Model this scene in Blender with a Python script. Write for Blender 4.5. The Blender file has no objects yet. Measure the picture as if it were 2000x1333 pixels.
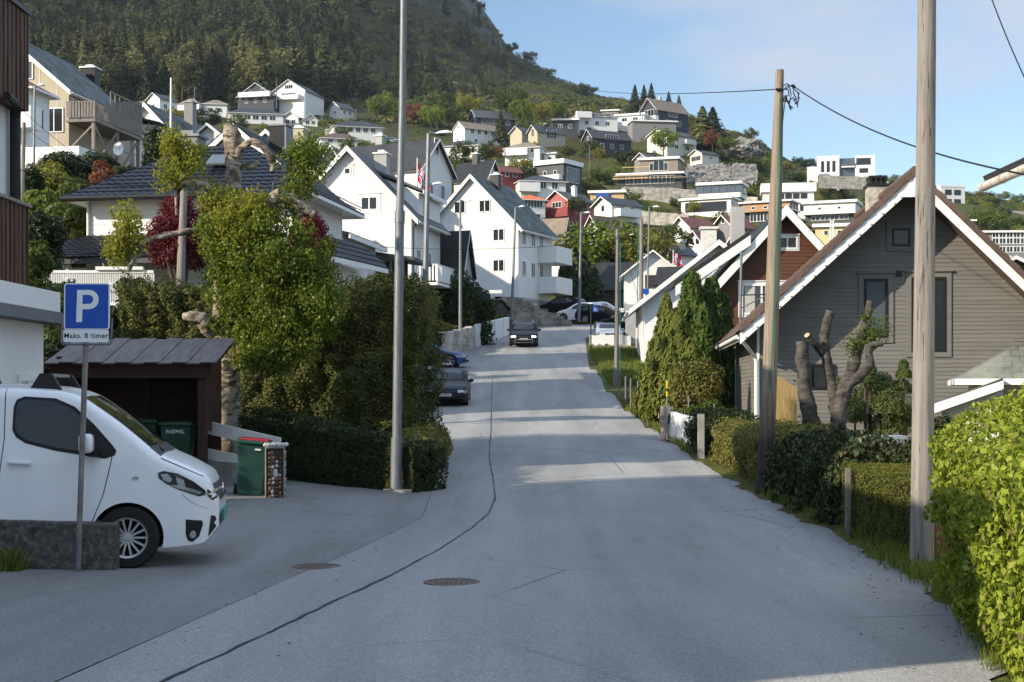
import bpy, bmesh, math, random
import numpy as np
from mathutils import Vector, Matrix
from mathutils.bvhtree import BVHTree
R = math.radians
random.seed(7); rng = np.random.default_rng(7)
SC = bpy.context.scene; COL = SC.collection
F = 2800.0; HZ = 760.0            # focal length and horizon row measured on the photograph (pixels of 2000 x 1333)

# ------------------------------------------------------------------ camera, sky, sun, exposure
cam = bpy.data.objects.new('camera', bpy.data.cameras.new('camera')); COL.objects.link(cam); SC.camera = cam
cam.location = (0, 0, 0); cam.rotation_euler = (R(90), 0, 0)
cam.data.sensor_width = 36; cam.data.lens = 36 * F / 2000; cam.data.shift_y = (HZ - 666.5) / 2000
cam.data.clip_start = .1; cam.data.clip_end = 9000
SUN_E = R(23); SUN_PHI = R(30)    # low sun from the left and a little behind
to_sun = Vector((-math.cos(SUN_PHI) * math.cos(SUN_E), -math.sin(SUN_PHI) * math.cos(SUN_E), math.sin(SUN_E)))
sun = bpy.data.objects.new('sun', bpy.data.lights.new('sun', 'SUN')); COL.objects.link(sun)
sun.data.energy = 5.0; sun.data.angle = R(.5); sun.data.color = (1, .87, .68)
sun.rotation_euler = (-to_sun).to_track_quat('-Z', 'Y').to_euler()
W = bpy.data.worlds.new('World'); SC.world = W; W.use_nodes = True
wn = W.node_tree.nodes; wl = W.node_tree.links
sky = wn.new('ShaderNodeTexSky'); sky.sky_type = 'NISHITA'; sky.sun_disc = False
sky.sun_elevation = SUN_E; sky.sun_rotation = math.atan2(to_sun.x, to_sun.y)
sky.air_density = 1.0; sky.dust_density = 0.1; sky.ozone_density = 2.0
bg = wn['Background']; bg.inputs[1].default_value = .118
tc = wn.new('ShaderNodeTexCoord'); mp = wn.new('ShaderNodeMapping'); mp.inputs[3].default_value = (2.2, 2.2, 7.5); mp.inputs[1].default_value = (.36, 0, .22)
wl.new(tc.outputs['Generated'], mp.inputs[0])
cn = wn.new('ShaderNodeTexNoise'); cn.inputs['Scale'].default_value = 1.25; cn.inputs['Detail'].default_value = 7; cn.inputs['Roughness'].default_value = .52
wl.new(mp.outputs[0], cn.inputs['Vector'])
cr = wn.new('ShaderNodeValToRGB'); cr.color_ramp.elements[0].position = .45; cr.color_ramp.elements[1].position = .6
cr.color_ramp.elements[1].color = (.8, .8, .8, 1)
wl.new(cn.outputs[0], cr.inputs[0])
cm = wn.new('ShaderNodeMixRGB'); cm.inputs[2].default_value = (3.9, 4.15, 4.8, 1)
wl.new(cr.outputs[0], cm.inputs[0]); wl.new(sky.outputs[0], cm.inputs[1])
# unseen bright cloud added overhead to lift the shade; thin lilac veils low down
sx = wn.new('ShaderNodeSeparateXYZ'); wl.new(tc.outputs['Generated'], sx.inputs[0])
hr = wn.new('ShaderNodeMapRange'); hr.inputs[1].default_value = .33; hr.inputs[2].default_value = .6; wl.new(sx.outputs[2], hr.inputs[0])
hn = wn.new('ShaderNodeTexNoise'); hn.inputs['Scale'].default_value = 2.6; hn.inputs['Detail'].default_value = 5; wl.new(tc.outputs['Generated'], hn.inputs['Vector'])
hc = wn.new('ShaderNodeValToRGB'); hc.color_ramp.elements[0].position = .36; hc.color_ramp.elements[1].position = .56; wl.new(hn.outputs[0], hc.inputs[0])
hm = wn.new('ShaderNodeMath'); hm.operation = 'MULTIPLY'; wl.new(hr.outputs[0], hm.inputs[0]); wl.new(hc.outputs[0], hm.inputs[1])
cm2 = wn.new('ShaderNodeMixRGB'); cm2.inputs[2].default_value = (6.3, 8.0, 10.5, 1); wl.new(hm.outputs[0], cm2.inputs[0]); wl.new(cm.outputs[0], cm2.inputs[1]); wl.new(cm2.outputs[0], bg.inputs[0])
SC.view_settings.view_transform = 'Standard'; SC.view_settings.look = 'None'
SC.view_settings.exposure = .53; SC.view_settings.gamma = 1
SC.render.engine = 'CYCLES'; SC.cycles.use_denoising = True
SC.cycles.max_bounces = 6; SC.cycles.diffuse_bounces = 3; SC.cycles.glossy_bounces = 3; SC.cycles.transparent_max_bounces = 6

# ------------------------------------------------------------------ helpers
def P(px, py, Y): return Vector(((px - 1000) * Y / F, Y, (HZ - py) * Y / F))
def PX(px, Y): return (px - 1000) * Y / F
def PZ(py, Y): return (HZ - py) * Y / F

def tag(o, label=None, cat=None, group=None, kind=None):
    if label: o['label'] = label
    if cat: o['category'] = cat
    if group: o['group'] = group
    if kind: o['kind'] = kind
    return o
def thing(name, label, cat, loc=(0, 0, 0), rz=0, group=None):
    o = bpy.data.objects.new(name, None); COL.objects.link(o); o.empty_display_size = .2
    o.location = loc; o.rotation_euler = (0, 0, rz)
    return tag(o, label, cat, group)
def link(name, me, parent=None, loc=None, rz=0):
    o = bpy.data.objects.new(name, me); COL.objects.link(o)
    if parent: o.parent = parent
    if loc is not None: o.location = loc
    if rz: o.rotation_euler = (0, 0, rz)
    return o
def dup(root, loc, rz=0, label=None, scale=None):
    r = root.copy(); COL.objects.link(r); r.location = loc; r.rotation_euler = (0, 0, rz)
    if label: r['label'] = label
    if scale: r.scale = scale
    for ch in list(root.children):
        c = ch.copy(); COL.objects.link(c); c.parent = r
        for g in list(ch.children):
            d = g.copy(); COL.objects.link(d); d.parent = c
    return r

def np_mesh(name, V, Fq, mats, mi=None, smooth=False):
    V = np.asarray(V, np.float32); Fq = np.asarray(Fq, np.int32); k = Fq.shape[1]
    me = bpy.data.meshes.new(name); me.vertices.add(len(V)); me.vertices.foreach_set('co', V.ravel())
    me.loops.add(Fq.size); me.loops.foreach_set('vertex_index', Fq.ravel())
    me.polygons.add(len(Fq)); me.polygons.foreach_set('loop_start', np.arange(0, Fq.size, k, dtype=np.int32))
    for m in (mats if isinstance(mats, (list, tuple)) else [mats]): me.materials.append(m)
    if mi is not None: me.polygons.foreach_set('material_index', np.asarray(mi, np.int32))
    me.polygons.foreach_set('use_smooth', np.full(len(Fq), smooth))
    me.update(calc_edges=True); me.validate(); return me

class MB:
    def __init__(s): s.v = []; s.f = []; s.mi = []
    def add(s, vs, fs, m=0):
        b = len(s.v); s.v += [tuple(x) for x in vs]; s.f += [tuple(i + b for i in q) for q in fs]; s.mi += [m] * len(fs); return s
    def box(s, x0, x1, y0, y1, z0, z1, m=0):
        return s.add([(x0,y0,z0),(x1,y0,z0),(x1,y1,z0),(x0,y1,z0),(x0,y0,z1),(x1,y0,z1),(x1,y1,z1),(x0,y1,z1)],
                     [(0,3,2,1),(4,5,6,7),(0,1,5,4),(1,2,6,5),(2,3,7,6),(3,0,4,7)], m)
    def bar(s, a, b, w, h, m=0, up=(0, 0, 1)):        # box beam from a to b
        a = Vector(a); b = Vector(b); d = (b - a).normalized(); u = Vector(up)
        r = d.cross(u)
        if r.length < 1e-4: r = d.cross(Vector((1, 0, 0)))
        r.normalize(); u = r.cross(d); r *= w / 2; u *= h / 2
        vs = [p + sx * r + sy * u for p in (a, b) for sx, sy in ((-1,-1),(1,-1),(1,1),(-1,1))]
        return s.add(vs, [(3,2,1,0),(4,5,6,7),(0,1,5,4),(1,2,6,5),(2,3,7,6),(3,0,4,7)], m)
    def prism(s, poly, vec, m=0):                     # extrude a planar polygon
        n = len(poly); vec = Vector(vec); vs = [Vector(p) for p in poly]; vs += [p + vec for p in vs]
        fs = [tuple(range(n))[::-1], tuple(range(n, 2 * n))] + [(i, (i + 1) % n, (i + 1) % n + n, i + n) for i in range(n)]
        return s.add(vs, fs, m)
    def poly(s, pts, m=0): return s.add(pts, [tuple(range(len(pts)))], m)
    def tube(s, pts, rad, n=8, m=0, cap=True):
        pts = [Vector(p) for p in pts]; k = len(pts)
        if not hasattr(rad, '__len__'): rad = [rad] * k
        vs = []; prev = None
        for i, p in enumerate(pts):
            d = (pts[min(i + 1, k - 1)] - pts[max(i - 1, 0)]).normalized()
            if prev is None:
                a = d.cross(Vector((0, 0, 1)))
                if a.length < .05: a = d.cross(Vector((0, 1, 0)))
            else: a = prev - d * prev.dot(d)
            a.normalize(); prev = a; b = d.cross(a)
            vs += [p + rad[i] * (math.cos(2 * math.pi * j / n) * a + math.sin(2 * math.pi * j / n) * b) for j in range(n)]
        fs = [(i*n + j, i*n + (j+1) % n, (i+1)*n + (j+1) % n, (i+1)*n + j) for i in range(k - 1) for j in range(n)]
        if cap: fs += [tuple(range(n))[::-1], tuple((k - 1) * n + j for j in range(n))]
        return s.add(vs, fs, m)
    def lathe(s, prof, c=(0, 0, 0), axis='z', n=24, m=0):   # prof: (radius, height)
        vs = []; c = Vector(c)
        for r, h in prof:
            for j in range(n):
                a = 2 * math.pi * j / n; x, y = r * math.cos(a), r * math.sin(a)
                vs.append(c + Vector({'z': (x, y, h), 'y': (x, h, y), 'x': (h, x, y)}[axis]))
        k = len(prof)
        return s.add(vs, [(i*n + j, i*n + (j+1) % n, (i+1)*n + (j+1) % n, (i+1)*n + j) for i in range(k - 1) for j in range(n)], m)
    def mesh(s, name, mats, smooth=False):
        me = bpy.data.meshes.new(name); me.from_pydata(s.v, [], s.f)
        for m in (mats if isinstance(mats, (list, tuple)) else [mats]): me.materials.append(m)
        me.polygons.foreach_set('material_index', s.mi)
        if smooth:
            me.polygons.foreach_set('use_smooth', [True] * len(s.f)); me.set_sharp_from_angle(angle=R(38))
        me.update(); return me
    def build(s, name, mats, parent=None, smooth=False, fix=False, bevel=0, loc=None, rz=0):
        me = s.mesh(name, mats, smooth)
        if fix or bevel:
            bm = bmesh.new(); bm.from_mesh(me)
            if fix: bmesh.ops.recalc_face_normals(bm, faces=bm.faces)
            if bevel: bmesh.ops.bevel(bm, geom=bm.edges[:], offset=bevel, segments=2, affect='EDGES', profile=.6)
            bm.to_mesh(me); bm.free()
        return link(name, me, parent, loc, rz)

# ------------------------------------------------------------------ materials
def lin(c):                       # sRGB 0-255 -> linear
    return tuple(((x / 255) / 12.92 if x / 255 <= .04045 else ((x / 255 + .055) / 1.055) ** 2.4) for x in c)
class NT:
    def __init__(s, name):
        s.m = bpy.data.materials.new(name); s.m.use_nodes = True; s.t = s.m.node_tree; s.b = s.t.nodes['Principled BSDF']
        s.tc = s.t.nodes.new('ShaderNodeTexCoord')
    def n(s, typ, **k):
        nd = s.t.nodes.new('ShaderNode' + typ)
        for a, v in k.items(): setattr(nd, a, v)
        return nd
    def put(s, sock, v):
        if hasattr(v, 'is_output'): s.t.links.new(v, sock)
        elif v is not None:
            if sock.type == 'RGBA' and hasattr(v, '__len__') and len(v) == 3: v = (*v, 1)
            sock.default_value = v
    def map(s, scale, coord='Object', rot=(0, 0, 0), loc=(0, 0, 0)):
        m = s.n('Mapping'); s.put(m.inputs[0], s.tc.outputs[coord]); m.inputs[3].default_value = scale; m.inputs[2].default_value = rot; m.inputs[1].default_value = loc; return m.outputs[0]
    def noise(s, scale, detail=4, rough=.6, vec=None, dist=0):
        x = s.n('TexNoise'); s.put(x.inputs['Vector'], vec if vec is not None else s.tc.outputs['Object']); x.inputs['Scale'].default_value = scale
        x.inputs['Detail'].default_value = detail; x.inputs['Roughness'].default_value = rough; x.inputs['Distortion'].default_value = dist; return x.outputs[0]
    def ramp(s, fac, stops):
        r = s.n('ValToRGB'); e = r.color_ramp.elements
        while len(e) < len(stops): e.new(.5)
        for el, (p, c) in zip(e, stops): el.position = p; el.color = (*c, 1) if hasattr(c, '__len__') else (c, c, c, 1)
        s.put(r.inputs[0], fac); return r.outputs[0]
    def mix(s, f, a, b, mode='MIX'):
        x = s.n('MixRGB', blend_type=mode); s.put(x.inputs[0], f); s.put(x.inputs[1], a); s.put(x.inputs[2], b); return x.outputs[0]
    def math(s, op, a, b=0.0):
        x = s.n('Math', operation=op); s.put(x.inputs[0], a); s.put(x.inputs[1], b); return x.outputs[0]
    def bump(s, h, strength=.3, dist=.02):
        x = s.n('Bump'); x.inputs['Strength'].default_value = strength; x.inputs['Distance'].default_value = dist
        s.put(x.inputs['Height'], h); s.put(s.b.inputs['Normal'], x.outputs[0])
    def out(s, col, rough=.7, spec=.3, metal=0, coat=0):
        s.put(s.b.inputs['Base Color'], col); s.put(s.b.inputs['Roughness'], rough); s.b.inputs['Specular IOR Level'].default_value = spec
        s.b.inputs['Metallic'].default_value = metal; s.b.inputs['Coat Weight'].default_value = coat; s.b.inputs['Coat Roughness'].default_value = .04; return s.m
def M(name, col, rough=.6, var=.12, scale=3, bump=0, bscale=40, spec=.3, metal=0, coat=0, stretch=(1, 1, 1), dirt=None, dscale=1.2, damt=.5):
    t = NT(name); v = t.map(stretch); f = t.noise(scale, 5, .6, v)
    c = t.ramp(f, [(.3, tuple(x * (1 - var) for x in col)), (.7, tuple(min(1, x * (1 + var)) for x in col))])
    if dirt is not None:
        d = t.ramp(t.noise(dscale, 6, .65, t.map(stretch, loc=(3, 1, 2))), [(.48, 0), (.72, damt)]); c = t.mix(d, c, dirt)
    if bump: t.bump(t.noise(bscale, 4, .6, v), bump)
    return t.out(c, rough, spec, metal, coat)
def leafmat(name, cols, transl=.35, rough=.55, objvar=.25, spec=.25):
    t = NT(name); g = t.n('NewGeometry'); n = len(cols)
    c = t.ramp(g.outputs['Random Per Island'], [(i / max(1, n - 1), cl) for i, cl in enumerate(cols)])
    oi = t.n('ObjectInfo'); hv = t.n('HueSaturation'); t.put(hv.inputs['Color'], c)
    t.put(hv.inputs['Value'], t.math('ADD', t.math('MULTIPLY', oi.outputs['Random'], objvar * 2), 1 - objvar))
    t.out(hv.outputs[0], rough, spec)
    tr = t.n('BsdfTranslucent'); t.put(tr.inputs[0], hv.outputs[0]); ms = t.n('MixShader'); ms.inputs[0].default_value = transl
    o = t.t.nodes['Material Output']; t.t.links.new(t.b.outputs[0], ms.inputs[1]); t.t.links.new(tr.outputs[0], ms.inputs[2]); t.t.links.new(ms.outputs[0], o.inputs[0])
    return t.m

MAT = {}
def white_paint(name, col=(.68, .68, .665)): return M(name, col, .5, .03, 2, 0, dirt=(.5, .49, .45), dscale=.9, damt=.16, spec=.3)
MAT['white'] = white_paint('white_paint'); MAT['offwhite'] = white_paint('offwhite_paint', (.7, .69, .64)); MAT['cream'] = white_paint('cream_paint', (.6, .57, .5))
MAT['trim'] = M('white_trim', (.72, .72, .71), .45, .02, 4)
MAT['render'] = M('white_render', (.68, .68, .67), .8, .05, 1.5, .25, 60, dirt=(.5, .49, .46), damt=.22)
MAT['greyrender'] = M('grey_render', (.34, .34, .34), .85, .1, 2, .2, 60)
MAT['grey_siding'] = M('grey_brown_siding', (.15, .143, .131), .6, .16, 2.5, .15, 30, stretch=(.25, .25, 6), dirt=(.23, .215, .195), damt=.4)
MAT['brown_siding'] = M('stained_brown_siding', (.085, .033, .016), .65, .35, 4, .25, 50, stretch=(.3, .3, 5), dirt=(.15, .07, .04), dscale=3, damt=.6)
MAT['clad'] = M('brown_cladding', (.075, .033, .02), .65, .45, 5, .3, 40, stretch=(3, 3, .25), dirt=(.19, .12, .085), dscale=3, damt=.6)
MAT['darkwood'] = M('dark_stained_wood', (.04, .016, .01), .6, .35, 4, .25, 40, stretch=(.3, 2, 3))
MAT['shakes'] = M('weathered_grey_board', (.15, .13, .125), .7, .35, 3, .3, 40, stretch=(6, .5, 2), dirt=(.22, .2, .2), damt=.6)
MAT['greywood'] = M('weathered_grey_wood', (.22, .19, .165), .8, .3, 5, .3, 50, stretch=(2, 2, .4))
MAT['newwood'] = M('pressure_treated_wood', (.34, .24, .1), .7, .2, 4, .2, 40, stretch=(3, 3, .3))
MAT['black'] = M('black_plastic', (.012, .012, .013), .5, .1)
MAT['blackmetal'] = M('black_metal', (.02, .02, .022), .4, .1, metal=.3)
MAT['galv'] = M('galvanised_steel', (.17, .185, .2), .5, .2, 8, .05, 40, metal=.45, stretch=(2, 2, .5), dirt=(.12, .125, .13), damt=.6)
MAT['rustpole'] = M('rusty_grey_post', (.22, .2, .18), .6, .2, 8, .1, 40, metal=.3, dirt=(.1, .06, .04), dscale=5, damt=.7)
MAT['concrete'] = M('concrete', (.3, .29, .27), .9, .15, 2, .3, 50, dirt=(.13, .125, .115), dscale=2, damt=.8)
MAT['oldconcrete'] = M('weathered_concrete', (.075, .072, .066), .95, .5, 9, .8, 45, dirt=(.22, .215, .2), dscale=14, damt=.9)
MAT['glass'] = M('dark_window_glass', (.018, .021, .025), .06, .2, .5, spec=.6)
MAT['glass2'] = M('sky_window_glass', (.06, .075, .09), .05, .3, .6, spec=.9)
MAT['dark'] = M('near_black_wood', (.03, .03, .032), .7)  # even near-black tone for dark frames, caps and walls
MAT['darkgrey'] = M('dark_grey_paint', (.06, .065, .072), .6, .1)
MAT['midgrey'] = M('mid_grey_paint', (.2, .2, .2), .7, .1)
MAT['navy'] = M('blue_grey_paint', (.035, .042, .055), .6, .1)
MAT['beige'] = M('beige_panel', (.42, .37, .28), .7, .1, 1.5)
MAT['red'] = M('red_paint', (.22, .04, .038), .6, .1)
MAT['redwhite'] = M('faded_red_paint', (.34, .1, .1), .6, .1)
MAT['orangewall'] = M('orange_wood', (.36, .21, .11), .6, .1)
MAT['yellow'] = M('yellow_paint', (.6, .49, .28), .7, .06)
MAT['timber'] = M('raw_timber', (.5, .36, .2), .7, .15)
MAT['tarpblue'] = M('blue_tarp', (.04, .1, .35), .5, .15)
MAT['brick'] = None
def slate(name, c1, c2, sc=(3.2, 3.2, 3.2), rough=.5):
    t = NT(name); br = t.n('TexBrick'); t.put(br.inputs['Vector'], t.map(sc, 'UV'))
    br.inputs['Color1'].default_value = (*c1, 1); br.inputs['Color2'].default_value = (*c2, 1); br.inputs['Mortar'].default_value = (*[x * .55 for x in c1], 1)
    br.inputs['Scale'].default_value = 1; br.inputs['Mortar Size'].default_value = .025; br.inputs['Brick Width'].default_value = .8; br.inputs['Row Height'].default_value = .6
    c = t.mix(t.ramp(t.noise(1.1, 5, .6), [(.4, 0), (.66, .8)]), br.outputs[0], tuple(x * 1.5 for x in c2))
    t.bump(br.outputs['Fac'], .25, -.02); return t.out(c, rough, .2)
MAT['slate'] = slate('grey_slate', (.04, .05, .05), (.1, .115, .11), (2.2, 2.2, 2.2), .75)
MAT['slate_green'] = slate('greenish_slate', (.085, .09, .07), (.165, .165, .132), (2.6, 2.6, 2.6), .7)
MAT['bricks'] = slate('red_brown_brick', (.16, .07, .05), (.2, .1, .07), (9, 9, 9), .8)
def rooft(name, col, rough=.5, var=.25): return M(name, col, rough, var, 1.2, .15, 20, dirt=tuple(x * 1.7 for x in col), dscale=.6, damt=.4)
MAT['roof_black'] = rooft('black_roof_tile', (.02, .021, .024)); MAT['roof_dark'] = rooft('dark_roof_tile', (.035, .034, .034))
MAT['roof_blue'] = M('glazed_blue_roof_tile', (.007, .009, .016), .42, .3, 3, spec=.25)
MAT['roof_brown'] = rooft('brown_roof_tile', (.1, .066, .053), .65); MAT['roof_red'] = rooft('red_roof_tile', (.16, .055, .042), .6)
MAT['roof_orange'] = rooft('orange_roof_tile', (.55, .13, .04), .6); MAT['roof_tan'] = rooft('tan_roof', (.2, .16, .12), .7)
MAT['roof_grey'] = rooft('grey_roof', (.07, .075, .08), .6)
MAT['bark'] = M('brown_bark', (.07, .05, .035), .9, .4, 6, .6, 25, stretch=(1, 1, .3))
def birchbark():
    t = NT('birch_bark'); v = t.map((3, 3, 7.5)); f = t.noise(1.5, 6, .7, v); f2 = t.noise(1.1, 5, .7)
    c = t.mix(t.ramp(f, [(.42, 1), (.52, 0)]), t.ramp(f2, [(.3, (.24, .195, .145)), (.7, (.42, .37, .3))]), (.05, .04, .032))
    c = t.mix(t.ramp(t.noise(2.6, 4, .6), [(.5, 0), (.66, .9)]), c, (.12, .085, .055))
    t.bump(f, .4, .02); return t.out(c, .85, .2)
MAT['birch'] = birchbark()
MAT['darkbark'] = M('dark_grey_bark', (.05, .045, .04), .9, .6, 3, .9, 14, stretch=(1, 1, 2.4), dirt=(.2, .18, .16), dscale=6, damt=.5)
MAT['cut'] = M('sawn_branch_end', (.45, .3, .18), .8, .25, 9)
def polewood(name, c1, c2, dark):
    t = NT(name); v = t.map((9, 9, .35)); f = t.noise(2.2, 6, .65, v); c = t.ramp(f, [(.3, c2), (.55, c1), (.75, tuple(x * 1.2 for x in c1))])
    c = t.mix(t.ramp(t.noise(5, 4, .5, t.map((7, 7, .5), loc=(4, 4, 4))), [(.63, 0), (.67, .75)]), c, dark); t.bump(f, .5, .02); return t.out(c, .85, .2)
MAT['polewood'] = polewood('grey_pole_wood', (.24, .22, .2), (.115, .103, .093), (.04, .034, .03))
def tarpole():
    t = NT('tarred_pole_wood'); f = t.noise(2.2, 6, .65, t.map((9, 9, .35))); c = t.ramp(f, [(.3, (.12, .092, .068)), (.6, (.27, .225, .175))])
    sx = t.n('SeparateXYZ'); t.put(sx.inputs[0], t.tc.outputs['Object']); k = t.math('ADD', sx.outputs[2], t.math('MULTIPLY', t.noise(1.5, 3), 1.6))
    c = t.mix(t.ramp(t.math('MULTIPLY', k, .25), [(.45, 1), (.72, 0)]), c, t.ramp(f, [(.3, (.03, .024, .02)), (.7, (.075, .06, .05))])); t.bump(f, .5, .02); return t.out(c, .85, .2)
MAT['tarpole'] = tarpole()
L = leafmat
MAT['l_beech'] = L('beech_hedge_leaf', [(.08, .12, .012), (.25, .31, .03), (.16, .22, .015), (.33, .36, .06), (.22, .28, .02), (.17, .14, .05)], .35, .55, .1, .2)
MAT['l_birch'] = L('birch_leaf', [(.06, .1, .01), (.13, .17, .018), (.09, .14, .014), (.22, .22, .03)], .45, .4, .2)
MAT['l_birchtop'] = L('pale_birch_leaf', [(.16, .19, .02), (.28, .27, .035), (.2, .22, .02)], .5, .4, .1)  # paler yellow-green leaf, mostly for the upper and left clumps
MAT['l_maple'] = L('red_maple_leaf', [(.07, .008, .012), (.14, .014, .02), (.1, .01, .016), (.2, .025, .03)], .4, .45, .1)
MAT['l_yew'] = L('yew_needles', [(.034, .048, .01), (.07, .085, .018), (.048, .064, .013), (.11, .11, .022)], .2, .6, .1)
MAT['l_yewtip'] = L('golden_yew_tips', [(.13, .12, .02), (.2, .17, .03), (.09, .1, .02)], .3, .5, .1)
MAT['l_dark'] = L('dark_hedge_leaf', [(.018, .03, .01), (.035, .055, .014), (.026, .04, .012), (.055, .075, .02)], .25, .5, .1)
MAT['l_ivy'] = L('ivy_leaf', [(.02, .035, .014), (.045, .07, .022), (.03, .05, .016), (.09, .06, .025)], .25, .4, .1)
MAT['l_clip'] = L('clipped_yew', [(.07, .085, .012), (.15, .15, .025), (.1, .115, .016)], .25, .6, .1)
MAT['l_privet'] = L('privet_leaf', [(.09, .11, .018), (.17, .17, .03), (.12, .13, .02), (.24, .15, .07)], .3, .5, .1)
MAT['l_thuja'] = L('thuja_scale', [(.036, .07, .01), (.075, .12, .018), (.05, .09, .012), (.11, .15, .025)], .25, .6, .1)
MAT['l_golden'] = L('golden_conifer', [(.09, .12, .018), (.18, .19, .035), (.12, .145, .022)], .25, .6, .1)
MAT['l_pine'] = L('pine_needles', [(.05, .07, .014), (.1, .125, .025), (.07, .095, .02)], .25, .6, .1)
MAT['l_shrub'] = L('shrub_leaf', [(.04, .065, .012), (.09, .12, .02), (.06, .09, .014), (.15, .15, .03)], .35, .5, .3)
MAT['l_fresh'] = L('fresh_green_leaf', [(.07, .12, .015), (.14, .19, .025), (.1, .15, .02), (.2, .22, .04)], .4, .5, .35)
MAT['l_yellow'] = L('yellow_green_leaf', [(.14, .15, .02), (.24, .22, .035), (.18, .18, .025)], .4, .5, .2)
MAT['l_brownred'] = L('copper_leaf', [(.16, .055, .025), (.24, .09, .04), (.12, .04, .02)], .35, .5, .15)
MAT['l_spruce'] = L('spruce_needles', [(.025, .035, .012), (.05, .06, .02), (.034, .045, .014), (.075, .08, .03)], .2, .7, .5)
MAT['l_spruce2'] = L('lit_conifer_needles', [(.09, .095, .03), (.17, .165, .06), (.12, .125, .04)], .25, .7, .45)  # paler copy of the spruce needles, standing for sunlit trees
MAT['l_grass'] = L('grass_blade', [(.08, .12, .015), (.16, .2, .03), (.1, .15, .02), (.24, .23, .07)], .4, .5, .1)
MAT['core'] = M('dark_foliage_core', (.012, .013, .006), .95, .4, 6)  # near-black filler inside foliage, blocks the view through

# ------------------------------------------------------------------ leaf clouds
def unit(n):
    d = rng.normal(size=(n, 3)); return d / np.linalg.norm(d, axis=1)[:, None]
def waves(p, freq, k=6, seed=1):
    r = np.random.default_rng(seed); o = np.zeros(len(p))
    for _ in range(k): o += np.sin(p @ (r.normal(size=3) * freq) + r.uniform(0, 6.28))
    return o / math.sqrt(k)
def leaves(pts, size, nrm=None, spread=.7, aspect=.62, droop=0, fold=.25):
    n = len(pts); N = unit(n) * spread
    if nrm is not None: N = N + nrm
    else: N = unit(n)
    N /= np.linalg.norm(N, axis=1)[:, None] + 1e-9
    T = np.cross(N, unit(n)); 
    if droop: T[:, 2] -= droop
    T /= np.linalg.norm(T, axis=1)[:, None] + 1e-9
    B = np.cross(N, T); s = (np.asarray(size) * rng.uniform(.65, 1.25, n))[:, None]
    V = np.empty((n, 4, 3)); V[:, 0] = pts - T * s; V[:, 2] = pts + T * s; V[:, 1] = pts + B * s * aspect + N * s * fold; V[:, 3] = pts - B * s * aspect + N * s * fold
    return V.reshape(-1, 3), np.arange(4 * n).reshape(n, 4)
def cat(*parts):
    V = []; Q = []; mi = []; b = 0
    for v, q, m in parts: V.append(v); Q.append(q + b); mi.append(np.full(len(q), m)); b += len(v)
    return np.vstack(V), np.vstack(Q), np.concatenate(mi)
def blob(c, rad, n, shell=.55, amp=.18, freq=2.5, seed=3, zmin=-1.0):
    d = unit(n); d[:, 2] = np.where(d[:, 2] < zmin, zmin, d[:, 2]); w = 1 + amp * waves(d, freq, seed=seed)
    r = (shell + (1 - shell) * rng.uniform(0, 1, n) ** .6) * w
    return np.asarray(c) + d * r[:, None] * np.asarray(rad), d
def clumps(cs, r, n):
    cs = np.asarray(cs); i = rng.integers(0, len(cs), n); d = unit(n)
    return cs[i] + d * (rng.uniform(.2, 1, n) ** .5)[:, None] * np.asarray(r)[None, :] if hasattr(r, '__len__') else cs[i] + d * (rng.uniform(.2, 1, n) ** .5 * r)[:, None], d
def corebox(x0, x1, y0, y1, z0, z1):
    m = MB().box(x0, x1, y0, y1, z0, z1); return np.array(m.v), np.array(m.f)
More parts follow.
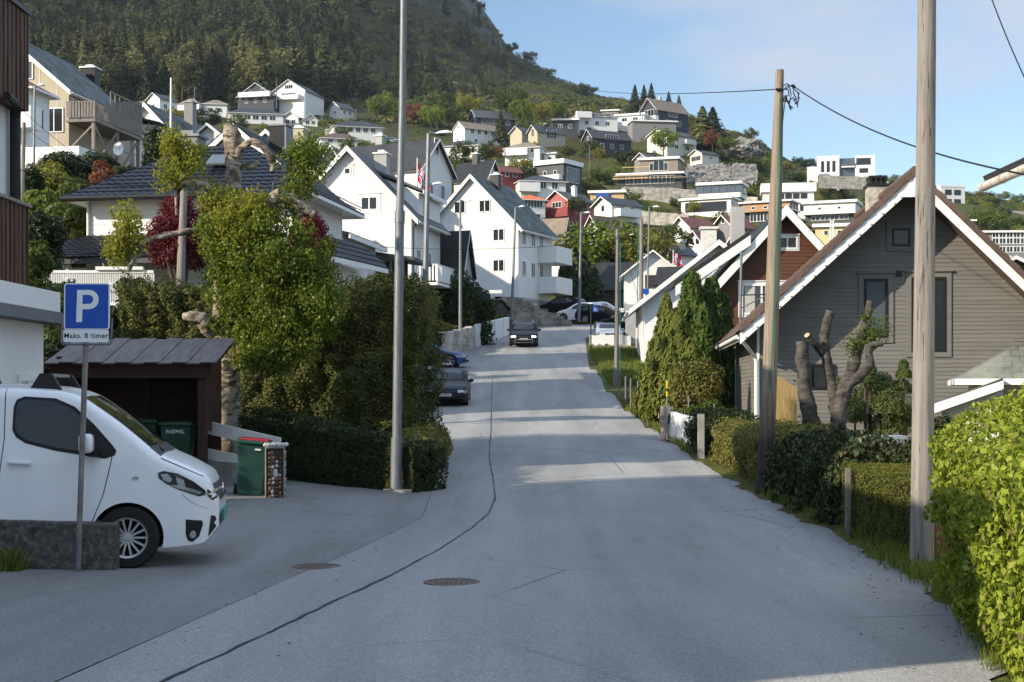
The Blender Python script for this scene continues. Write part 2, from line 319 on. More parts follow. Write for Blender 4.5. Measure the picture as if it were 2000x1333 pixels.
def hedge(name, label, x0, x1, y0, y1, z0, z1, n, size, mat, amp=.06, freq=3.0, rz=0, loc=(0, 0, 0), faces='xXyYZ', tip=None, ntip=0, tipsize=None, group=None, cat_='hedge', depth=.16, spread=.8, aspect=.6, z0b=None, z1b=None, droop=0, round_=0.0, core=.2, seed=1, ribs=0):
    # clipped hedge: leaf-sized faces on the surface of a box, a dark box inside to block see-through; z0b/z1b = heights at the x1 end
    z0b = z0 if z0b is None else z0b; z1b = z1 if z1b is None else z1b
    dx, dy, dz = x1 - x0, y1 - y0, max(z1 - z0, z1b - z0b); ar = {'x': dy * dz, 'X': dy * dz, 'y': dx * dz, 'Y': dx * dz, 'Z': dx * dy}
    tot = sum(ar[k] for k in faces); pts = []; ns = []
    for k in faces:
        m = max(4, int(n * ar[k] / tot)); a = rng.uniform(0, 1, m); b = rng.uniform(0, 1, m); o = np.zeros(m)
        if k == 'x': q = np.c_[o, a, b]; nn = (-1, 0, .25)
        elif k == 'X': q = np.c_[o + 1, a, b]; nn = (1, 0, .25)
        elif k == 'y': q = np.c_[a, o, b]; nn = (0, -1, .25)
        elif k == 'Y': q = np.c_[a, o + 1, b]; nn = (0, 1, .25)
        else: q = np.c_[a, b, o + 1]; nn = (0, 0, 1)
        pts.append(q); ns.append(np.tile(nn, (m, 1)))
    q = np.vstack(pts); nn = np.vstack(ns).astype(float)
    def place(q, nn, dep):
        zl = z0 + (z0b - z0) * q[:, 0]; zh = z1 + (z1b - z1) * q[:, 0]
        p = np.c_[x0 + dx * q[:, 0], y0 + dy * q[:, 1], zl + (zh - zl) * q[:, 2]]
        w = waves(p, freq, 7, seed) * amp + waves(p, freq * 3.1, 7, seed + 5) * amp * .45
        if ribs: w = w + ribs * np.abs(np.sin((p[:, 0] + .1 * np.sin(p[:, 2] * 3)) * 6.5)) - ribs * .6
        p = p + nn * (w - dep)[:, None]
        if round_:
            e = np.minimum(np.minimum(q[:, 1], 1 - q[:, 1]) * dy, np.minimum(q[:, 0], 1 - q[:, 0]) * dx); e2 = np.clip(1 - e / round_, 0, 1); p[:, 2] -= np.where(q[:, 2] > .6, e2 ** 2 * round_ * .8, 0)
        return p
    p = place(q, nn, rng.uniform(0, 1, len(q)) ** 2 * depth); v, f = leaves(p, size, nn, spread, aspect, droop)
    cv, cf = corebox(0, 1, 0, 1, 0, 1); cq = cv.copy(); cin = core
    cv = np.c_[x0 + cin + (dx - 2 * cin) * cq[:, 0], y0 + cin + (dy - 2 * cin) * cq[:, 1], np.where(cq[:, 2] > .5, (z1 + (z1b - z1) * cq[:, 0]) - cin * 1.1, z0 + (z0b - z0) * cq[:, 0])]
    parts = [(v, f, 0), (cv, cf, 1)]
    if tip is not None:
        i = rng.choice(len(q), ntip); k = (q[i, 2] > .55) | (rng.uniform(0, 1, ntip) < .3); i = i[k]
        p2 = place(q[i], nn[i], -rng.uniform(0, .07, len(i))); v2, f2 = leaves(p2, tipsize or size, nn[i] + np.array((0, 0, .8)), .5, .45); parts.append((v2, f2, 2))
    V, Q, mi = cat(*parts); me = np_mesh(name, V, Q, [mat, MAT['core']] + ([tip] if tip else []), mi)
    o = link(name, me, None, loc, rz); return tag(o, label, cat_, group)
# ------------------------------------------------------------------ ground: one sheet, heights measured from the photograph
ZRT = np.array([(-80,-1.6),(0,-1.6),(8.5,-1.76),(15.5,-1.92),(20,-1.95),(28,-1.83),(34,-1.66),(40,-1.45),(48,-1.12),(56,-.76),(70,.2),(82,1.45),(94,2.85),(105,4.1),(115,5.15),(125,5.7),(140,6.2)])
def zr(Y):
    Y = np.asarray(Y, float); return (np.interp(Y - 2, *ZRT.T) + np.interp(Y, *ZRT.T) + np.interp(Y + 2, *ZRT.T)) / 3
XRT = np.array([(-80,3),(6,2.9),(8.9,3.05),(12.5,3.9),(18,4.4),(57,4.5),(85,4.6),(94,5),(102,5.4),(107,9),(110,16),(114,30),(126,42)])
XLT = np.array([(-80,-2.6),(8.5,-2.85),(14.5,-2.3),(22,-1.35),(26,-1.45),(36,-2),(42,-2.4),(50,-3.3),(66,-3.4),(68,-7),(81,-7),(83,-4.5),(86,-4.2),(93,-2.5),(104,-.55),(110,.4),(116,3),(126,4)])
TC = [-800, 0, 150, 300, 500, 700, 850, 930, 1000, 1150, 1300, 1450, 1550, 1700, 2000, 2800]
TR = [20, 28, 34, 40, 60, 90, 120, 160, 230, 320, 430, 600, 750, 900, 1300]
TT = [[1010,1020,1030,1033,1033,1033,1033,1033,1033,1033,1033,1033,1033,1033,1033,1033],
 [890,905,915,925,930,940,943,943,943,943,943,943,943,943,943,943],
 [700,720,750,780,830,880,897,897,897,897,897,897,897,897,897,897],
 [600,620,660,700,770,835,861,861,861,861,861,861,861,862,862,862],
 [450,500,520,580,650,735,785,790,790,790,790,795,800,805,805,805],
 [300,330,360,440,530,610,680,684,684,684,700,715,725,730,735,740],
 [270,290,310,370,430,520,600,625,633,632,640,655,670,680,690,700],
 [250,265,280,320,360,420,500,530,545,572,592,600,605,610,620,640],
 [230,240,250,275,300,340,400,420,435,462,475,485,490,500,520,560],
 [220,225,228,240,260,285,312,325,335,365,388,402,415,430,450,480],
 [200,210,212,220,228,240,248,254,262,285,268,290,330,365,412,440],
 [80,100,130,150,160,175,185,187,190,205,218,265,322,355,402,430],
 [-120,-70,-50,-25,-30,40,112,142,163,200,216,264,324,359,403,430],
 [-700,-600,-560,-500,-420,-250,-110,0,103,186,214,264,326,362,404,430],
 [-1100,-1000,-950,-900,-700,-420,-160,-10,104,190,220,268,330,366,408,430]]
TT = np.array(TT, float); TLR = np.log(TR)
TZ = (HZ - TT) * np.array(TR)[:, None] / F
def sstep(x): x = np.clip(x, 0, 1); return x * x * (3 - 2 * x)
def ZGa(X, Y):
    X = np.asarray(X, float); Y = np.asarray(Y, float); Yc = np.clip(Y, 20, 1300)
    px = np.clip(1000 + F * X / Yc, -800, 2800); i = np.clip(np.searchsorted(TC, px) - 1, 0, len(TC) - 2); tc = np.array(TC, float)
    a = (px - tc[i]) / (tc[i + 1] - tc[i]); ly = np.log(Yc); j = np.clip(np.searchsorted(TLR, ly) - 1, 0, len(TR) - 2); b = (ly - TLR[j]) / (TLR[j + 1] - TLR[j])
    py = (TT[j, i] * (1 - a) + TT[j, i + 1] * a) * (1 - b) + (TT[j + 1, i] * (1 - a) + TT[j + 1, i + 1] * a) * b
    z = (HZ - py) * Yc / F
    r = zr(Y); xl = np.where(Y < 31, -60, np.interp(Y, *XLT.T)); xr = np.interp(Y, *XRT.T)
    d = np.maximum(np.maximum(xl - .8 - X, X - xr - .8), 0); w = 1 - sstep(d / np.where(X < 0, 3.0, 6.0)); w = np.where(Y > 112, w * np.clip((124 - Y) / 12, 0, 1), w); w = np.where(Y < 20, 1, w)
    n = np.sin(X * .05 + Y * .021) * np.sin(Y * .043 - X * .017) + .5 * np.sin(X * .13 + 1) * np.sin(Y * .11)
    crag = (np.abs(np.sin(X * .021 + 2) * np.sin(Y * .017 + X * .004)) + .5 * np.abs(np.sin(X * .06 + Y * .02)) + .3 * np.sin(X * .17) * np.sin(Y * .15)) * np.clip((Y - 480) / 250, 0, 1) * 9 * np.clip((1150 - px) / 250, .15, 1)
    return z * (1 - w) + r * w - crag + n * np.clip((Y - 140) / 300, 0, 1) * 1.6 * (Y < 700)
PADS = []                                   # levelled house plots on the hillside: (X, Y, height difference, radius)
ZG0 = ZGa
def ZGa(X, Y):
    z = ZG0(X, Y); X = np.asarray(X, float); Y = np.asarray(Y, float); sw = np.zeros(np.broadcast(X, Y).shape); sd = sw.copy()
    for a, b, d, r in PADS: w = np.exp(-((X - a) ** 2 + (Y - b) ** 2) / r ** 2); sw = sw + w; sd = sd + w * d
    return z + sd / np.maximum(sw, .7)
def ZG(X, Y): return float(ZGa(X, Y))
def gat(px, py, lo=5, hi=130):                        # first road-level point seen at a pixel
    Ys = np.linspace(lo, hi, 4000); d = zr(Ys) - (HZ - py) * Ys / F; k = np.argmax(d > 0); return Vector((PX(px, Ys[k]), Ys[k], float(zr(Ys[k]))))

def ground_mat():
    t = NT('hillside_ground'); f = t.noise(.03, 6, .62); f2 = t.noise(.35, 6, .7); f3 = t.noise(2.2, 5, .7)
    grass = t.ramp(f3, [(.3, (.035, .055, .012)), (.5, (.075, .1, .02)), (.75, (.12, .135, .03))])
    heath = t.ramp(f2, [(.3, (.035, .035, .016)), (.5, (.08, .07, .026)), (.62, (.11, .1, .03)), (.8, (.075, .085, .022))])
    rock = t.ramp(f3, [(.3, (.12, .115, .11)), (.7, (.3, .29, .275))])
    c = t.mix(t.ramp(f, [(.42, 0), (.56, 1)]), grass, heath)
    g = t.n('NewGeometry'); sx = t.n('SeparateXYZ'); t.put(sx.inputs[0], t.tc.outputs['Object'])
    far = t.ramp(t.math('MULTIPLY', sx.outputs[1], 1 / 600), [(.55, 0), (.8, 1)])
    c = t.mix(far, c, t.ramp(f2, [(.25, (.022, .025, .013)), (.5, (.04, .038, .018)), (.7, (.058, .05, .024)), (.85, (.035, .042, .016))]))  # farther slope painted darker to stand for its shade
    sn = t.n('SeparateXYZ'); t.put(sn.inputs[0], g.outputs['Normal']); stp = t.ramp(t.math('ADD', sn.outputs[2], t.math('MULTIPLY', t.noise(.09, 5, .7), .35)), [(.7, 1), (.84, 0)])
    c = t.mix(t.math('MULTIPLY', stp, far), c, t.ramp(f2, [(.3, (.05, .05, .05)), (.7, (.14, .14, .14))]))
    rk = t.ramp(t.math('ADD', t.math('MULTIPLY', f2, .5), t.math('MULTIPLY', f, .5)), [(.6, 0), (.66, .85)])
    c = t.mix(rk, c, rock); t.bump(f3, .6, .3); return t.out(c, .95, .1)
MAT['ground'] = ground_mat()
rows = np.r_[np.arange(-60, -4, 4), np.arange(-4, 20, 1.0), np.arange(20, 130, 1.5), np.geomspace(130, 1300, 170)]
us = np.r_[np.linspace(-1.6, -.5, 30)[:-1], np.linspace(-.5, .5, 170), np.linspace(.5, 1.6, 30)[1:]]
YY, UU = np.meshgrid(rows, us, indexing='ij'); XX = UU * (np.maximum(YY, 0) + 28); ZZ = ZGa(XX, YY)
xl = np.where(YY < 31, -13.4, np.interp(YY, *XLT.T)); xr = np.interp(YY, *XRT.T)
ZZ -= .062 * ((XX > xl - .6) & (XX < xr + .15) & (YY < 126))
nr, nc = YY.shape; ii = np.arange(nr * nc).reshape(nr, nc)
Q = np.stack([ii[:-1, :-1], ii[:-1, 1:], ii[1:, 1:], ii[1:, :-1]], -1).reshape(-1, 4)
tag(link('ground', np_mesh('ground', np.stack([XX, YY, ZZ], -1).reshape(-1, 3), Q, MAT['ground'], smooth=True)), kind='structure')

def asphalt(name, base, seed):
    t = NT(name); v = t.map((1, 1, 1), loc=(seed, 0, 0)); lane = t.noise(.9, 4, .55, t.map((1.15, .09, 1), loc=(seed, 3, 0))); pat = t.noise(.5, 6, .62, v); gr = t.noise(55, 3, .8, v); gr2 = t.noise(17, 4, .7, v)
    c = t.ramp(lane, [(.3, tuple(x * .62 for x in base)), (.68, tuple(x * 1.27 for x in base))])
    c = t.mix(t.ramp(pat, [(.35, .0), (.75, .5)]), c, tuple(x * 1.22 for x in base))
    c = t.mix(1, c, t.ramp(gr, [(.28, .35), (.5, .98), (.72, 1.75)]), 'MULTIPLY'); c = t.mix(.6, c, t.ramp(gr2, [(.3, .8), (.7, 1.15)]), 'MULTIPLY')
    st = t.ramp(t.noise(.8, 6, .6, t.map((1, .6, 1), loc=(seed + 9, 1, 0))), [(.62, 0), (.74, .5)]); c = t.mix(st, c, tuple(x * .6 for x in base))
    vo = t.n('TexVoronoi', feature='DISTANCE_TO_EDGE'); vo.inputs['Scale'].default_value = .3; t.put(vo.inputs['Vector'], t.mix(.22, v, t.n('TexNoise').outputs[1]))
    ck = t.ramp(vo.outputs['Distance'], [(.0, .8), (.007, 0)]); c = t.mix(t.math('MULTIPLY', ck, t.ramp(t.noise(.25, 3, .5, v), [(.48, 0), (.56, 1)])), c, (.03, .03, .032))
    t.bump(t.math('ADD', gr, gr2), .5, .012); t.b.inputs['Diffuse Roughness'].default_value = 1; return t.out(c, .62, .45)
MAT['asphalt'] = asphalt('worn_asphalt', (.2, .2, .198), 0); MAT['asphalt2'] = asphalt('older_asphalt', (.172, .172, .172), 40)
def strip(name, Ys, xl, xr, n, mat, dz=0, crown=.0):
    V = []; 
    for y, a, b in zip(Ys, xl, xr):
        s = np.linspace(0, 1, n); x = a + (b - a) * s; V.append(np.c_[x, np.full(n, y), float(zr(y)) + dz - crown * (2 * s - 1) ** 2])
    ii = np.arange(len(Ys) * n).reshape(len(Ys), n); Q = np.stack([ii[:-1, :-1], ii[:-1, 1:], ii[1:, 1:], ii[1:, :-1]], -1).reshape(-1, 4)
    return link(name, np_mesh(name, np.vstack(V), Q, mat, smooth=True))
Ys = np.r_[np.arange(-40, 3, 3), np.arange(3, 45, .3), np.arange(45, 112, 1.0), np.arange(112, 126, .5)]
wob = lambda Y, k: .09 * np.sin(Y * 1.3 + k) + .06 * np.sin(Y * 3.1 + 2 * k)
tag(strip('road', Ys, np.interp(Ys, *XLT.T) - .02, np.interp(Ys, *XRT.T) + (wob(Ys, 1) + .05 * np.sin(Ys * 9.7) + .04 * np.sin(Ys * 17 + 1)) * np.where(Ys < 30, 1, .3), 15, MAT['asphalt'], 0, .05), kind='structure')
Yd = np.arange(-10, 31.2, .8)
tag(strip('driveway', Yd, np.full(len(Yd), -13.0), np.interp(Yd, *XLT.T) - .03, 12, MAT['asphalt2'], -.05), kind='structure')
dr_ = bpy.data.objects['driveway']; dr_co = np.array([v.co for v in dr_.data.vertices]); dr_co[:, 2] += np.clip(-dr_co[:, 0] - 2.6, 0, 4) * .018; dr_.data.vertices.foreach_set('co', dr_co.astype(np.float32).ravel())
# tarred joint between the two layings of asphalt
m = MB(); pts = [gat(x, y) for x, y in [(240,1362),(300,1333),(420,1279),(540,1223),(650,1172),(760,1122),(850,1075),(920,1030),(955,1000),(968,970),(962,930),(955,890),(958,850),(960,800),(961,760),(962,735)]]
pts = [p for a, b in zip(pts[:-1], pts[1:]) for p in [a.lerp(b, k / 6) for k in range(6)]]
for i, p in enumerate(pts): p.x += random.uniform(-.012, .012)
for a, b in zip(pts[:-1], pts[1:]):
    d = (b - a); nn = Vector((-d.y, d.x, 0)).normalized() * random.uniform(.008, .019); up = Vector((0, 0, .012))
    za, zb = [float(zr(q.y)) - .05 * (2 * (q.x - np.interp(q.y, *XLT.T)) / (np.interp(q.y, *XRT.T) - np.interp(q.y, *XLT.T)) - 1) ** 2 + .008 for q in (a, b)]
    a2 = Vector((a.x, a.y, za)); b2 = Vector((b.x, b.y, zb)); m.add([a2 - nn, b2 - nn, b2 + nn, a2 + nn], [(0, 1, 2, 3)])
tag(m.build('road_seam', M('tar_seam', (.022, .022, .024), .7, .3, 12)), kind='structure')
MAT['rustiron'] = M('rusty_cast_iron', (.13, .1, .092), .75, .35, 20, .4, 60, metal=.3)
for k, (px, py, w, lab) in enumerate([(882, 1136, .225, 'round rusty manhole cover in the road near the tar seam'), (618, 1099, .225, 'round rusty manhole cover on the driveway before the van')]):
    p = gat(px, py); t = thing('manhole_cover', lab, 'manhole cover', (p.x, p.y, p.z - (.01 if k == 0 else .05)))
    MB().lathe([(w + .05, .0), (w + .05, .008), (w, .01), (w, .002)], n=40).build('cover_ring', MAT['rustiron'], t, True)
    m = MB().lathe([(.0, .006), (w - .008, .006), (w - .008, 0)], n=40)
    for a in range(-5, 6):
        for b in range(-5, 6):
            if math.hypot(a, b) * .05 < w - .04: m.box(a*.05-.016, a*.05+.016, b*.05-.016, b*.05+.016, .006, .011)
    m.build('cover_plate', MAT['rustiron'], t)
# ------------------------------------------------------------------ house builder
def clipz(poly, z0, z1):
    def half(p, z, keep):
        o = []
        for i in range(len(p)):
            a, b = p[i], p[(i + 1) % len(p)]; ia, ib = keep(a[1], z), keep(b[1], z)
            if ia: o.append(a)
            if ia != ib: t = (z - a[1]) / (b[1] - a[1]); o.append((a[0] + t * (b[0] - a[0]), z))
        return o
    p = half(poly, z0, lambda v, z: v >= z - 1e-9); return half(p, z1, lambda v, z: v <= z + 1e-9) if len(p) > 2 else []
def siding(mb, fm, poly, pitch=.16, lap=.014, m=0):
    zs = [p[1] for p in poly]; z = min(zs)
    while z < max(zs) - .01:
        z1 = min(z + pitch, max(zs)); c = clipz(poly, z, z1)
        if len(c) > 2:
            mb.poly([fm(u, zz, .012 + lap * (1 - (zz - z) / pitch)) for u, zz in c], m)
            b = sorted(u for u, zz in c if abs(zz - z) < 1e-6)
            if len(b) > 1: mb.poly([fm(b[0], z, .0), fm(b[-1], z, .0), fm(b[-1], z, .012 + lap), fm(b[0], z, .012 + lap)], m)
        z = z1
def panel_lines(mb, fm, poly, step, m, w=.04, d=.02):
    us = [p[0] for p in poly]; u = min(us) + step
    while u < max(us) - .2:
        zz = []
        for i in range(len(poly)):
            a, b = poly[i], poly[(i + 1) % len(poly)]
            if (a[0] - u) * (b[0] - u) < 0: zz.append(a[1] + (u - a[0]) / (b[0] - a[0]) * (b[1] - a[1]))
        if len(zz) > 1: mb.poly([fm(u - w/2, min(zz), d), fm(u + w/2, min(zz), d), fm(u + w/2, max(zz), d), fm(u - w/2, max(zz), d)], m)
        u += step
def tiles(mb, A, B, C, D, tw=.3, course=.34, amp=.035, step=.03, m=0, k=4, uv=None):
    # tiled roof plane: A-B eave, D-C ridge; courses step up the slope, tiles wave across it
    A, B, C, D = map(Vector, (A, B, C, D)); ud = (B - A).normalized(); up = (D - A); up = (up - ud * up.dot(ud)); sl = up.length; up.normalize(); n = ud.cross(up)
    if n.z < 0: n = -n
    xa, xb, xd, xc = 0, (B - A).dot(ud), (D - A).dot(ud), (C - A).dot(ud); nc = max(1, round(sl / course)); ch = sl / nc
    for i in range(nc):
        ring = []
        for s, off in ((i * ch, step), ((i + 1) * ch, 0.0)):
            l = xa + (xd - xa) * s / sl; r = xb + (xc - xb) * s / sl; ring.append((s, off, l, r))
        l0, r0 = ring[0][2], ring[0][3]
        if r0 - l0 < .05: continue
        cnt = max(2, int((r0 - l0) / tw * k)); vs = []
        for s, off, l, r in ring:
            for j in range(cnt + 1):
                x = l0 + (r0 - l0) * j / cnt; xx = min(max(x, l), r); w = math.sin(2 * math.pi * x / tw) 
                vs.append(A + ud * xx + up * s + n * (off + .01 + amp * (.5 + .5 * w)))
        b = cnt + 1; low = [A + ud * (l0 + (r0 - l0) * j / cnt) + up * ring[0][0] for j in range(b)]
        vs += low; mb.add(vs, [(j, j+1, b+j+1, b+j) for j in range(cnt)] + [(2*b+j, 2*b+j+1, j+1, j) for j in range(cnt)], m)
def set_uv(o, sc=1.0):                       # planar UV per face from its own plane (for slate and brick)
    me = o.data; uvl = me.uv_layers.new(name='uv'); co = np.array([v.co for v in me.vertices])
    for p in me.polygons:
        n = p.normal; u = Vector((0, 0, 1)).cross(n)
        if u.length < .1: u = Vector((1, 0, 0))
        u.normalize(); v = n.cross(u)
        for li in p.loop_indices:
            c = me.vertices[me.loops[li].vertex_index].co; uvl.data[li].uv = (c.dot(u) * sc, c.dot(v) * sc)

class House:
    # local frame: front gable on y=0 facing -y, ridge along +y, base z=0
    def __init__(s, name, label, loc, rz, W, L, He, Rr, wall, roof, trim='trim', og=.5, oe=.45, HeR=None, xr=0.0, sid=0, rooftile=False, depth=3.0, hip=0, cat_='house', front=True, gut=True, th=.16, tw=.33, panel=0, bargew=.2, flat=False, group=None):
        s.t = thing(name, label, cat_, loc, rz, group); s.W, s.L, s.He = W, L, He; s.HeR = He if HeR is None else HeR; s.Rr = Rr; s.xr = xr; s.top = He + Rr; s.trim = MAT[trim]
        w = W / 2; g = [(-w, -depth), (w, -depth), (w, s.HeR), (xr, s.top), (-w, He)]
        if hip or flat: g = [(-w, -depth), (w, -depth), (w, s.HeR), (-w, He)]
        b = MB()
        b.add([(x, 0, z) for x, z in g] + [(x, L, z) for x, z in g], [tuple(range(len(g))), tuple(range(len(g), 2 * len(g)))[::-1]] + [(i, i + len(g), (i + 1) % len(g) + len(g), (i + 1) % len(g)) for i in range(len(g))])
        if sid:
            siding(b, s.fm('F'), [(x, max(z, -.3)) for x, z in g], sid); siding(b, s.fm('R'), [(0, -.3), (L, -.3), (L, s.HeR), (0, s.HeR)], sid); siding(b, s.fm('L'), [(0, -.3), (L, -.3), (L, He), (0, He)], sid)
            for x, y in ((-w, 0), (w, 0), (w, L), (-w, L)): b.box(x - .035, x + .035, y - .035, y + .035, -.3, (He if x < 0 else s.HeR) - .02, 1)
        if panel: panel_lines(b, s.fm('F'), [(x, max(z, 0)) for x, z in g], panel, 1)
        s.wall = b.build('wall', [MAT[wall], s.trim], s.t)
        r = MB(); c = MB(); rm = [MAT[roof]]
        if flat:
            r.box(-w - oe, w + oe, -og, L + oe, He, He + Rr); c.box(-w - oe - .02, w + oe + .02, -og - .02, -og - .003, He - .05, He + Rr + .05)
            c.box(-w - oe - .02, -w - oe - .003, -og, L, He - .05, He + Rr + .05); c.box(w + oe + .003, w + oe + .02, -og, L, He - .05, He + Rr + .05)
        elif hip:
            h = hip; zl = He - .05; e = [(-w - oe, -og, zl), (w + oe, -og, zl), (w + oe, L + oe, zl), (-w - oe, L + oe, zl)]; rd = [(xr, h, s.top), (xr, L - h, s.top)]
            if L < W and hip >= L / 2: rd = [(-w + L / 2, L / 2, s.top), (w - L / 2, L / 2, s.top)]
            if L < W and hip >= L / 2: pl = [(e[0], e[1], rd[1], rd[0]), (e[1], e[2], rd[1], rd[1]), (e[2], e[3], rd[0], rd[1]), (e[3], e[0], rd[0], rd[0])]
            else: pl = [(e[0], e[1], rd[0], rd[0]), (e[1], e[2], rd[1], rd[0]), (e[2], e[3], rd[1], rd[1]), (e[3], e[0], rd[0], rd[1])]
            for A, B, C, D in pl:
                if rooftile: tiles(r, A, B, C, D, tw)
                else: r.poly([A, B, C] + ([D] if C != D else []))
            c.poly(e[::-1]); 
            for i in range(4): a, b2 = Vector(e[i]), Vector(e[(i + 1) % 4]); c.bar(a - Vector((0, 0, .06)), b2 - Vector((0, 0, .06)), .05, .12)
        else:
            for sd, hh in ((-1, He), (1, s.HeR)):
                k = (s.top - hh) / (w - sd * xr); ex = sd * (w + oe); ez = hh - oe * k
                A, B, C, D = (ex, -og, ez), (ex, L + og * .6, ez), (xr, L + og * .6, s.top), (xr, -og, s.top); nn = Vector((sd * k, 0, 1)).normalized() * th
                if sd < 0: A, B, C, D = B, A, D, C
                r.prism([A, B, C, D] , nn) if sd > 0 else r.prism([A, B, C, D], nn)
                if rooftile: tiles(r, *[Vector(q) + nn * 1.02 for q in (A, B, C, D)], tw)
                a, b2 = Vector((ex, -og - .02, ez)), Vector((xr, -og - .02, s.top)); up = Vector((0, 0, 1)); dn = Vector((0, 0, -bargew * .5 + th * .8))
                c.prism([a + up * th * 1.05 - Vector((0, 0, bargew)), b2 + up * th * 1.05 - Vector((0, 0, bargew)), b2 + up * th * 1.1, a + up * th * 1.1], (0, -.035, 0))
                if gut: c.tube([(ex + sd * .06, -og, ez + .03), (ex + sd * .06, L + og * .6, ez + .03)], .065, 8); c.box(min(ex, ex - sd * .02), max(ex, ex - sd * .02), -og, L, ez - .08, ez + .1)
                if oe > .1: c.poly([(sd * w, 0, hh - .02), (sd * w, L, hh - .02), (ex, L, ez - .02), (ex, 0, ez - .02)])
        s.roof = r.build('roof', rm, s.t, fix=not rooftile); 
        if roof.startswith('slate'): set_uv(s.roof)
        s.rt = c.build('roof_trim', s.trim, s.t)
    def fm(s, f):
        w = s.W / 2
        return {'F': lambda u, z, d=0: (u, -d, z), 'R': lambda u, z, d=0: (w + d, u, z), 'L': lambda u, z, d=0: (-w - d, s.L - u, z)}[f]
    def win(s, f, u, z, w, h, nx=2, ny=1, frame=None, pane='glass', fw=.07, casing=0, off=.02, curtain=None, name='window'):
        fm = s.fm(f); fr = MAT[frame] if frame else s.trim; b = MB(); x0, x1, z0, z1 = u - w / 2, u + w / 2, z, z + h
        def bx(a0, a1, c0, c1, d0, d1, m=0):
            q = [fm(a, c, d) for d in (d0, d1) for a, c in ((a0, c0), (a1, c0), (a1, c1), (a0, c1))]
            b.add(q, [(0,1,2,3),(4,7,6,5),(0,4,5,1),(1,5,6,2),(2,6,7,3),(3,7,4,0)], m)
        bx(x0, x0 + fw, z0, z1, 0, off + .05); bx(x1 - fw, x1, z0, z1, 0, off + .05); bx(x0 + fw, x1 - fw, z0, z0 + fw, 0, off + .048); bx(x0 + fw, x1 - fw, z1 - fw, z1, 0, off + .048)
        for i in range(1, nx): c = x0 + (x1 - x0) * i / nx; bx(c - fw * .45, c + fw * .45, z0 + fw, z1 - fw, 0, off + .044)
        for i in range(1, ny): c = z0 + (z1 - z0) * i / ny; bx(x0 + fw, x1 - fw, c - fw * .3, c + fw * .3, 0, off + .036)
        if casing:
            cw = casing; bx(x0 - cw, x0 - .003, z0 - cw, z1 + cw, 0, off + .022); bx(x1 + .003, x1 + cw, z0 - cw, z1 + cw, 0, off + .022); bx(x0 - cw * .98, x1 + cw * .98, z1 + .003, z1 + cw, 0, off + .02); bx(x0 - cw * .98, x1 + cw * .98, z0 - cw, z0 - .003, 0, off + .02)
            bx(x0 - cw * 1.4, x1 + cw * 1.4, z1 + cw + .002, z1 + cw + .04, 0, off + .07)
        o = b.build(name, fr, s.t); p = MB().poly([fm(x0 + .01, z0 + .01, off + .006), fm(x1 - .01, z0 + .01, off + .006), fm(x1 - .01, z1 - .01, off + .006), fm(x0 + .01, z1 - .01, off + .006)])
        p.build('pane', MAT[pane], o)
        if curtain:
            cb = MB()
            for a0, a1 in curtain:
                n = 14; vs = [fm(x0 + w * (a0 + (a1 - a0) * i / n), zz, off + .009 + .006 * (i % 2)) for i in range(n + 1) for zz in (z0 + fw, z1 - fw)]; cb.add(vs, [(2*i, 2*i+2, 2*i+3, 2*i+1) for i in range(n)])
            cb.build('curtain', MAT['curtain'], o)
        return o
    def rows(s, f, n, z, w, h, a=.12, b=.88, **k):
        W = s.L if f in 'LR' else s.W; o = 0 if f in 'LR' else -W / 2
        for i in range(n): s.win(f, o + W * (a + (b - a) * (i + .5) / n), z, w, h, **k)
    def chimney(s, x, y, w, d, z0, z1, mat='midgrey', cap='trim'):
        b = MB().box(x - w/2, x + w/2, y - d/2, y + d/2, z0, z1); b.box(x - w/2 - .08, x + w/2 + .08, y - d/2 - .08, y + d/2 + .08, z1 + .002, z1 + .1, 1); b.box(x - w/4, x + w/4, y - d/4, y + d/4, z1 + .102, z1 + .28, 1)
        return b.build('chimney', [MAT[mat], MAT[cap]], s.roof)
    def box(s, name, x0, x1, y0, y1, z0, z1, mat): return MB().box(x0, x1, y0, y1, z0, z1).build(name, MAT[mat], s.t)
    def balcony(s, f, u0, u1, z, out=1.4, h=1.0, mat='trim', posts=0, name='balcony', slat=0, roofed=False):
        fm = s.fm(f); b = MB()
        def bx(a0, a1, c0, c1, d0, d1):
            q = [fm(a, c, d) for d in (d0, d1) for a, c in ((a0, c0), (a1, c0), (a1, c1), (a0, c1))]; b.add(q, [(0,1,2,3),(4,7,6,5),(0,4,5,1),(1,5,6,2),(2,6,7,3),(3,7,4,0)])
        bx(u0, u1, z - .18, z, 0, out)
        if slat:
            bx(u0, u1, z + h - .07, z + h, out - .06, out); bx(u0, u1, z + .08, z + .14, out - .06, out)
            for e in (u0, u1): bx(e - .04, e + .04, z, z + h - .07, out - .07, out - .001); bx(e - .03, e + .03, z + h - .06, z + h - .005, .02, out - .07)
            n = int((u1 - u0) / slat)
            for i in range(n): c = u0 + (u1 - u0) * (i + .5) / n; bx(c - slat * .3, c + slat * .3, z + .1, z + h - .03, out - .045, out - .02)
            n = int(out / slat)
            for i in range(n):
                for e in (u0, u1): c = out * (i + .5) / n; bx(e - .015, e + .015, z + .1, z + h - .06, c - slat * .3, c + slat * .3)
        else:
            bx(u0, u1, z + .002, z + h, out - .06, out); bx(u0, u0 + .06, z + .002, z + h, .02, out - .062); bx(u1 - .06, u1, z + .002, z + h, .02, out - .062)
        for i in range(posts): c = u0 + .08 + (u1 - u0 - .16) * i / max(1, posts - 1); bx(c - .06, c + .06, z - 2.6, z - .182, out - .13, out - .01)
        return b.build(name, MAT[mat], s.t)
MAT['curtain'] = M('white_curtain', (.42, .41, .38), .9, .1, 4)
BBOX = []                                     # screen boxes of the houses, so that planted trees do not grow through them
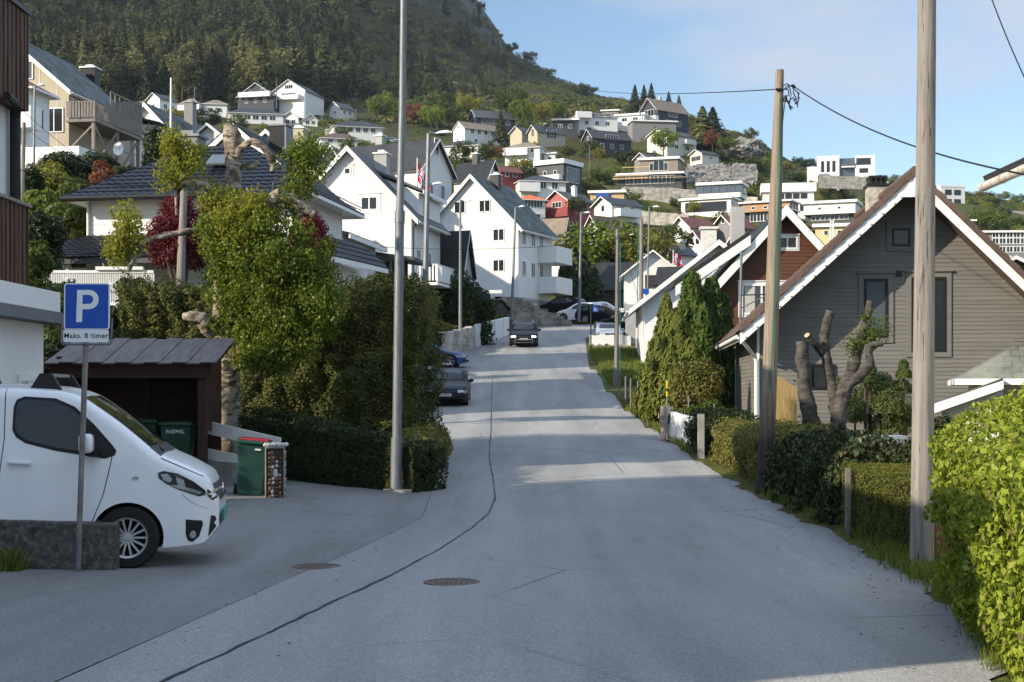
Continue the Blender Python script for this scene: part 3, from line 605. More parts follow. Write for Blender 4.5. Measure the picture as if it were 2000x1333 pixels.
def fh(label, x0, x1, yb, ye, yr, Y, a, rz, wall='white', roof='roof_dark', hip=0, wf=(), wr=(), wl=(), ch=None, trim='trim', name='house', flat=False, og=.5, oe=.4, bal=(), xr=0, frame=None, pane='glass', depth=4.0, group=None):
    rz = R(rz); wd = (x1 - x0) * Y / F; c, sn = abs(math.cos(rz)), abs(math.sin(rz)); Wd = wd / (c + a * sn); Ld = a * Wd; He = max(.3, (yb - ye) * Y / F); Rr = max(.12, (ye - yr) * Y / F)
    Wd -= .3; Ld -= .3
    p = P((x0 + x1) / 2, yb, Y); f = Vector((math.sin(rz), -math.cos(rz), 0)) * (Ld / 2)
    h = House(name, label, p + f, rz, Wd, Ld, He, Rr, wall, roof, trim, og, oe, hip=(Wd / 2 if hip else 0), flat=flat, depth=depth, gut=False, xr=xr, group=group, bargew=.15, th=.1)
    for face, spec in (('F', wf), ('R', wr), ('L', wl)):
        for q in spec:
            n, z, w, hh = q[:4]; k = q[4] if len(q) > 4 else {}
            h.rows(face, n, z, w, hh, **{'nx': 2 if w > .9 else 1, 'frame': frame, 'pane': pane, **k})
    if ch: h.chimney(ch[0] * Wd, ch[1] * Ld, .7, .7, He + Rr * .3, He + Rr + ch[2], ch[3] if len(ch) > 3 else 'midgrey')
    for q in bal: h.balcony(*q[:4], h=q[4] if len(q) > 4 else 1.0, **(q[5] if len(q) > 5 else {}))
    if Y > 138: PADS.append((p.x, p.y, p.z - .9 - float(ZG0(p.x, p.y)), max(Wd, Ld) * .55 + 1.0))
    BBOX.append((x0 - 3, x1 + 3, min(yr, ye) - 3, yb + 2, Y)); return h
# ------------------------------------------------------------------ near houses
def rel(h, px, py, Y): return P(px, py, Y)
# left edge house: white walls, brown boarded bay and balcony (its right side runs along the road)
t = thing('house', 'white house with brown boarded upper bay and balcony at the left picture edge', 'house', (-7.5, 4.6, -1.95))
MB().box(-9, -.24, -1.2, 9.0, 0, 6.3).box(-9, -.241, 9.001, 12.6, 0, 8.0).box(-1.7, -.241, 12.601, 17.5, 0, 8.0).build('wall', MAT['white'], t)  # out-of-frame body stepped and notched to shape its shadow on road and hedge
def boards(name, x, y0, y1, z0, z1, y_end=True):
    m = MB().box(x - 1.6, x, y0, y1, z0, z1); y = y0; i = 0
    while y < y1 - .02:
        m.box(x + .002, x + (.03 if i % 2 else .016), y, min(y + .085, y1), z0 - .02, z1 - .002); y += .09; i += 1
    m.box(x - 1.6, x + .04, y1, y1 + .03, z0 - .02, z1)
    return m.build(name, MAT['clad'], t)
boards('upper_bay', 0, 9.2, 17.5, 6.25, 7.72); boards('balcony', 0, 3, 17.5, 3.52, 4.75)
MB().box(-9.4, .05, -1.5, 8.98, 6.3, 6.5).box(-9.4, .1, 9.0, 12.7, 8.0, 8.22).box(-1.8, .1, 12.7, 17.62, 8.0, 8.22).box(-1.7, .06, 9.1, 17.6, 7.722, 7.8).build('roof', MAT['blackmetal'], t)
MB().box(-1.7, .07, 2.9, 17.6, 4.752, 4.8).build('balcony_cap', MAT['greywood'], t)
m = MB().tube([(-.13, 17.42, 2.9), (-.13, 17.42, 6.2), ], .085, 10); m.tube([(-.13, 17.42, 6.1), (-.05, 17.3, 6.28), (.06, 16.5, 6.26)], .07, 8); m.build('downpipe', MAT['black'], t, True)
MB().box(-1.9, .6, 8.0, 17.3, 3.12, 3.42).build('porch_roof', MAT['trim'], t)
MB().prism([(.6, 8, 3.12), (.72, 8, 2.93), (-.5, 8, 2.93), (-.5, 8, 3.12)], (0, 9.4, 0)).build('porch_eave', MAT['roof_grey'], t)
MB().box(-1.8, .4, 9, 17.12, -.3, 2.93).build('porch_wall', MAT['render'], t)
m = MB(); m.box(.402, .44, 15.95, 16.02, 0, 2.16); m.box(.402, .44, 16.86, 16.95, 0, 2.16); m.box(.402, .438, 16.021, 16.859, 2.06, 2.16); m.box(.402, .43, 16.36, 16.859, 0, 2.058)
d = m.build('door', MAT['trim'], t); MB().poly([(.412, 16.04, .1), (.412, 16.35, .1), (.412, 16.35, 2.0), (.412, 16.04, 2.0)]).build('pane', MAT['glass2'], d)
def text(name, body, size, mat, parent, loc, rot, depth=.001, bold=0, space=1.0, align='CENTER'):
    cu = bpy.data.curves.new(name, 'FONT'); cu.body = body; cu.size = size; cu.align_x = align; cu.align_y = 'CENTER'; cu.extrude = depth; cu.offset = bold; cu.space_character = space
    o = bpy.data.objects.new(name, cu); COL.objects.link(o); bpy.context.view_layer.update()
    me = bpy.data.meshes.new_from_object(o.evaluated_get(bpy.context.evaluated_depsgraph_get())); bpy.data.objects.remove(o)
    me.materials.clear(); me.materials.append(mat); r = link(name, me, parent, loc); r.rotation_euler = rot; return r
MAT['ink'] = M('black_ink', (.015, .015, .017), .5, 0); MAT['signwhite'] = M('sign_white', (.75, .76, .76), .35, .02); MAT['signblue'] = M('sign_blue', (.012, .075, .38), .35, .05)
pl = MB().box(.402, .415, 15.25, 15.41, 1.76, 1.98).build('number_plate', MAT['signwhite'], t)
text('digits', '78', .13, MAT['ink'], pl, (.418, 15.33, 1.87), (R(90), 0, R(90)))
MB().prism([(.402, 15.22, 1.45), (.402, 15.22, 1.63), (.402, 15.42, 1.53)], (.012, 0, 0)).build('arrow_plate', MAT['greyrender'], t)

# grey-brown boarded gable house on the right
GH = House('house', 'grey brown boarded gable house with brown tiled roof and white bargeboards', (11.15, 40.5, -1.45), R(-5), 8.3, 9, 3.4, 3.76, 'grey_siding', 'roof_brown', og=1.2, oe=.6, HeR=3.05, sid=.118, rooftile=True, bargew=.3, th=.12, tw=.3)
h = GH
for u, z, w, hh in ((-.86, 2.9, .66, 1.66), (.6, 2.5, .95, 2.1)): h.win('F', u, z, w, hh, 1, 1, 'blackmetal', 'glass2' if u < 0 else 'glass', .07, 0, .03); 
for u, z, w, hh in ((-.86, 2.9, .66, 1.66), (.6, 2.5, .95, 2.1), (-.16, 5.48, .5, .5)):
    m = MB(); e = .15
    for x0, x1, z0, z1 in ((u-w/2-e, u-w/2-.005, z-e, z+hh+e), (u+w/2+.005, u+w/2+e, z-e, z+hh+e), (u-w/2-.004, u+w/2+.004, z+hh+.005, z+hh+e), (u-w/2-.004, u+w/2+.004, z-e, z-.005)): m.box(x0, x1, -.06, 0, z0, z1)
    m.box(u-w/2-e-.05, u+w/2+e+.05, -.11, 0, z+hh+e+.003, z+hh+e+.045); m.build('window_casing', MAT['grey_siding'], h.t)
h.win('F', -.16, 5.48, .5, .5, 1, 1, 'blackmetal', 'glass', .05, 0, .03); h.win('F', -2.35, 1.45, .7, .7, 1, 1, 'blackmetal', 'glass', .05, 0, .03)
h.box('vent', -.3, -.14, -.06, 0, 4.63, 4.79, 'blackmetal')
c = MB().box(-.42, .16, 4.0, 4.7, 6.0, 7.75).build('chimney', M('lichen_stone', (.4, .37, .32), .9, .35, 3.5, .6, 12, dirt=(.16, .14, .11), dscale=5, damt=.9), h.roof)
m = MB().box(-.48, .22, 3.94, 4.76, 7.752, 7.82)
for k in range(4): m.box(-.38 + k * .15, -.31 + k * .15, 4.05, 4.65, 7.82, 8.0)
m.box(-.4, .14, 4.02, 4.68, 8.0, 8.08); m.build('chimney_cap', MAT['blackmetal'], h.roof)
m = MB(); m.tube([(0, -1.28, 6.75), (0, -1.28, 7.6)], [.04, .012], 6); m.prism([(-.42, -1.27, 6.7), (.42, -1.27, 6.7), (.16, -1.27, 7.1), (-.16, -1.27, 7.1)], (0, -.03, 0)); m.build('finial', MAT['trim'], h.t)
for sd, hw, hh in ((-1, -4.75, 3.4 - .6 * 3.76 / 4.15), (1, 4.75, 3.05 - .6 * 4.11 / 4.15)):   # stepped verge tiles above the bargeboards
    a = Vector((hw, -1.2, hh + .17)); b = Vector((0, -1.2, 7.16 + .17)); n = 17; d = (b - a) / n; m = MB()
    for i in range(n): q = a + d * i; up = Vector((0, 0, .05 if i % 1 == 0 else 0)); m.prism([q + Vector((0, 0, .0)), q + d * 1.0 + Vector((0, 0, -.045)), q + d + Vector((0, 0, .155)), q + Vector((0, 0, .21))], (0, -.12, 0))
    m.build('verge_tiles', MAT['roof_brown'], h.roof, fix=True)
m = MB().tube([(0, -1.3, 7.42), (0, 9, 7.42)], .14, 10); m.build('ridge_tiles', MAT['roof_brown'], h.roof, True)
m = MB(); k = 3.71 / 4.1                                     # rusty screws of the bargeboard
for i in range(15): x = -.55 - i * .31; m.lathe([(0, -1.27), (.025, -1.268), (.025, -1.24)], (x, 0, 7.12 + x * k - .1), 'y', 8)
m.build('bargeboard_screws', MAT['galv'], h.rt)
m = MB(); m.tube([(-4.74, -1.0, 2.86), (-4.5, -.8, 2.6), (-4.25, -.16, 2.35), (-4.22, -.14, 2.2), (-4.22, -.14, -.1)], .05, 8); m.build('downpipe', MAT['trim'], h.t, True)
m = MB().lathe([(.0, -.02), (.012, -.4)], (1.5, -.1, 0), 'y', 6); m = MB(); m.tube([(3.3, -.05, 2.05), (3.4, -.22, 2.1), (4.0, -.24, 1.85)], .015, 6); m.build('washing_line_arm', MAT['galv'], h.t)

# brown boarded gable house behind it
BH = h = House('house', 'dark brown stained gable house with broad white bargeboards', (11.4, 60, -.9), R(-2), 8.4, 10, 3.75, 4.62, 'brown_siding', 'roof_black', og=.55, oe=.5, sid=.15, bargew=.45, th=.16)
h.win('F', .12, 6.75, .85, .52, 2, 1, None, 'glass', .06, .07, .02); h.win('F', -.95, 4.0, 1.75, 1.3, 2, 1, None, 'glass2', .09, .1, .02, curtain=((.1, .34), (.58, .9)))
h.win('F', -1.0, 1.0, 1.6, 1.2, 2, 1, None, 'glass', .09, .1); MB().box(-1.5, -.9, 6, 6.6, 7, 9.3).build('chimney', MAT['greyrender'], h.roof)
m = MB(); a = Vector((-1.5, -.7, 6.85)); b = Vector((-4.6, -.7, 4.75)); m.prism([a, b, b + Vector((0, 0, .42)), a + Vector((0, 0, .42))], (0, -.05, 0)); m.build('wing_bargeboard', MAT['trim'], h.t)
MB().prism([a + Vector((0, 0, .42)), b + Vector((-.05, 0, .42)), b + Vector((-.05, 0, .6)), a + Vector((0, 0, .62))], (0, 6, 0)).build('wing_roof', MAT['roof_black'], h.t)
# white house with long sweeping roof
h = House('house', 'white boarded house with a long dark roof sweeping down beside the conifers', (11.5, 80, 1.2), R(-3), 8.4, 10, 3.7, 3.25, 'white', 'roof_black', og=.6, oe=.8, sid=.16, bargew=.3, th=.12)
h.win('F', .15, 5.5, .55, .55, 1, 1, None, 'glass', .05); h.box('garage_wing', -4.2, -3.6, -1.2, -.05, -.5, 1.5, 'white')
MB().box(-.35, .55, 7, 7.8, 6, 8.5).box(-.45, .65, 6.9, 7.9, 8.502, 8.65).build('chimney', M('white_stone', (.6, .58, .54), .9, .2, 5, .5, 10), h.roof)
# right edge: tall pale house (its eave) and its slate roofed extension
h = House('house', 'pale house at the right picture edge showing only eave and corner', (12.64, 11.2, -1.9), 0, 9.5, 10.6, 5.25, 2.2, 'offwhite', 'roof_dark', og=.25, oe=.6, gut=False, th=.2)
m = MB().tube([(-5.41, -.2, 5.0), (-5.41, 10.85, 5.0)], .068, 10)
for k in range(14): m.lathe([(.078, -.03), (.078, .03)], (-5.41, .3 + k * .8, 5.0), 'y', 10)
m.build('gutter', M('rust_stained_gutter', (.5, .47, .42), .6, .15, 4, dirt=(.3, .17, .09), dscale=6, damt=.8), h.t, True); MB().tube([(-4.7, 10.75, 4.7), (-4.7, 10.75, -.2)], .07, 10).build('downpipe', MAT['trim'], h.t, True)
h = House('house', 'cream extension with greenish slate hip roof beside the beech hedge', (12.2, 27.5, -1.9), R(-16), 6.2, 6.4, 2.15, 1.95, 'cream', 'slate_green', og=.4, oe=.45, hip=3.1)
m = MB(); 
for k in range(3): m.tube([(-2.4, .62 + k * .03, 2.92 - k * .07), (3.6, .62 + k * .03, 2.92 - k * .07)], .012, 5)
m.build('snow_guard', MAT['rustiron'], h.roof)
MB().prism([(-3.95, -1.4, 1.5), (-2.7, -1.4, 1.98), (-2.7, -1.4, 2.1), (-4.0, -1.4, 1.6)], (0, 1.8, 0)).build('porch_roof', MAT['slate_green'], h.t); MB().prism([(-4.0, -1.45, 1.42), (-2.7, -1.45, 1.9), (-2.7, -1.45, 2.06), (-4.0, -1.45, 1.6)], (0, -.04, 0)).build('porch_bargeboard', MAT['trim'], h.t)
MB().prism([(-3.8, -1.2, -.2), (-2.7, -1.2, -.2), (-2.7, -1.2, 1.9), (-3.8, -1.2, 1.5)], (0, 1.4, 0)).build('porch_wall', MAT['offwhite'], h.t)
m = MB().tube([(-2.75, -.02, 1.95), (-2.75, -.3, 1.98), (-2.75, -.3, 1.9)], .015, 6); m.lathe([(.02, 1.9), (.1, 1.82), (.1, 1.8), (.055, 1.6), (.03, 1.56)], (-2.75, -.3, 0), 'z', 6)
m.build('wall_lantern', MAT['greyrender'], h.t)

# ------------------------------------------------------------------ left side, from front to back
BL = h = House('house', 'white boarded house with glazed blue black hip roofs behind the maple', (-11.5, 51.6, 2.2), R(-9), 7.8, 5.7, 4.75, 2.25, 'white', 'roof_blue', og=.75, oe=.75, sid=.17, hip=3.6, rooftile=True, depth=4)
for u in (1.6, 2.95, 4.4): h.win('R', u, 2.0, .62, 1.15, 1, 1, None, 'glass2', .08, .07, curtain=((.12, .4), (.6, .88)))
h.win('F', -1.0, 2.9, .9, 1.1); h.win('F', 1.2, 2.9, .9, 1.1)
h.chimney(-1.4, 3.2, 1.0, .9, 5.5, 7.4, 'midgrey', 'galv')
MB().tube([(-.35, .9, 5.95), (-.35, 1.2, 6.07)], .02, 5); m = MB().prism([(.15, .85, 5.98), (.95, .85, 5.98), (.95, 1.6, 6.42), (.15, 1.6, 6.42)], (0, -.03, .05)); m.build('skylight', [MAT['galv']], h.roof); MB().poly([(.22, .86, 6.06), (.88, .86, 6.06), (.88, 1.5, 6.44), (.22, 1.5, 6.44)]).build('skylight_pane', MAT['glass2'], h.roof)
m = MB()
for k in range(2): m.tube([(4.66, -.4, 4.85 + k * .12), (4.66, 5.9, 4.85 + k * .12)], .02, 5)
m.build('snow_guard', MAT['blackmetal'], h.roof)
MB().tube([(-4.65, -.84, 4.62), (4.65, -.84, 4.62)], .1, 8).build('gutter', MAT['blackmetal'], h.t, True); MB().tube([(-3.95, -.1, 4.6), (-3.95, -.1, 0)], .05, 8).build('downpipe', MAT['trim'], h.t, True)
# porch skirt on the left and the low wing on the right of the same house
m = MB(); A, B, C, D = (-6.2, -2.9, 2.3), (1.5, -2.9, 2.3), (1.5, -.1, 3.35), (-3.9, -.1, 3.35); tiles(m, A, B, C, D); tiles(m, (-6.2, 3, 2.3), A, D, (-3.9, .5, 3.35)); m.build('porch_roof', MAT['roof_blue'], h.t)
m = MB().box(-6.15, 1.5, -2.85, -2.8, 2.1, 2.29)
m.build('porch_fascia', MAT['darkgrey'], h.t)
for x in (-5.6, -3.6, -1.2): MB().box(x - .12, x + .12, -2.6, -2.36, -2, 2.1).build('porch_post', MAT['trim'], h.t)
h.box('porch_wall', -5.2, -3.95, -.3, 2, -2, 2.2, 'white')
m = MB(); tiles(m, (4.9, -1, 2.55), (5.7, 6.0, 2.55), (3.95, 6.0, 3.45), (3.95, -1, 3.45)); m.build('wing_roof', MAT['roof_blue'], h.t)
MB().prism([(4.95, -1, 2.35), (5.75, 6.0, 2.35), (5.75, 6.0, 2.53), (4.95, -1, 2.53)], (-.03, 0, 0)).build('wing_fascia', MAT['trim'], h.t); h.box('wing_wall', 3.92, 4.6, -.8, 7, -2, 2.5, 'white')
h.win('R', 2.2, -.6, .5, .8)
# louvred wing between the two gables
t = thing('house_wing', 'low white wing with dark slatted screen between the two white gables', 'house', (-6.9, 60, 3.4), R(-9))
MB().box(-4, -.2, 0, 5.5, -3, 3.1).build('wall', MAT['white'], t); MB().prism([(-4, -.5, 3.95), (.25, -.5, 2.95), (.25, -.5, 3.1), (-4, -.5, 4.1)], (0, 6.4, 0)).build('roof', MAT['roof_blue'], t)
MB().box(.2, .28, -.5, 5.9, 2.86, 3.05).build('gutter', MAT['trim'], t)
t2 = thing('slatted_screen', 'dark slatted timber screen under a shallow grey roof', 'screen', (-6.1, 66.4, 3.3), R(-9)); m = MB().box(-2, 1.3, 0, .06, -1, 2.6)
for k in range(11): m.box(-1.95 + k * .3, -1.83 + k * .3, -.1, -.002, -1, 2.6, 1)
m.build('slats', [MAT['dark'], MAT['greywood']], t2); MB().prism([(-2.3, -.5, 3.15), (1.7, -.5, 2.6), (1.7, -.5, 2.75), (-2.3, -.5, 3.3)], (0, 4, 0)).build('roof', MAT['roof_grey'], t2)

H1 = h = House('house', 'white gable house with near black roof and tall black chimney left of centre', (-14.0, 73, 5), R(-11), 8.4, 4.2, 4.75, 3.5, 'white', 'roof_black', og=.5, oe=.45, sid=.17, rooftile=True, bargew=.3)
h.box('chimney', .9, 1.75, 2.2, 3.2, 6.6, 8.75, 'blackmetal'); MB().box(1.76, 1.84, 2.15, 3.25, 6.4, 8.7).box(.86, 1.85, 2.14, 3.26, 8.752, 8.85).build('chimney_flashing', MAT['galv'], h.roof)
h.win('F', -.9, 4.6, .7, .6, 1, 1, casing=.07); h.win('R', 2.2, 3.4, .6, .8); h.win('R', 3.5, 3.4, .5, .8)
h = House('house', 'white house with slate roof and stone chimney just behind the black roofed gable', (-17.7, 104, 9.2), R(-11), 10.4, 6, 5.0, 4.4, 'white', 'slate', og=.5, oe=.6, bargew=.3)
h.chimney(1.5, 2.4, 1.0, .9, 8.0, 10.0, 'beige', 'trim')
h = House('house', 'white house with brown roof seen behind the top of the pollarded birch', (-22.8, 108, 12.3), R(-14), 9.5, 8, 3.9, 3.6, 'white', 'roof_brown', og=.4, oe=.5)
H2 = h = House('house', 'white boarded gable house with tiny attic window and double window with casing', (-10.4, 91.5, 5), R(-12), 8.2, 7, 6.1, 4.2, 'white', 'roof_grey', og=.45, oe=.6, sid=.17, bargew=.34)
h.win('F', -.1, 8.65, .5, .5, 1, 1, None, 'glass', .1, .14); h.win('F', 1.35, 6.35, 1.15, .9, 2, 1, None, 'glass', .09, .16)
h.chimney(1.5, 2.2, .85, .75, 7.8, 10.25, 'greyrender', 'trim')
MB().prism([(1.6, 1.4, 8.7), (4.2, 1.4, 7.6), (4.2, 1.4, 5.5), (1.6, 1.4, 5.5)], (0, 5.4, 0)).build('dormer', MAT['white'], h.t); MB().prism([(1.4, 1.1, 8.95), (4.6, 1.1, 7.6), (4.6, 1.1, 7.76), (1.4, 1.1, 9.12)], (0, 5.9, 0)).build('dormer_roof', MAT['roof_grey'], h.t)
MB().box(4.56, 4.64, 1.1, 7.0, 7.5, 7.75).build('dormer_gutter', MAT['trim'], h.t)
h.win('R', 3.0, 6.3, .8, .8, 1).location = (.12, 0, 0); h.win('R', 1.6, 2.9, .9, 1.1, 2, casing=.1); h.win('R', 4.2, 2.9, .9, 1.1, 2, casing=.1)
h.balcony('R', .2, 5.6, 1.75, 1.7, 1.15, 'trim', slat=.2); MB().tube([(4.65, -.2, 5.55), (4.25, .05, 5.2), (4.25, .05, 1.6)], .05, 8).build('downpipe', MAT['black'], h.t)
H4 = h = House('house', 'white three storey gable house with slate roof and two corner balconies', (-3.4, 122.2, 7), R(-24), 8.6, 7.4, 6.75, 4.35, 'render', 'slate', og=.4, oe=.5, panel=1.45, bargew=.34, depth=4)
for u, z in ((-1.15, 8.0), (1.2, 8.0), (2.5, 5.5), (2.5, 2.9), (-2.5, 5.5), (-2.5, 2.9)): h.win('F', u, z, 1.08, 1.05, 2)
for z in (2.55, 5.2):
    for u in (1.1, 3.1, 4.9): h.win('R', u, z, .8, 1.3, 2)
for z in (4.1, 1.45): h.balcony('R', 4.2, 7.9, z, 1.75, 1.25, 'white')
MB().poly([(4.32, 0, .8), (4.32, 7.4, .8), (4.32, 7.4, .95), (4.32, 0, .95)]).build('band', MAT['trim'], h.t)
MB().box(-4.34, 4.34, -.04, 7.4, -4, .7).build('basement', MAT['greyrender'], h.t); h.chimney(.7, 3.4, .7, .7, 9.6, 11.6, 'blackmetal', 'trim'); h.chimney(.1, 5.6, .5, .5, 10, 11.5, 'redwhite', 'redwhite')
for u in (1.2, 3.2): MB().box(4.345, 4.39, u, u + .8, -.9, .35).build('basement_door', MAT['trim'], h.t)
MB().box(4.35, 4.38, 5.0, 7.2, -1.6, .2).build('garage_door', MAT['midgrey'], h.t); MB().box(4.35, 4.37, .1, .75, -.8, .0).build('wall_sign', MAT['signblue'], h.t)
# top left group
h = House('house', 'white boarded two storey house with red roof edge and white balconies on the left slope', (-32.5, 86, 12.6), R(-9), 7.4, 2.6, 5.4, 1.0, 'white', 'roof_red', og=.4, oe=.5, sid=.2, hip=1.3)
h.balcony('F', 1.9, 4.6, 2.9, 1.4, 1.1, 'white'); h.balcony('F', 1.6, 8.0, .1, 2.2, 1.3, 'white'); h.win('F', 2.4, .9, 1.3, 1.1, 2); h.win('F', 2.6, 4.1, 1.2, .8, 2); h.win('F', -.6, .9, .9, 1.0, 1); h.win('R', 1.3, 3.1, 1.2, 1.3, 2)
B1 = h = House('house', 'beige panelled gable house with steep slate roof and open timber balcony on posts', (-33.2, 93.4, 12), R(-9), 9.2, 9.4, 7.3, 3.9, 'beige', 'slate', og=.35, oe=.3, panel=1.2, bargew=.3)
h.win('F', 1.4, 8.1, 1.5, 1.2, 1, frame=None, pane='glass2'); h.win('F', 3.6, 4.6, 1.3, 1.6, 2); h.win('R', 1.2, 5.6, 1.4, 1.3, 2)
h.chimney(-.2, 2.6, .95, .9, 10.5, 12.3, 'midgrey', 'dark'); h.balcony('R', -.4, 6.8, 5.35, 2.0, 1.15, 'greywood', slat=.2)
m = MB()
for y in (-.3, 3.2, 6.6): m.box(6.3, 6.5, y, y + .2, -2, 5.17)
m.bar((6.4, -.2, 5.1), (6.4, 3.3, 2.2), .12, .14); m.bar((6.4, -.2, 2.2), (6.4, 3.3, 5.1), .1, .14); m.bar((6.4, 3.3, 2.2), (6.4, 6.7, 5.1), .1, .14); m.bar((6.38, -.2, 5.0), (4.7, -.2, 3.4), .1, .12); m.build('balcony_braces', MAT['greywood'], h.t)
m = MB().box(4.7, 6.6, 6.85, 6.95, 5.2, 7.9)
for k in range(7): m.box(6.5, 6.56, 2 + k * .7, 2.06 + k * .7, 6.5, 7.6)
m.box(6.5, 6.58, 2, 6.9, 7.5, 7.6); m.build('balcony_screen', MAT['greywood'], h.t)
h = House('house', 'cream boarded house with slate roof and small dormer behind the timber balcony', (-31.6, 103.4, 11.5), R(-9), 9.2, 10, 6.9, 3.6, 'offwhite', 'slate', og=.2, oe=.3, sid=.22)
h.chimney(.9, .8, 1.1, 1.0, 9.3, 11.7, 'blackmetal', 'trim'); h.box('dormer', 3.0, 5.2, 2.6, 5, 6.3, 7.9, 'cream'); MB().prism([(2.3, 2.2, 8.7), (5.6, 2.2, 7.85), (5.6, 2.2, 8.0), (2.3, 2.2, 8.85)], (0, 3.3, 0)).build('dormer_roof', MAT['slate'], h.t)
h.win('R', 3.8, 6.6, 1.3, 1.0, 3).location = (.62, 0, 0)
for u in (1.4, 5.5, 8): h.win('R', u, 2.8, .9, 1.2, 1)
h = House('house', 'white house with steep white bargeboards right of the cream dormer house', (-30.4, 119, 14), R(-13), 8.5, 12, 5.2, 4.4, 'white', 'slate', og=.4, oe=.5, bargew=.4); h.chimney(1.6, 5, .8, .8, 8, 10.6, 'midgrey', 'galv')
t = thing('satellite_dish', 'white satellite dish beside the timber balcony posts', 'satellite dish', P(231, 291, 91.5), R(-25)); MB().lathe([(.0, .12), (.2, .1), (.38, .03), (.42, 0)], axis='y', n=24).build('dish', MAT['signwhite'], t, True); MB().tube([(0, .1, 0), (0, .5, -.1), (.2, 1.5, -.2)], .03, 6).build('bracket', MAT['galv'], t)
# dark big roof, black garage, others round the bend
fh('white house under a broad dark tiled roof with its gable to the right', 632, 886, 425, 341, 283, 128, 1.7, 64, roof='roof_dark', wf=[(2, 1.2, .8, 1.5), (1, 5.2, .8, 1.5)], wl=[(2, 1.0, .9, 1.3)], ch=(.1, .62, .9, 'greyrender'), og=.35)
fh('small white dormer gable rising from the broad dark tiled roof', 634, 668, 320, 307, 289, 118, 1.0, -8, name='house', roof='roof_dark', wf=[(1, .1, .5, .7)])
fh('black tiled garage with grey gable in front of the three storey house', 840, 924, 562, 515, 453, 98.5, 1.25, 70, wall='greyrender', roof='roof_black', og=.3, wl=[(1, .2, 2.2, .6)])
fh('dark roofed white house between the flag and the three storey house', 884, 976, 385, 352, 318, 175, 1.3, 62, roof='roof_black', wf=[(1, 1.6, .8, 1.2)], ch=(0, .5, 1, 'blackmetal'))
fh('white house with brown tiled roof right behind the three storey house', 1048, 1112, 520, 478, 428, 150, 1.1, 66, roof='roof_tan', wl=[(1, .5, .9, 1.1)])
fh('low white gable house with brown framed windows at the road bend', 1212, 1335, 592, 540, 496, 122, .9, -4, roof='roof_black', wf=[(1, 1.1, 1.3, 1.1, {'frame': 'brown_siding'})], wr=[(1, .5, 1, 1)])
fh('dark garage with black tiled roof behind the parked cars', 1160, 1262, 592, 556, 514, 142, 1.5, 78, wall='dark', roof='roof_black', og=.3)
fh('small black roofed annex in front of the sweeping roof', 1282, 1345, 585, 546, 523, 104, 1.2, 70, roof='roof_black')
# ------------------------------------------------------------------ houses up the hillside (left to right, far rows first)
g = dict(frame='dark')
fh('dark timber chalet with white balcony below the forest', 468, 562, 213, 196, 171, 430, 1.0, -14, wall='navy', roof='roof_black', wf=[(2, 3.4, 1.1, 1.6), (3, .6, 1, 1.4)], bal=[('F', -5, 5, 2.4, 1.3)], ch=(-.2, .4, .8, 'dark'))
fh('grey and white gable house with broad white balcony below the forest', 536, 630, 216, 187, 165, 432, 1.2, -18, wall='white', roof='roof_black', wf=[(1, 5.2, 2.6, 1.2, {'nx': 4}), (1, 2.8, 4.6, 1.2, {'nx': 4})], bal=[('F', -4, 4, 2.0, 1.2)])
fh('small white cottage with grey wing at the forest edge', 643, 692, 229, 215, 203, 440, 1.3, -38, wall='white', roof='roof_grey', wf=[(1, .4, 1, 1)], wr=[(2, .5, 1, 1)])
fh('long low white house with flat dark hip roof left of the double gabled house', 440, 557, 244, 227, 213, 380, .55, 12, hip=1, roof='roof_black', wf=[(5, .6, 1.6, 1.2)], wr=[(2, .6, 1.5, 1.2)])
fh('white house with twin gables, left gable', 553, 592, 249, 233, 222, 384, 1.0, -10, roof='roof_grey', wf=[(2, .5, 1.1, 1.1)])
fh('white house with twin gables, right gable', 588, 623, 250, 238, 226, 382, 1.0, 10, roof='roof_grey', wf=[(2, .5, 1.0, 1.1)])
fh('pale house with blue black hip roof above the big dark roof', 640, 750, 268, 253, 237, 350, .6, 15, hip=1, roof='roof_black', wf=[(5, .5, 1.2, 1.2)], wr=[(1, .5, 1.8, 1.2)])
fh('white house with low brown hip roof above the big dark roof', 617, 705, 288, 275, 261, 300, .7, 14, hip=1, roof='roof_brown', wf=[(3, .4, 1, .8)], ch=(-.3, .5, .5, 'beige'))
fh('white two storey house with brown hip roof left below the forest', 346, 402, 238, 209, 193, 400, .8, -12, hip=1, roof='roof_tan', wf=[(3, 3.0, 1.2, 1), (3, .5, 1.6, 1.6)], bal=[('F', -4, 4, 2.6, 1.2)])
fh('white hip roofed wing with grey base right of the brown hip roof', 396, 447, 240, 207, 196, 402, .8, 6, hip=1, roof='roof_tan', wf=[(2, 2.6, 1.2, 1.1), (2, .3, 1.2, 1.2)])
fh('white house with dark roof behind the steep bargeboards', 288, 346, 232, 198, 186, 385, 1.2, -35, roof='roof_dark', wf=[(1, 2, 1, 1.4)], wr=[(2, 2, 1.2, 1.4)])
fh('long black house with grey roof among birches', 916, 1008, 252, 234, 218, 432, 2.2, -68, wall='navy', roof='roof_grey', wr=[(5, .8, 1.4, 1.5)])
fh('white gable house with tan roof right of the dark pylons', 884, 978, 279, 257, 242, 400, 1.9, -56, roof='roof_tan', wf=[(1, 3.4, .7, .7)], wr=[(4, 1.8, 1.1, 1.2), (2, -.6, 1, 1)], og=.3)
fh('small twin grey gable house beside a conifer', 995, 1042, 274, 262, 250, 385, 1.1, -40, wall='beige', roof='roof_dark', wr=[(2, .5, 1.2, 1)])
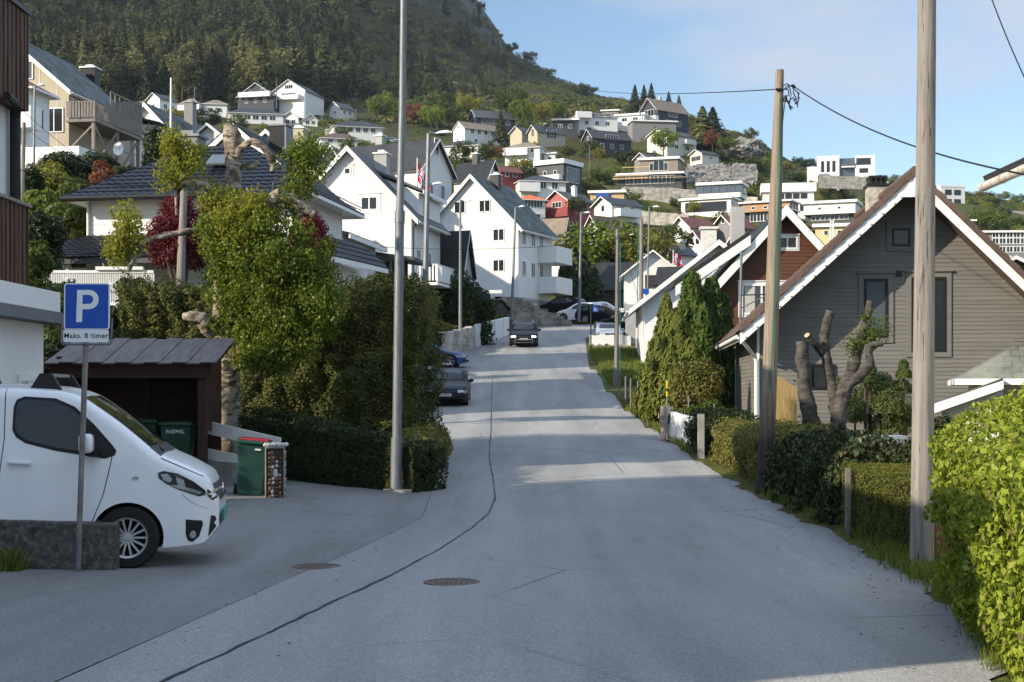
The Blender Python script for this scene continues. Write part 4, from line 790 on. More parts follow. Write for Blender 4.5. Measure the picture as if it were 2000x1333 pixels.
fh('beige long house with dark roof and tall gable', 1030, 1106, 276, 262, 248, 382, 1.9, -58, wall='beige', roof='roof_dark', wf=[(1, .8, 1.2, 2)], wr=[(1, .3, 3.2, 2.2, {'nx': 3}), (1, 1, 1.2, 1.2)], ch=(0, .45, .6, 'dark'))
fh('large white house with dark hip roof and balcony terrace', 1108, 1206, 252, 233, 220, 420, .75, 14, hip=1, roof='roof_dark', wf=[(4, 2.4, 1.3, 1.3), (3, .2, 1.2, 1.2)], wr=[(3, 2.3, 1.2, 1.3)], bal=[('F', -6.5, -2, 2.2, 1.6)])
fh('dark boarded annex of the white hip roofed house', 1078, 1132, 258, 238, 235, 415, .6, -6, flat=True, wall='navy', roof='trim', wf=[(2, .6, 1.1, 1.2, {'frame': 'trim'})])
fh('small grey flat roofed house on the ridge', 1174, 1212, 232, 219, 217, 445, .6, -12, flat=True, wall='greywood', roof='roof_grey', wf=[(2, .7, 1.3, .9)])
fh('white flat roofed terrace house on the ridge', 1200, 1272, 244, 230, 227, 425, .8, -20, flat=True, roof='trim', wf=[(2, .4, 1.6, 1.1)])
fh('dark blue grey long house above the green lawn', 1138, 1234, 295, 274, 257, 380, 2.2, -64, wall='navy', roof='roof_dark', wr=[(1, 2.4, 3.8, 1.4, {'nx': 5}), (3, .2, 1.1, 1.2)], wf=[(1, 2.4, 1, 1)])
fh('white two storey house with brown hip roof and balcony', 985, 1070, 320, 293, 279, 330, .8, -16, hip=1, roof='roof_tan', wf=[(4, 2.0, .9, .9), (3, -.6, 1, 1.1)], wr=[(2, 2.0, .9, .9)], bal=[('F', -4.5, 1.5, 1.5, 1.3)])
fh('white flat roofed wing of the balcony house', 1062, 1088, 318, 302, 300, 328, .8, -10, flat=True, roof='trim', wf=[(1, .3, .9, .9)])
fh('white bungalow with black hip roof below birches', 862, 948, 305, 289, 275, 335, .7, -14, hip=1, roof='roof_black', wf=[(2, .4, 1.3, .9)], ch=(-.2, .5, .4, 'trim'))
fh('dark grey modern house with mono roof and glazed front', 1046, 1139, 362, 326, 318, 290, 1.1, -34, wall='darkgrey', roof='roof_grey', flat=True, wf=[(2, 1.6, .8, .9)], wr=[(1, .2, 4.6, 3.0, {'nx': 4, 'frame': 'trim'})], bal=[('F', -3, 3, .6, .8)])
fh('low dark red timber house', 964, 1020, 352, 337, 327, 272, 1.8, -60, wall='red', roof='roof_red', wr=[(2, .4, .9, 1.1)], wf=[(1, .2, 1.2, 1)])
fh('white two storey house with black hip roof and grey wall behind', 998, 1106, 384, 359, 344, 272, .8, 14, hip=1, roof='roof_black', wf=[(3, 1.0, 1.2, 1.3), (2, -1.2, 1, 1)], wr=[(3, 1, .9, 1.2)], bal=[('F', -5, -1, .4, 1.5)])
fh('white house with bright orange low roof', 1002, 1067, 420, 393, 381, 232, .9, 20, hip=1, roof='roof_orange', wf=[(3, 1.0, 1.1, 1.1), (2, -1, .9, 1)], wr=[(1, 1, .9, 1)])
fh('faded red gabled house with white base and red balcony', 1064, 1162, 421, 396, 378, 236, 1.4, -42, wall='redwhite', roof='roof_dark', wf=[(1, .9, 2, 1, {'nx': 3})], wr=[(2, .3, 1.1, 1.2)], bal=[('F', -3.4, 3.4, -.6, 1.3, {'mat': 'red'})], ch=(.2, .5, .9, 'trim'))
fh('timber frame house under construction with blue tarpaulin', 1150, 1226, 396, 380, 376, 252, .7, -10, flat=True, wall='timber', roof='timber', wf=[(1, .1, 1.8, 1.2, {'pane': 'glass'})])
MB().box(0, 2.2, -.1, 0, 0, 1.4).build('tarpaulin', MAT['tarpblue'], None, loc=P(1164, 393, 246)); tag(bpy.data.objects['tarpaulin'], 'blue tarpaulin hung on the timber frame house', 'tarpaulin')
fh('white and grey two storey house with black roof and covered balcony', 1158, 1256, 436, 404, 389, 222, 1.5, -52, roof='roof_black', wall='offwhite', wf=[(1, 1.5, .8, 1)], wr=[(2, 1.4, 1, .9), (4, -.8, .8, .9)], bal=[('R', .5, 5, .8, 1)])
fh('large gable house on the hilltop with tan roof and white terrace', 1250, 1346, 246, 222, 198, 430, 1.7, -52, wall='navy', roof='roof_tan', wf=[(1, 1.8, 4, 2.2, {'nx': 3, 'frame': 'trim'})], wr=[(1, 2.0, 3.6, 1.6, {'nx': 5, 'frame': 'trim'}), (1, -.6, 6.5, 1.6, {'nx': 6, 'frame': 'trim'})], bal=[('F', -4, 4, .5, 1.2)], ch=(0, .35, .8, 'beige'), og=.9)
fh('white terrace block below the hilltop gable house', 1226, 1320, 262, 242, 240, 415, .5, 8, flat=True, wall='midgrey', roof='trim', depth=6)
fh('cream house with dark roof and birch in front', 1262, 1362, 290, 270, 257, 390, 1.5, -50, wall='cream', roof='roof_dark', wf=[(1, 1, 1, 1)], wr=[(2, 1.3, 1.2, .9), (2, -.8, 1.6, 1)], bal=[('R', 6, 10, .8, 1)])
fh('small cream garage with black roof above the boulder slope', 1346, 1406, 318, 304, 296, 362, 1.4, -52, wall='cream', roof='roof_black', wf=[(2, .1, 1.6, 1.2, {'frame': 'beige'})], wr=[(1, .6, .8, .6)])
fh('small grey gable house behind the scaffolded house', 1237, 1288, 325, 313, 302, 340, 1.3, -40, wall='greywood', roof='roof_grey', wf=[(1, .4, .9, 1)])
# the scaffolded house
h = fh('grey clad house still in scaffolding, upper storey', 1246, 1336, 345, 316, 312, 312, .7, -16, flat=True, wall='greywood', roof='roof_tan', wf=[(1, .8, 2.4, 2.2, {'nx': 2}), (2, .8, .9, 1.7)], name='house')
h = fh('dark glazed base of the scaffolded house', 1204, 1345, 366, 346, 343, 308, .55, -14, flat=True, wall='darkgrey', roof='roof_tan', wf=[(6, .2, 1.7, 1.7)])
t = thing('scaffold', 'steel and timber scaffolding round the grey clad house on the hill', 'scaffold', P(1270, 366, 304), R(-14)); m = MB(); q = MB()
for i in range(11): x = -7.6 + i * 1.55; m.tube([(x, 0, 0), (x, 0, 5.2 if i > 6 else 3)], .035, 5)
for z in (.9, 1.9, 2.8): m.tube([(-7.6, 0, z), (7.9, 0, z)], .035, 5)
for z in (2.0, 2.5): q.box(-8, -.5, -.1, -.04, z, z + .14)
q.box(-8, 7.9, -.9, 0, 1.75, 1.83); q.box(-6, 0, -.06, -.02, 4.3, 4.45); m.build('tubes', MAT['galv'], t); q.build('planks', MAT['timber'], t)
fh('white cubic modern house, upper storeys with dark glazing, left of the pole', 1360, 1463, 388, 365, 361, 258, .8, -20, flat=True, roof='trim', wf=[(1, .6, 8.6, 1.4, {'nx': 6, 'frame': 'dark', 'pane': 'glass2'})], wr=[(1, .6, 3, 1.3, {'frame': 'dark'})], depth=.2)
fh('dark glazed middle storey of the cubic white house', 1366, 1456, 400, 388, 386.5, 258.5, .7, -20, flat=True, wall='navy', roof='trim', wf=[(3, .2, 1.4, .7)], depth=.2)
fh('white lower block of the cubic modern house with dark glass front', 1328, 1446, 418, 393, 390, 255, .55, -26, flat=True, roof='trim', wr=[(1, .4, 5, 1.3, {'nx': 3})], wf=[(1, .1, 7.6, 1.7, {'nx': 5, 'frame': 'dark', 'pane': 'glass'})])
fh('white modern house with grey windows behind the tarred pole', 1485, 1592, 412, 379, 363, 272, .6, -8, flat=True, roof='trim', wf=[(5, 1.9, 1.2, 1.0, {'frame': 'dark'}), (4, -.4, 1.1, 1.2, {'frame': 'dark'})])
fh('orange timber box house with dark base', 1446, 1562, 415, 399, 397, 238, .6, -28, flat=True, wall='orangewall', roof='orangewall', wf=[(3, .3, .8, .5)], wr=[(2, .2, .8, 1.2)], depth=.1)
fh('dark glazed base under the orange timber box', 1452, 1560, 436, 415, 414, 238.5, .55, -28, flat=True, wall='dark', roof='orangewall', wf=[(5, .1, 1.2, 1.4)])
fh('low white modern house with long dark glazing behind the grey gable', 1565, 1686, 421, 401, 397, 262, .7, -22, flat=True, roof='trim', wf=[(2, .7, .6, .5)], wr=[(1, .2, 5.5, 1.4, {'nx': 4})], depth=.1)
fh('dark base storey of the low white modern house', 1568, 1684, 436, 421, 420, 263, .68, -22, flat=True, wall='darkgrey', roof='darkgrey', wf=[(4, .2, 1.6, .9)])
h = fh('white villa of stacked cubes on the skyline', 1592, 1644, 342, 311, 308, 342, .8, -14, flat=True, roof='trim', wf=[(3, .4, .7, 2.6, {'nx': 1, 'frame': 'dark'})], wr=[(1, .2, 2.2, 3.2, {'frame': 'dark', 'pane': 'glass2'})], og=.05, oe=.05)
MB().box(h.W / 2 + .1, h.W / 2 + 3.6, .8, 6, -3, 3.6).build('glazed_hall', MAT['glass2'], h.t); b_ = MB().box(h.W / 2 + 3.61, h.W / 2 + 8.2, -.6, 6, -3, 3.95); b_.box(h.W / 2 + .5, h.W / 2 + 3.6, -.9, .79, 1.2, 1.5); b_.build('right_block', MAT['white'], h.t)
for x0, x1, z0, z1 in ((3.9, 7.2, 1.7, 3.3), (4.6, 6.6, -.2, .9)): MB().box(h.W / 2 + x0, h.W / 2 + x1, -.66, -.61, z0, z1).build('glazing', MAT['glass'], h.t)
MB().box(h.W / 2 + .4, h.W / 2 + 3.6, -.9, -.86, 1.5, 2.3).build('balcony_glass', MAT['glass2'], h.t)
fh('low white garage cube of the skyline villa', 1574, 1602, 341, 329, 328, 338, .8, -10, flat=True, roof='trim', og=.05, oe=.05)
fh('white tall cubic house on the skyline right of the large pole', 1822, 1882, 402, 368, 365, 400, .7, 12, flat=True, roof='trim', wf=[(2, 2.6, 2, 1.5, {'frame': 'dark'}), (2, .2, 2, 1.3, {'frame': 'dark'})], wr=[(2, 2.4, 1.4, 1.6), (2, .1, 1.4, 1.2)], og=.1, oe=.1)
h = fh('grey apartment block with white grid of balconies, upper wing', 1846, 1902, 498, 434, 432, 262, .6, -6, flat=True, wall='midgrey', roof='roof_grey', wf=[(4, z, 1.0, 1.1, {'nx': 1, 'fw': .1}) for z in (.3, 1.9, 3.5, 4.8)])
h = fh('long grey apartment block with white grid of balconies, right wing', 1900, 2120, 502, 458, 455, 258, .35, -4, flat=True, wall='midgrey', roof='roof_grey', wf=[(12, z, 1.2, 1.1, {'nx': 2, 'fw': .1}) for z in (.5, 2.0, 3.1)])
fh('pale yellow house behind the white poles', 1586, 1668, 478, 446, 441, 200, .8, -14, flat=True, wall='yellow', roof='trim', wf=[(2, 1.1, .6, .7)])
fh('white house with red tiled roof and gable to the left', 1310, 1402, 460, 447, 428, 190, 1.5, -50, roof='roof_red', wf=[(1, .1, .7, .7)], wr=[(1, .2, .8, .6)])
fh('grey gable house with red tiled roof and white framed attic window', 1392, 1474, 460, 444, 424, 192, 1.4, -48, wall='midgrey', roof='roof_red', wf=[(1, 1.4, .7, .8)], wr=[(2, .2, .8, .7)])
fh('white gable house with red roof and two windows in the gable', 1338, 1404, 500, 476, 454, 172, 1.3, -42, roof='roof_red', wf=[(2, 1.2, .7, .8), (1, -.6, .9, .9)])
fh('long white house with pale red hip roof and balcony', 1234, 1318, 484, 456, 444, 186, .8, 18, hip=1, roof='roof_red', wf=[(3, 1.0, .9, 1.0)], wr=[(2, 1, .8, 1)])
fh('white gable house with brown roof above the leafy trees', 1143, 1214, 468, 446, 424, 190, 1.5, -52, roof='roof_brown', wf=[(1, 1.4, .8, .8)])
fh('small grey roofed house with stone chimney behind the flag', 1296, 1358, 510, 496, 483, 150, 1.4, -54, roof='roof_grey', wf=[(1, .2, .7, .7)], ch=(.1, .5, .5, 'beige'))
fh('white house with orange red gable roof behind the sweeping roof', 1418, 1470, 500, 482, 466, 140, 1.2, -48, wall='cream', roof='roof_red')
fh('dark hip roofed house right behind the grey gable house', 1880, 2030, 600, 545, 512, 62, .9, 0, wall='grey_siding', roof='roof_brown')
fh('white gable house with red roof low behind the right roof', 1938, 2010, 520, 516, 506, 120, 1.2, -30, roof='roof_red')
# level the ground under the hillside houses
_g = bpy.data.objects['ground'].data; _c = np.empty(len(_g.vertices) * 3, np.float32); _g.vertices.foreach_get('co', _c); _c = _c.reshape(-1, 3); _c[:, 2] += ZGa(_c[:, 0], _c[:, 1]) - ZG0(_c[:, 0], _c[:, 1]); _g.vertices.foreach_set('co', _c.ravel()); _g.update()
# retaining walls and boulders
def rwall(label, x0, y0, x1, y1, Y0, Y1, hh, mat='slate_green', name='retaining_wall', th=.8):
    a, b = P(x0, y0, Y0), P(x1, y1, Y1); d = (b - a); dn = Vector((-d.y, d.x, 0)).normalized() * th; n = 14; vs = []
    for i in range(n + 1):
        p = a.lerp(b, i / n); j = random.uniform(-.05, .05) * hh
        vs += [p + Vector((0, 0, -hh - 1)), p + Vector((0, 0, j)), p + dn + Vector((0, 0, j)), p + dn + Vector((0, 0, -hh - 1))]
    m = MB().add(vs, [(4*i + k, 4*i + k + 4, 4*i + (k+1) % 4 + 4, 4*i + (k+1) % 4) for i in range(n) for k in range(4)]); o = m.build(name, MAT[mat], fix=True); set_uv(o, 1.0 if hh < 3 else .45); return tag(o, label, 'wall')
MAT['stonewall'] = slate('stone_wall', (.2, .19, .165), (.36, .34, .3), (1.1, 1.1, 1.1), .9)
rwall('tall stone retaining wall under the scaffolded house', 1218, 364, 1372, 371, 300, 300, 2.6, 'stonewall')
rwall('sunlit return of the stone wall left of the scaffolded house', 1200, 372, 1222, 364, 302, 300, 2.2, 'stonewall')
rwall('grey stone wall below the skyline villa', 1600, 343, 1704, 346, 334, 336, 2.0, 'stonewall')
rwall('grey stone wall above the white cubic house', 1380, 378, 1480, 385, 288, 280, 2.5, 'stonewall')
rwall('low grey wall below the cubic white house', 1254, 412, 1345, 420, 240, 238, 1.2, 'stonewall')
rwall('pale concrete road wall below the right hill crest', 1862, 410, 2030, 414, 380, 380, 1.2, 'concrete')
MAT['boulder'] = M('grey_boulder', (.24, .235, .225), .95, .3, 1.2, .5, 6, dirt=(.12, .115, .1), dscale=.8, damt=.6)
V = []; Fq = []; 
for k in range(900):
    px = random.uniform(1345, 1475); tt = random.random(); Y = 335 - 32 * tt; z = PZ(326 + 30 * tt + random.uniform(-2, 2), Y); p = Vector((PX(px, Y), Y, z)); r = random.uniform(.35, .95); u = unit(8); b = len(V)
    q = [p + Vector(x) for x in (np.array([(-1,-1,-1),(1,-1,-1),(1,1,-1),(-1,1,-1),(-1,-1,1),(1,-1,1),(1,1,1),(-1,1,1)]) * r * .6 + u * r * .35)]; V += q
    Fq += [tuple(i + b for i in f) for f in ((0,3,2,1),(4,5,6,7),(0,1,5,4),(1,2,6,5),(2,3,7,6),(3,0,4,7))]
tag(link('boulders', np_mesh('boulders', [tuple(v) for v in V], Fq, MAT['boulder'])), 'slope of tumbled grey boulders beside the scaffolded house', 'boulders', kind='stuff')
for (x0, x1, y0, y1, Y, lab) in [(1412, 1500, 262, 288, 388, 'bare reddish grey rock outcrop on the hill crest above the boulder slope'), (960, 985, 78, 100, 905, 'pale rock face at the cliff edge')]:
    m = MB(); 
    if 'pale' in lab: continue
    c = P((x0 + x1) / 2, y1, Y); bm = bmesh.new(); bmesh.ops.create_icosphere(bm, subdivisions=5, radius=1); sx, sz = (x1 - x0) * Y / F / 2, (y1 - y0) * Y / F * .75
    co = np.array([v.co for v in bm.verts]); w = 1 + .16 * waves(co, 3, seed=x0) + .1 * waves(co, 9, seed=x1) + .06 * waves(co, 22, seed=5)
    for v, k in zip(bm.verts, w): v.co = Vector((v.co.x * sx, v.co.y * 4, v.co.z * sz)) * k
    me = bpy.data.meshes.new('rock'); bm.to_mesh(me); bm.free(); me.materials.append(MAT['boulder']); tag(link('rock_outcrop', me, None, c), lab, 'rock')
# ------------------------------------------------------------------ near vegetation
hedge('hedge', 'bright yellow green beech hedge beside the large wooden pole', 0, 2.6, -2.5, 4.75, -1.82, -.06, 60000, .029, MAT['l_beech'], amp=.13, freq=2.6, rz=R(-10.5), loc=(2.98, 8.35, 0), faces='xxyYZ', depth=.22, spread=.85, aspect=.72, round_=.45, core=.5, droop=.5, seed=4)
hedge('hedge', 'low flat topped clipped yew hedge behind the metal post', 0, 1.7, 0, 3.6, -1.95, -1.02, 24000, .022, MAT['l_clip'], amp=.025, loc=(4.5, 15.9, 0), faces='xxYyZZ', depth=.05, core=.07, aspect=.4)
hedge('hedge', 'dark ivy covered hedge between the tarred pole and the metal post', 0, 1.2, 0, 6.0, -1.95, -.85, 15000, .045, MAT['l_ivy'], amp=.12, freq=3, loc=(4.62, 20.0, 0), faces='xyZY', round_=.35, aspect=.8, seed=8, droop=.6)
hedge('hedge', 'sunlit reddish tipped privet hedge left of the tarred pole', 0, 1.7, 0, 7.2, -1.85, -.76, 20000, .03, MAT['l_privet'], amp=.07, freq=3.5, loc=(4.68, 26.6, 0), faces='xyZ', round_=.25, seed=9)
hedge('hedge', 'small dark hedge around the concrete gate post', 0, 1.6, 0, 2.6, -1.6, -.62, 7000, .035, MAT['l_dark'], amp=.08, loc=(4.55, 34.9, 0), faces='xyZ', round_=.3)
hedge('hedge', 'ragged low hedge and plants behind the wire fence', 0, 1.1, 0, 13, -1.1, .0, 14000, .05, MAT['l_privet'], amp=.16, freq=2, loc=(4.75, 46, 0), faces='xyZ', z1b=0, round_=.4)
hedge('hedge', 'dense low dark hedge below the big conifer hedge', 0, 4.95, 0, .9, -1.95, -.42, 30000, .03, MAT['l_dark'], amp=.05, loc=(-5.6, 29.4, 0), rz=R(-38.8), faces='yyXZ', z1b=-.97, round_=.15, seed=3)
hedge('hedge', 'low mixed hedge along the left road edge by the red post', 0, .8, 0, 10.4, -1.9, -.92, 15000, .035, MAT['l_privet'], amp=.09, loc=(-2.35, 26.7, 0), rz=R(.5), faces='XyZ', round_=.2, seed=6)
hedge('hedge', 'tall lumpy yew hedge behind the wooden bin shelter', 0, 2.5, 0, 1.6, -.8, 2.5, 26000, .034, MAT['l_yew'], amp=.13, freq=3.4, loc=(-9.3, 34, 0), faces='yyxXZ', tip=MAT['l_yewtip'], ntip=3200, tipsize=.04, spread=.6, seed=12, round_=.1, ribs=.2)
hedge('hedge', 'large tall golden tipped conifer hedge beside the lamp post', 0, 4.05, 0, 6.4, -1.6, 2.25, 70000, .042, MAT['l_yew'], amp=.2, freq=2.1, loc=(-6.15, 32.3, 0), faces='yyyXZx', z1b=2.5, tip=MAT['l_yewtip'], ntip=15000, tipsize=.04, depth=.3, spread=.6, seed=21, round_=.22, core=.5, ribs=.14)
hedge('hedge', 'unseen hedge added beyond the left edge house to shade the driveway', 0, 2.4, 0, 4.3, -1.95, 4.1, 9000, .07, MAT['l_dark'], amp=.2, loc=(-13.6, 21.4, 0), round_=.4)  # added out-of-view hedge, keeps sun off the shelter and driveway
hedge('hedge', 'box clipped yellow green hedge above the stone wall', 0, 1.8, 0, 7, 1.8, 4.1, 5000, .09, MAT['l_clip'], amp=.1, loc=(-6.5, 86.6, 0), rz=R(-14), faces='yXZ', z1b=4.1, round_=.4)
hedge('hedge', 'box clipped hedge higher up behind the white panel wall', 0, 2.0, 0, 10, 3, 5.7, 6000, .09, MAT['l_clip'], amp=.1, loc=(-4.6, 94.2, 0), rz=R(-11), faces='yXZ', round_=.5)
hedge('hedge', 'shaded hedge on the bank below the white lattice fence', 0, 2.6, 0, 1.2, .2, 3.2, 6000, .05, MAT['l_dark'], amp=.15, loc=(-15.4, 44, 0), faces='yXZ', round_=.4)

def limb(mb, pts, Y, m=0, dy=None, n=9, cut=None, s=1.0):          # pts: (px, py, width px)
    q = []; r = []
    for i, (x, y, w) in enumerate(pts): q.append(P(x, y, Y + (dy[i] if dy else 0))); r.append(w * Y / F / 2 * s)
    # resample with a little wander so that the limb is knobbly
    Q = []; Rr = []
    for i in range(len(q) - 1):
        for k in range(7): t = k / 7; Q.append(q[i].lerp(q[i + 1], t)); Rr.append(r[i] + (r[i + 1] - r[i]) * t)
    Q.append(q[-1]); Rr.append(r[-1])
    for i in range(1, len(Q) - 1): Q[i] += Vector((random.uniform(-1, 1), random.uniform(-1, 1), 0)) * Rr[i] * .05
    n = 18; k = len(mb.f); v0 = len(mb.v); mb.tube(Q, Rr, n, m); A = np.array(mb.v[v0:]); C_ = np.repeat(np.array([tuple(x) for x in Q]), n, 0); d = A - C_; rr = np.repeat(Rr, n)
    sd = int(pts[0][0]); amp = .09 * waves(A, 7, 8, sd) + .08 * waves(A, 19, 8, sd + 1) + .05 * waves(A * np.array((1, 1, .5)), 45, 8, sd + 2); A = C_ + d * (1 + np.clip(amp, -.25, .4))[:, None]; mb.v[v0:] = [tuple(x) for x in A]
    if cut is not None: mb.mi[k + (len(Q) - 1) * n + 1] = cut
# pollarded birch
t = thing('birch_tree', 'pollarded white barked birch with curled cut limbs and leafy sprouts behind the bin shelter', 'tree', (0, 0, 0)); Yb = 30.6
m = MB()
limb(m, [(443,890,66),(441,790,56),(440,740,56),(442,700,58),(437,640,46),(431,590,36),(430,540,30),(436,490,24),(446,430,26),(455,375,30),(457,330,30),(455,290,31),(451,265,32),(449,246,24)], Yb, cut=1, n=12)
limb(m, [(452,720,40),(466,670,28),(478,620,21),(492,540,18),(512,470,17),(524,430,20),(528,398,23),(546,380,25),(576,392,24),(600,412,22),(613,420,18)], Yb, dy=[0,0,-.1,-.2,-.3,-.4,-.4,-.4,-.4,-.4,-.4], cut=1, n=10)
limb(m, [(458,318,20),(470,292,17),(490,276,15),(512,284,15),(528,305,14),(536,325,13),(531,336,9)], Yb, dy=[0,-.1,-.2,-.2,-.1,0,0])
limb(m, [(460,328,16),(478,322,13),(494,326,12),(505,318,11)], Yb, dy=[0,.1,.2,.2], cut=1); limb(m, [(440,420,16),(418,382,15),(400,362,15),(378,356,16),(354,357,18)], Yb, dy=[0,-.2,-.3,-.4,-.5], cut=1)
limb(m, [(432,470,13),(398,450,12),(360,454,12),(320,461,13),(290,470,11),(272,477,9),(262,505,8),(250,530,9)], Yb, dy=[0,-.3,-.5,-.6,-.6,-.6,-.6,-.6]); limb(m, [(556,386,18),(575,415,15),(586,450,13),(590,490,11),(594,535,8)], Yb, dy=[-.4,-.2,-.1,0,0])
limb(m, [(428,665,30),(408,640,30),(392,624,30),(372,619,22),(358,620,16)], Yb, dy=[0,-.2,-.3,-.4,-.4], cut=1); limb(m, [(416,640,20),(424,620,20),(428,606,16)], Yb, dy=[-.2,-.2,-.2], cut=1)
limb(m, [(470,690,24),(500,650,16),(540,640,10),(600,640,5)], Yb, dy=[0,-.5,-.8,-1]); limb(m, [(345,420,6),(342,350,5),(345,290,3)], Yb, dy=[-.6,-.6,-.6])
m.build('trunk', [MAT['birch'], MAT['cut']], t, True)
def pxblob(px, py, rx, ry, Y, n, **k): s = Y / F; p, d = blob(P(px, py, Y), (rx * s, ry * s * .95 if False else rx * s * .8, ry * s), n, **k); return p, d
parts = []; twg = MB()
for (x, y, rx, ry, n, dy, mt, sd) in [(455,480,66,95,5200,-.5,0,1),(540,520,80,120,8500,-.8,0,2),(480,590,66,85,5200,-.3,0,3),(590,610,82,76,7600,-.9,0,4),(530,690,55,44,2600,-1.0,0,5),(615,565,52,66,3600,-.5,0,6),(500,650,60,50,2600,-.6,0,20),(430,400,42,60,1800,-.3,1,7),(505,410,60,62,2200,-.5,1,8),(470,440,60,60,2200,-.8,1,21),(345,325,42,62,1500,-.6,1,9),(352,282,26,40,500,-.6,1,15),(247,452,38,58,1300,-.6,1,10),(236,478,34,32,500,-.6,1,11),(600,330,42,44,1500,0,0,12),(598,292,26,26,400,0,0,13),(575,385,24,32,500,-.4,0,14),(478,700,30,24,300,-.7,1,16),(420,560,24,40,600,.2,0,17)]:
    c_, _ = pxblob(x, y, rx, ry, Yb + dy, max(10, n // 75), shell=.1, amp=.25, freq=3.2, seed=sd); p, d = clumps(c_, .26, int(n * 1.25)); p[:, 2] -= .05 * rng.uniform(0, 1, len(p)) ** 2; v, f = leaves(p, .04, d * .6 + np.array((0, 0, .4)), .9, .7, .5); parts.append((v, f, mt)); b0 = P(x, y + ry * .9, Yb + dy * .3)
    for q in c_[:10]: q = Vector(q); twg.tube([b0, b0.lerp(q, .5) + Vector((random.uniform(-.1, .1), random.uniform(-.1, .1), .12)), q], [.022, .012, .004], 5)
V, Q, mi = cat(*parts); link('crown', np_mesh('crown', V, Q, [MAT['l_birch'], MAT['l_birchtop']], mi), t); tr_ = [c for c in t.children if c.name.startswith('trunk')][0]; tr_.data.materials.append(MAT['bark']); twg.mi = [2] * len(twg.f); bm = bmesh.new(); bm.from_mesh(tr_.data); bm.from_mesh(twg.mesh('twig', [], True)); bm.to_mesh(tr_.data); bm.free()
# red maples
for (x, y, rx, ry, Y, lab, sd) in [(352, 468, 82, 84, 43.5, 'dark red Japanese maple left of the birch in front of the white house', 1), (604, 488, 38, 78, 45, 'dark red maple right of the birch in front of the white house', 2)]:
    t = thing('maple_tree', lab, 'tree'); s = Y / F; m = MB()
    for k in range(6): a = P(x, y + ry + 70, Y); b = P(x + random.uniform(-.6, .6) * rx, y + random.uniform(-.4, .4) * ry, Y + random.uniform(-.5, .5)); m.tube([a, a.lerp(b, .4) + Vector((0, 0, .3)), b], [.09, .06, .02], 6)
    m.build('trunk', MAT['bark'], t); cs = [P(x, y, Y) + Vector(d) * 1.0 for d in (unit(46) * rng.uniform(.3, 1, (46, 1)) ** .5 * np.array((rx * s, rx * s * .8, ry * s)) * .82)]
    p, d = clumps([tuple(c) for c in cs], .38, 13000); d[:, 2] += .4; v, f = leaves(p, .05, d, .7, .6, .8); link('crown', np_mesh('crown', v, f, MAT['l_maple']), t)
# dark pollarded tree on the right
t = thing('pollarded_tree', 'dark pollarded tree with cut stubs before the grey gable house', 'tree'); Yt = 29; m = MB()
limb(m, [(1594,890,56),(1590,850,50),(1578,790,42),(1570,740,36),(1566,700,33),(1568,668,32)], Yt, cut=1, s=.73, n=12)
limb(m, [(1634,890,58),(1636,853,52),(1641,795,42),(1656,744,36),(1669,706,32),(1679,669,29),(1690,639,25),(1697,610,20),(1701,588,18)], Yt, n=12, cut=1, s=.73); limb(m, [(1648,775,34),(1662,748,28),(1686,727,26),(1701,714,22),(1698,694,20),(1697,678,20),(1709,673,19),(1723,671,17)], Yt, dy=[0,-.1,-.2,-.3,-.3,-.3,-.3,-.3], cut=1, s=.73)
limb(m, [(1634,810,34),(1629,786,30),(1622,740,28),(1611,690,26),(1610,656,25),(1618,622,25),(1622,609,24)], Yt, dy=[0,.1,.2,.2,.2,.2,.2], cut=1, s=.73); limb(m, [(1608,692,22),(1598,678,20),(1588,667,19),(1576,655,17)], Yt, dy=[.2,.1,0,-.1], cut=1, s=.73)
m.build('trunk', [MAT['darkbark'], MAT['cut']], t, True); parts = []
for x, y, rx, ry, n in [(1700,660,34,34,650),(1668,676,30,22,350),(1722,640,26,26,220),(1690,620,20,20,160),(1580,830,24,40,200)]:
    p, d = pxblob(x, y, rx, ry, Yt - .1, n, shell=.1, amp=.35, seed=x); v, f = leaves(p, .028, d, .9, .6); parts.append((v, f, 0))
V, Q, mi = cat(*parts); link('crown', np_mesh('crown', V, Q, MAT['l_birch']), t)

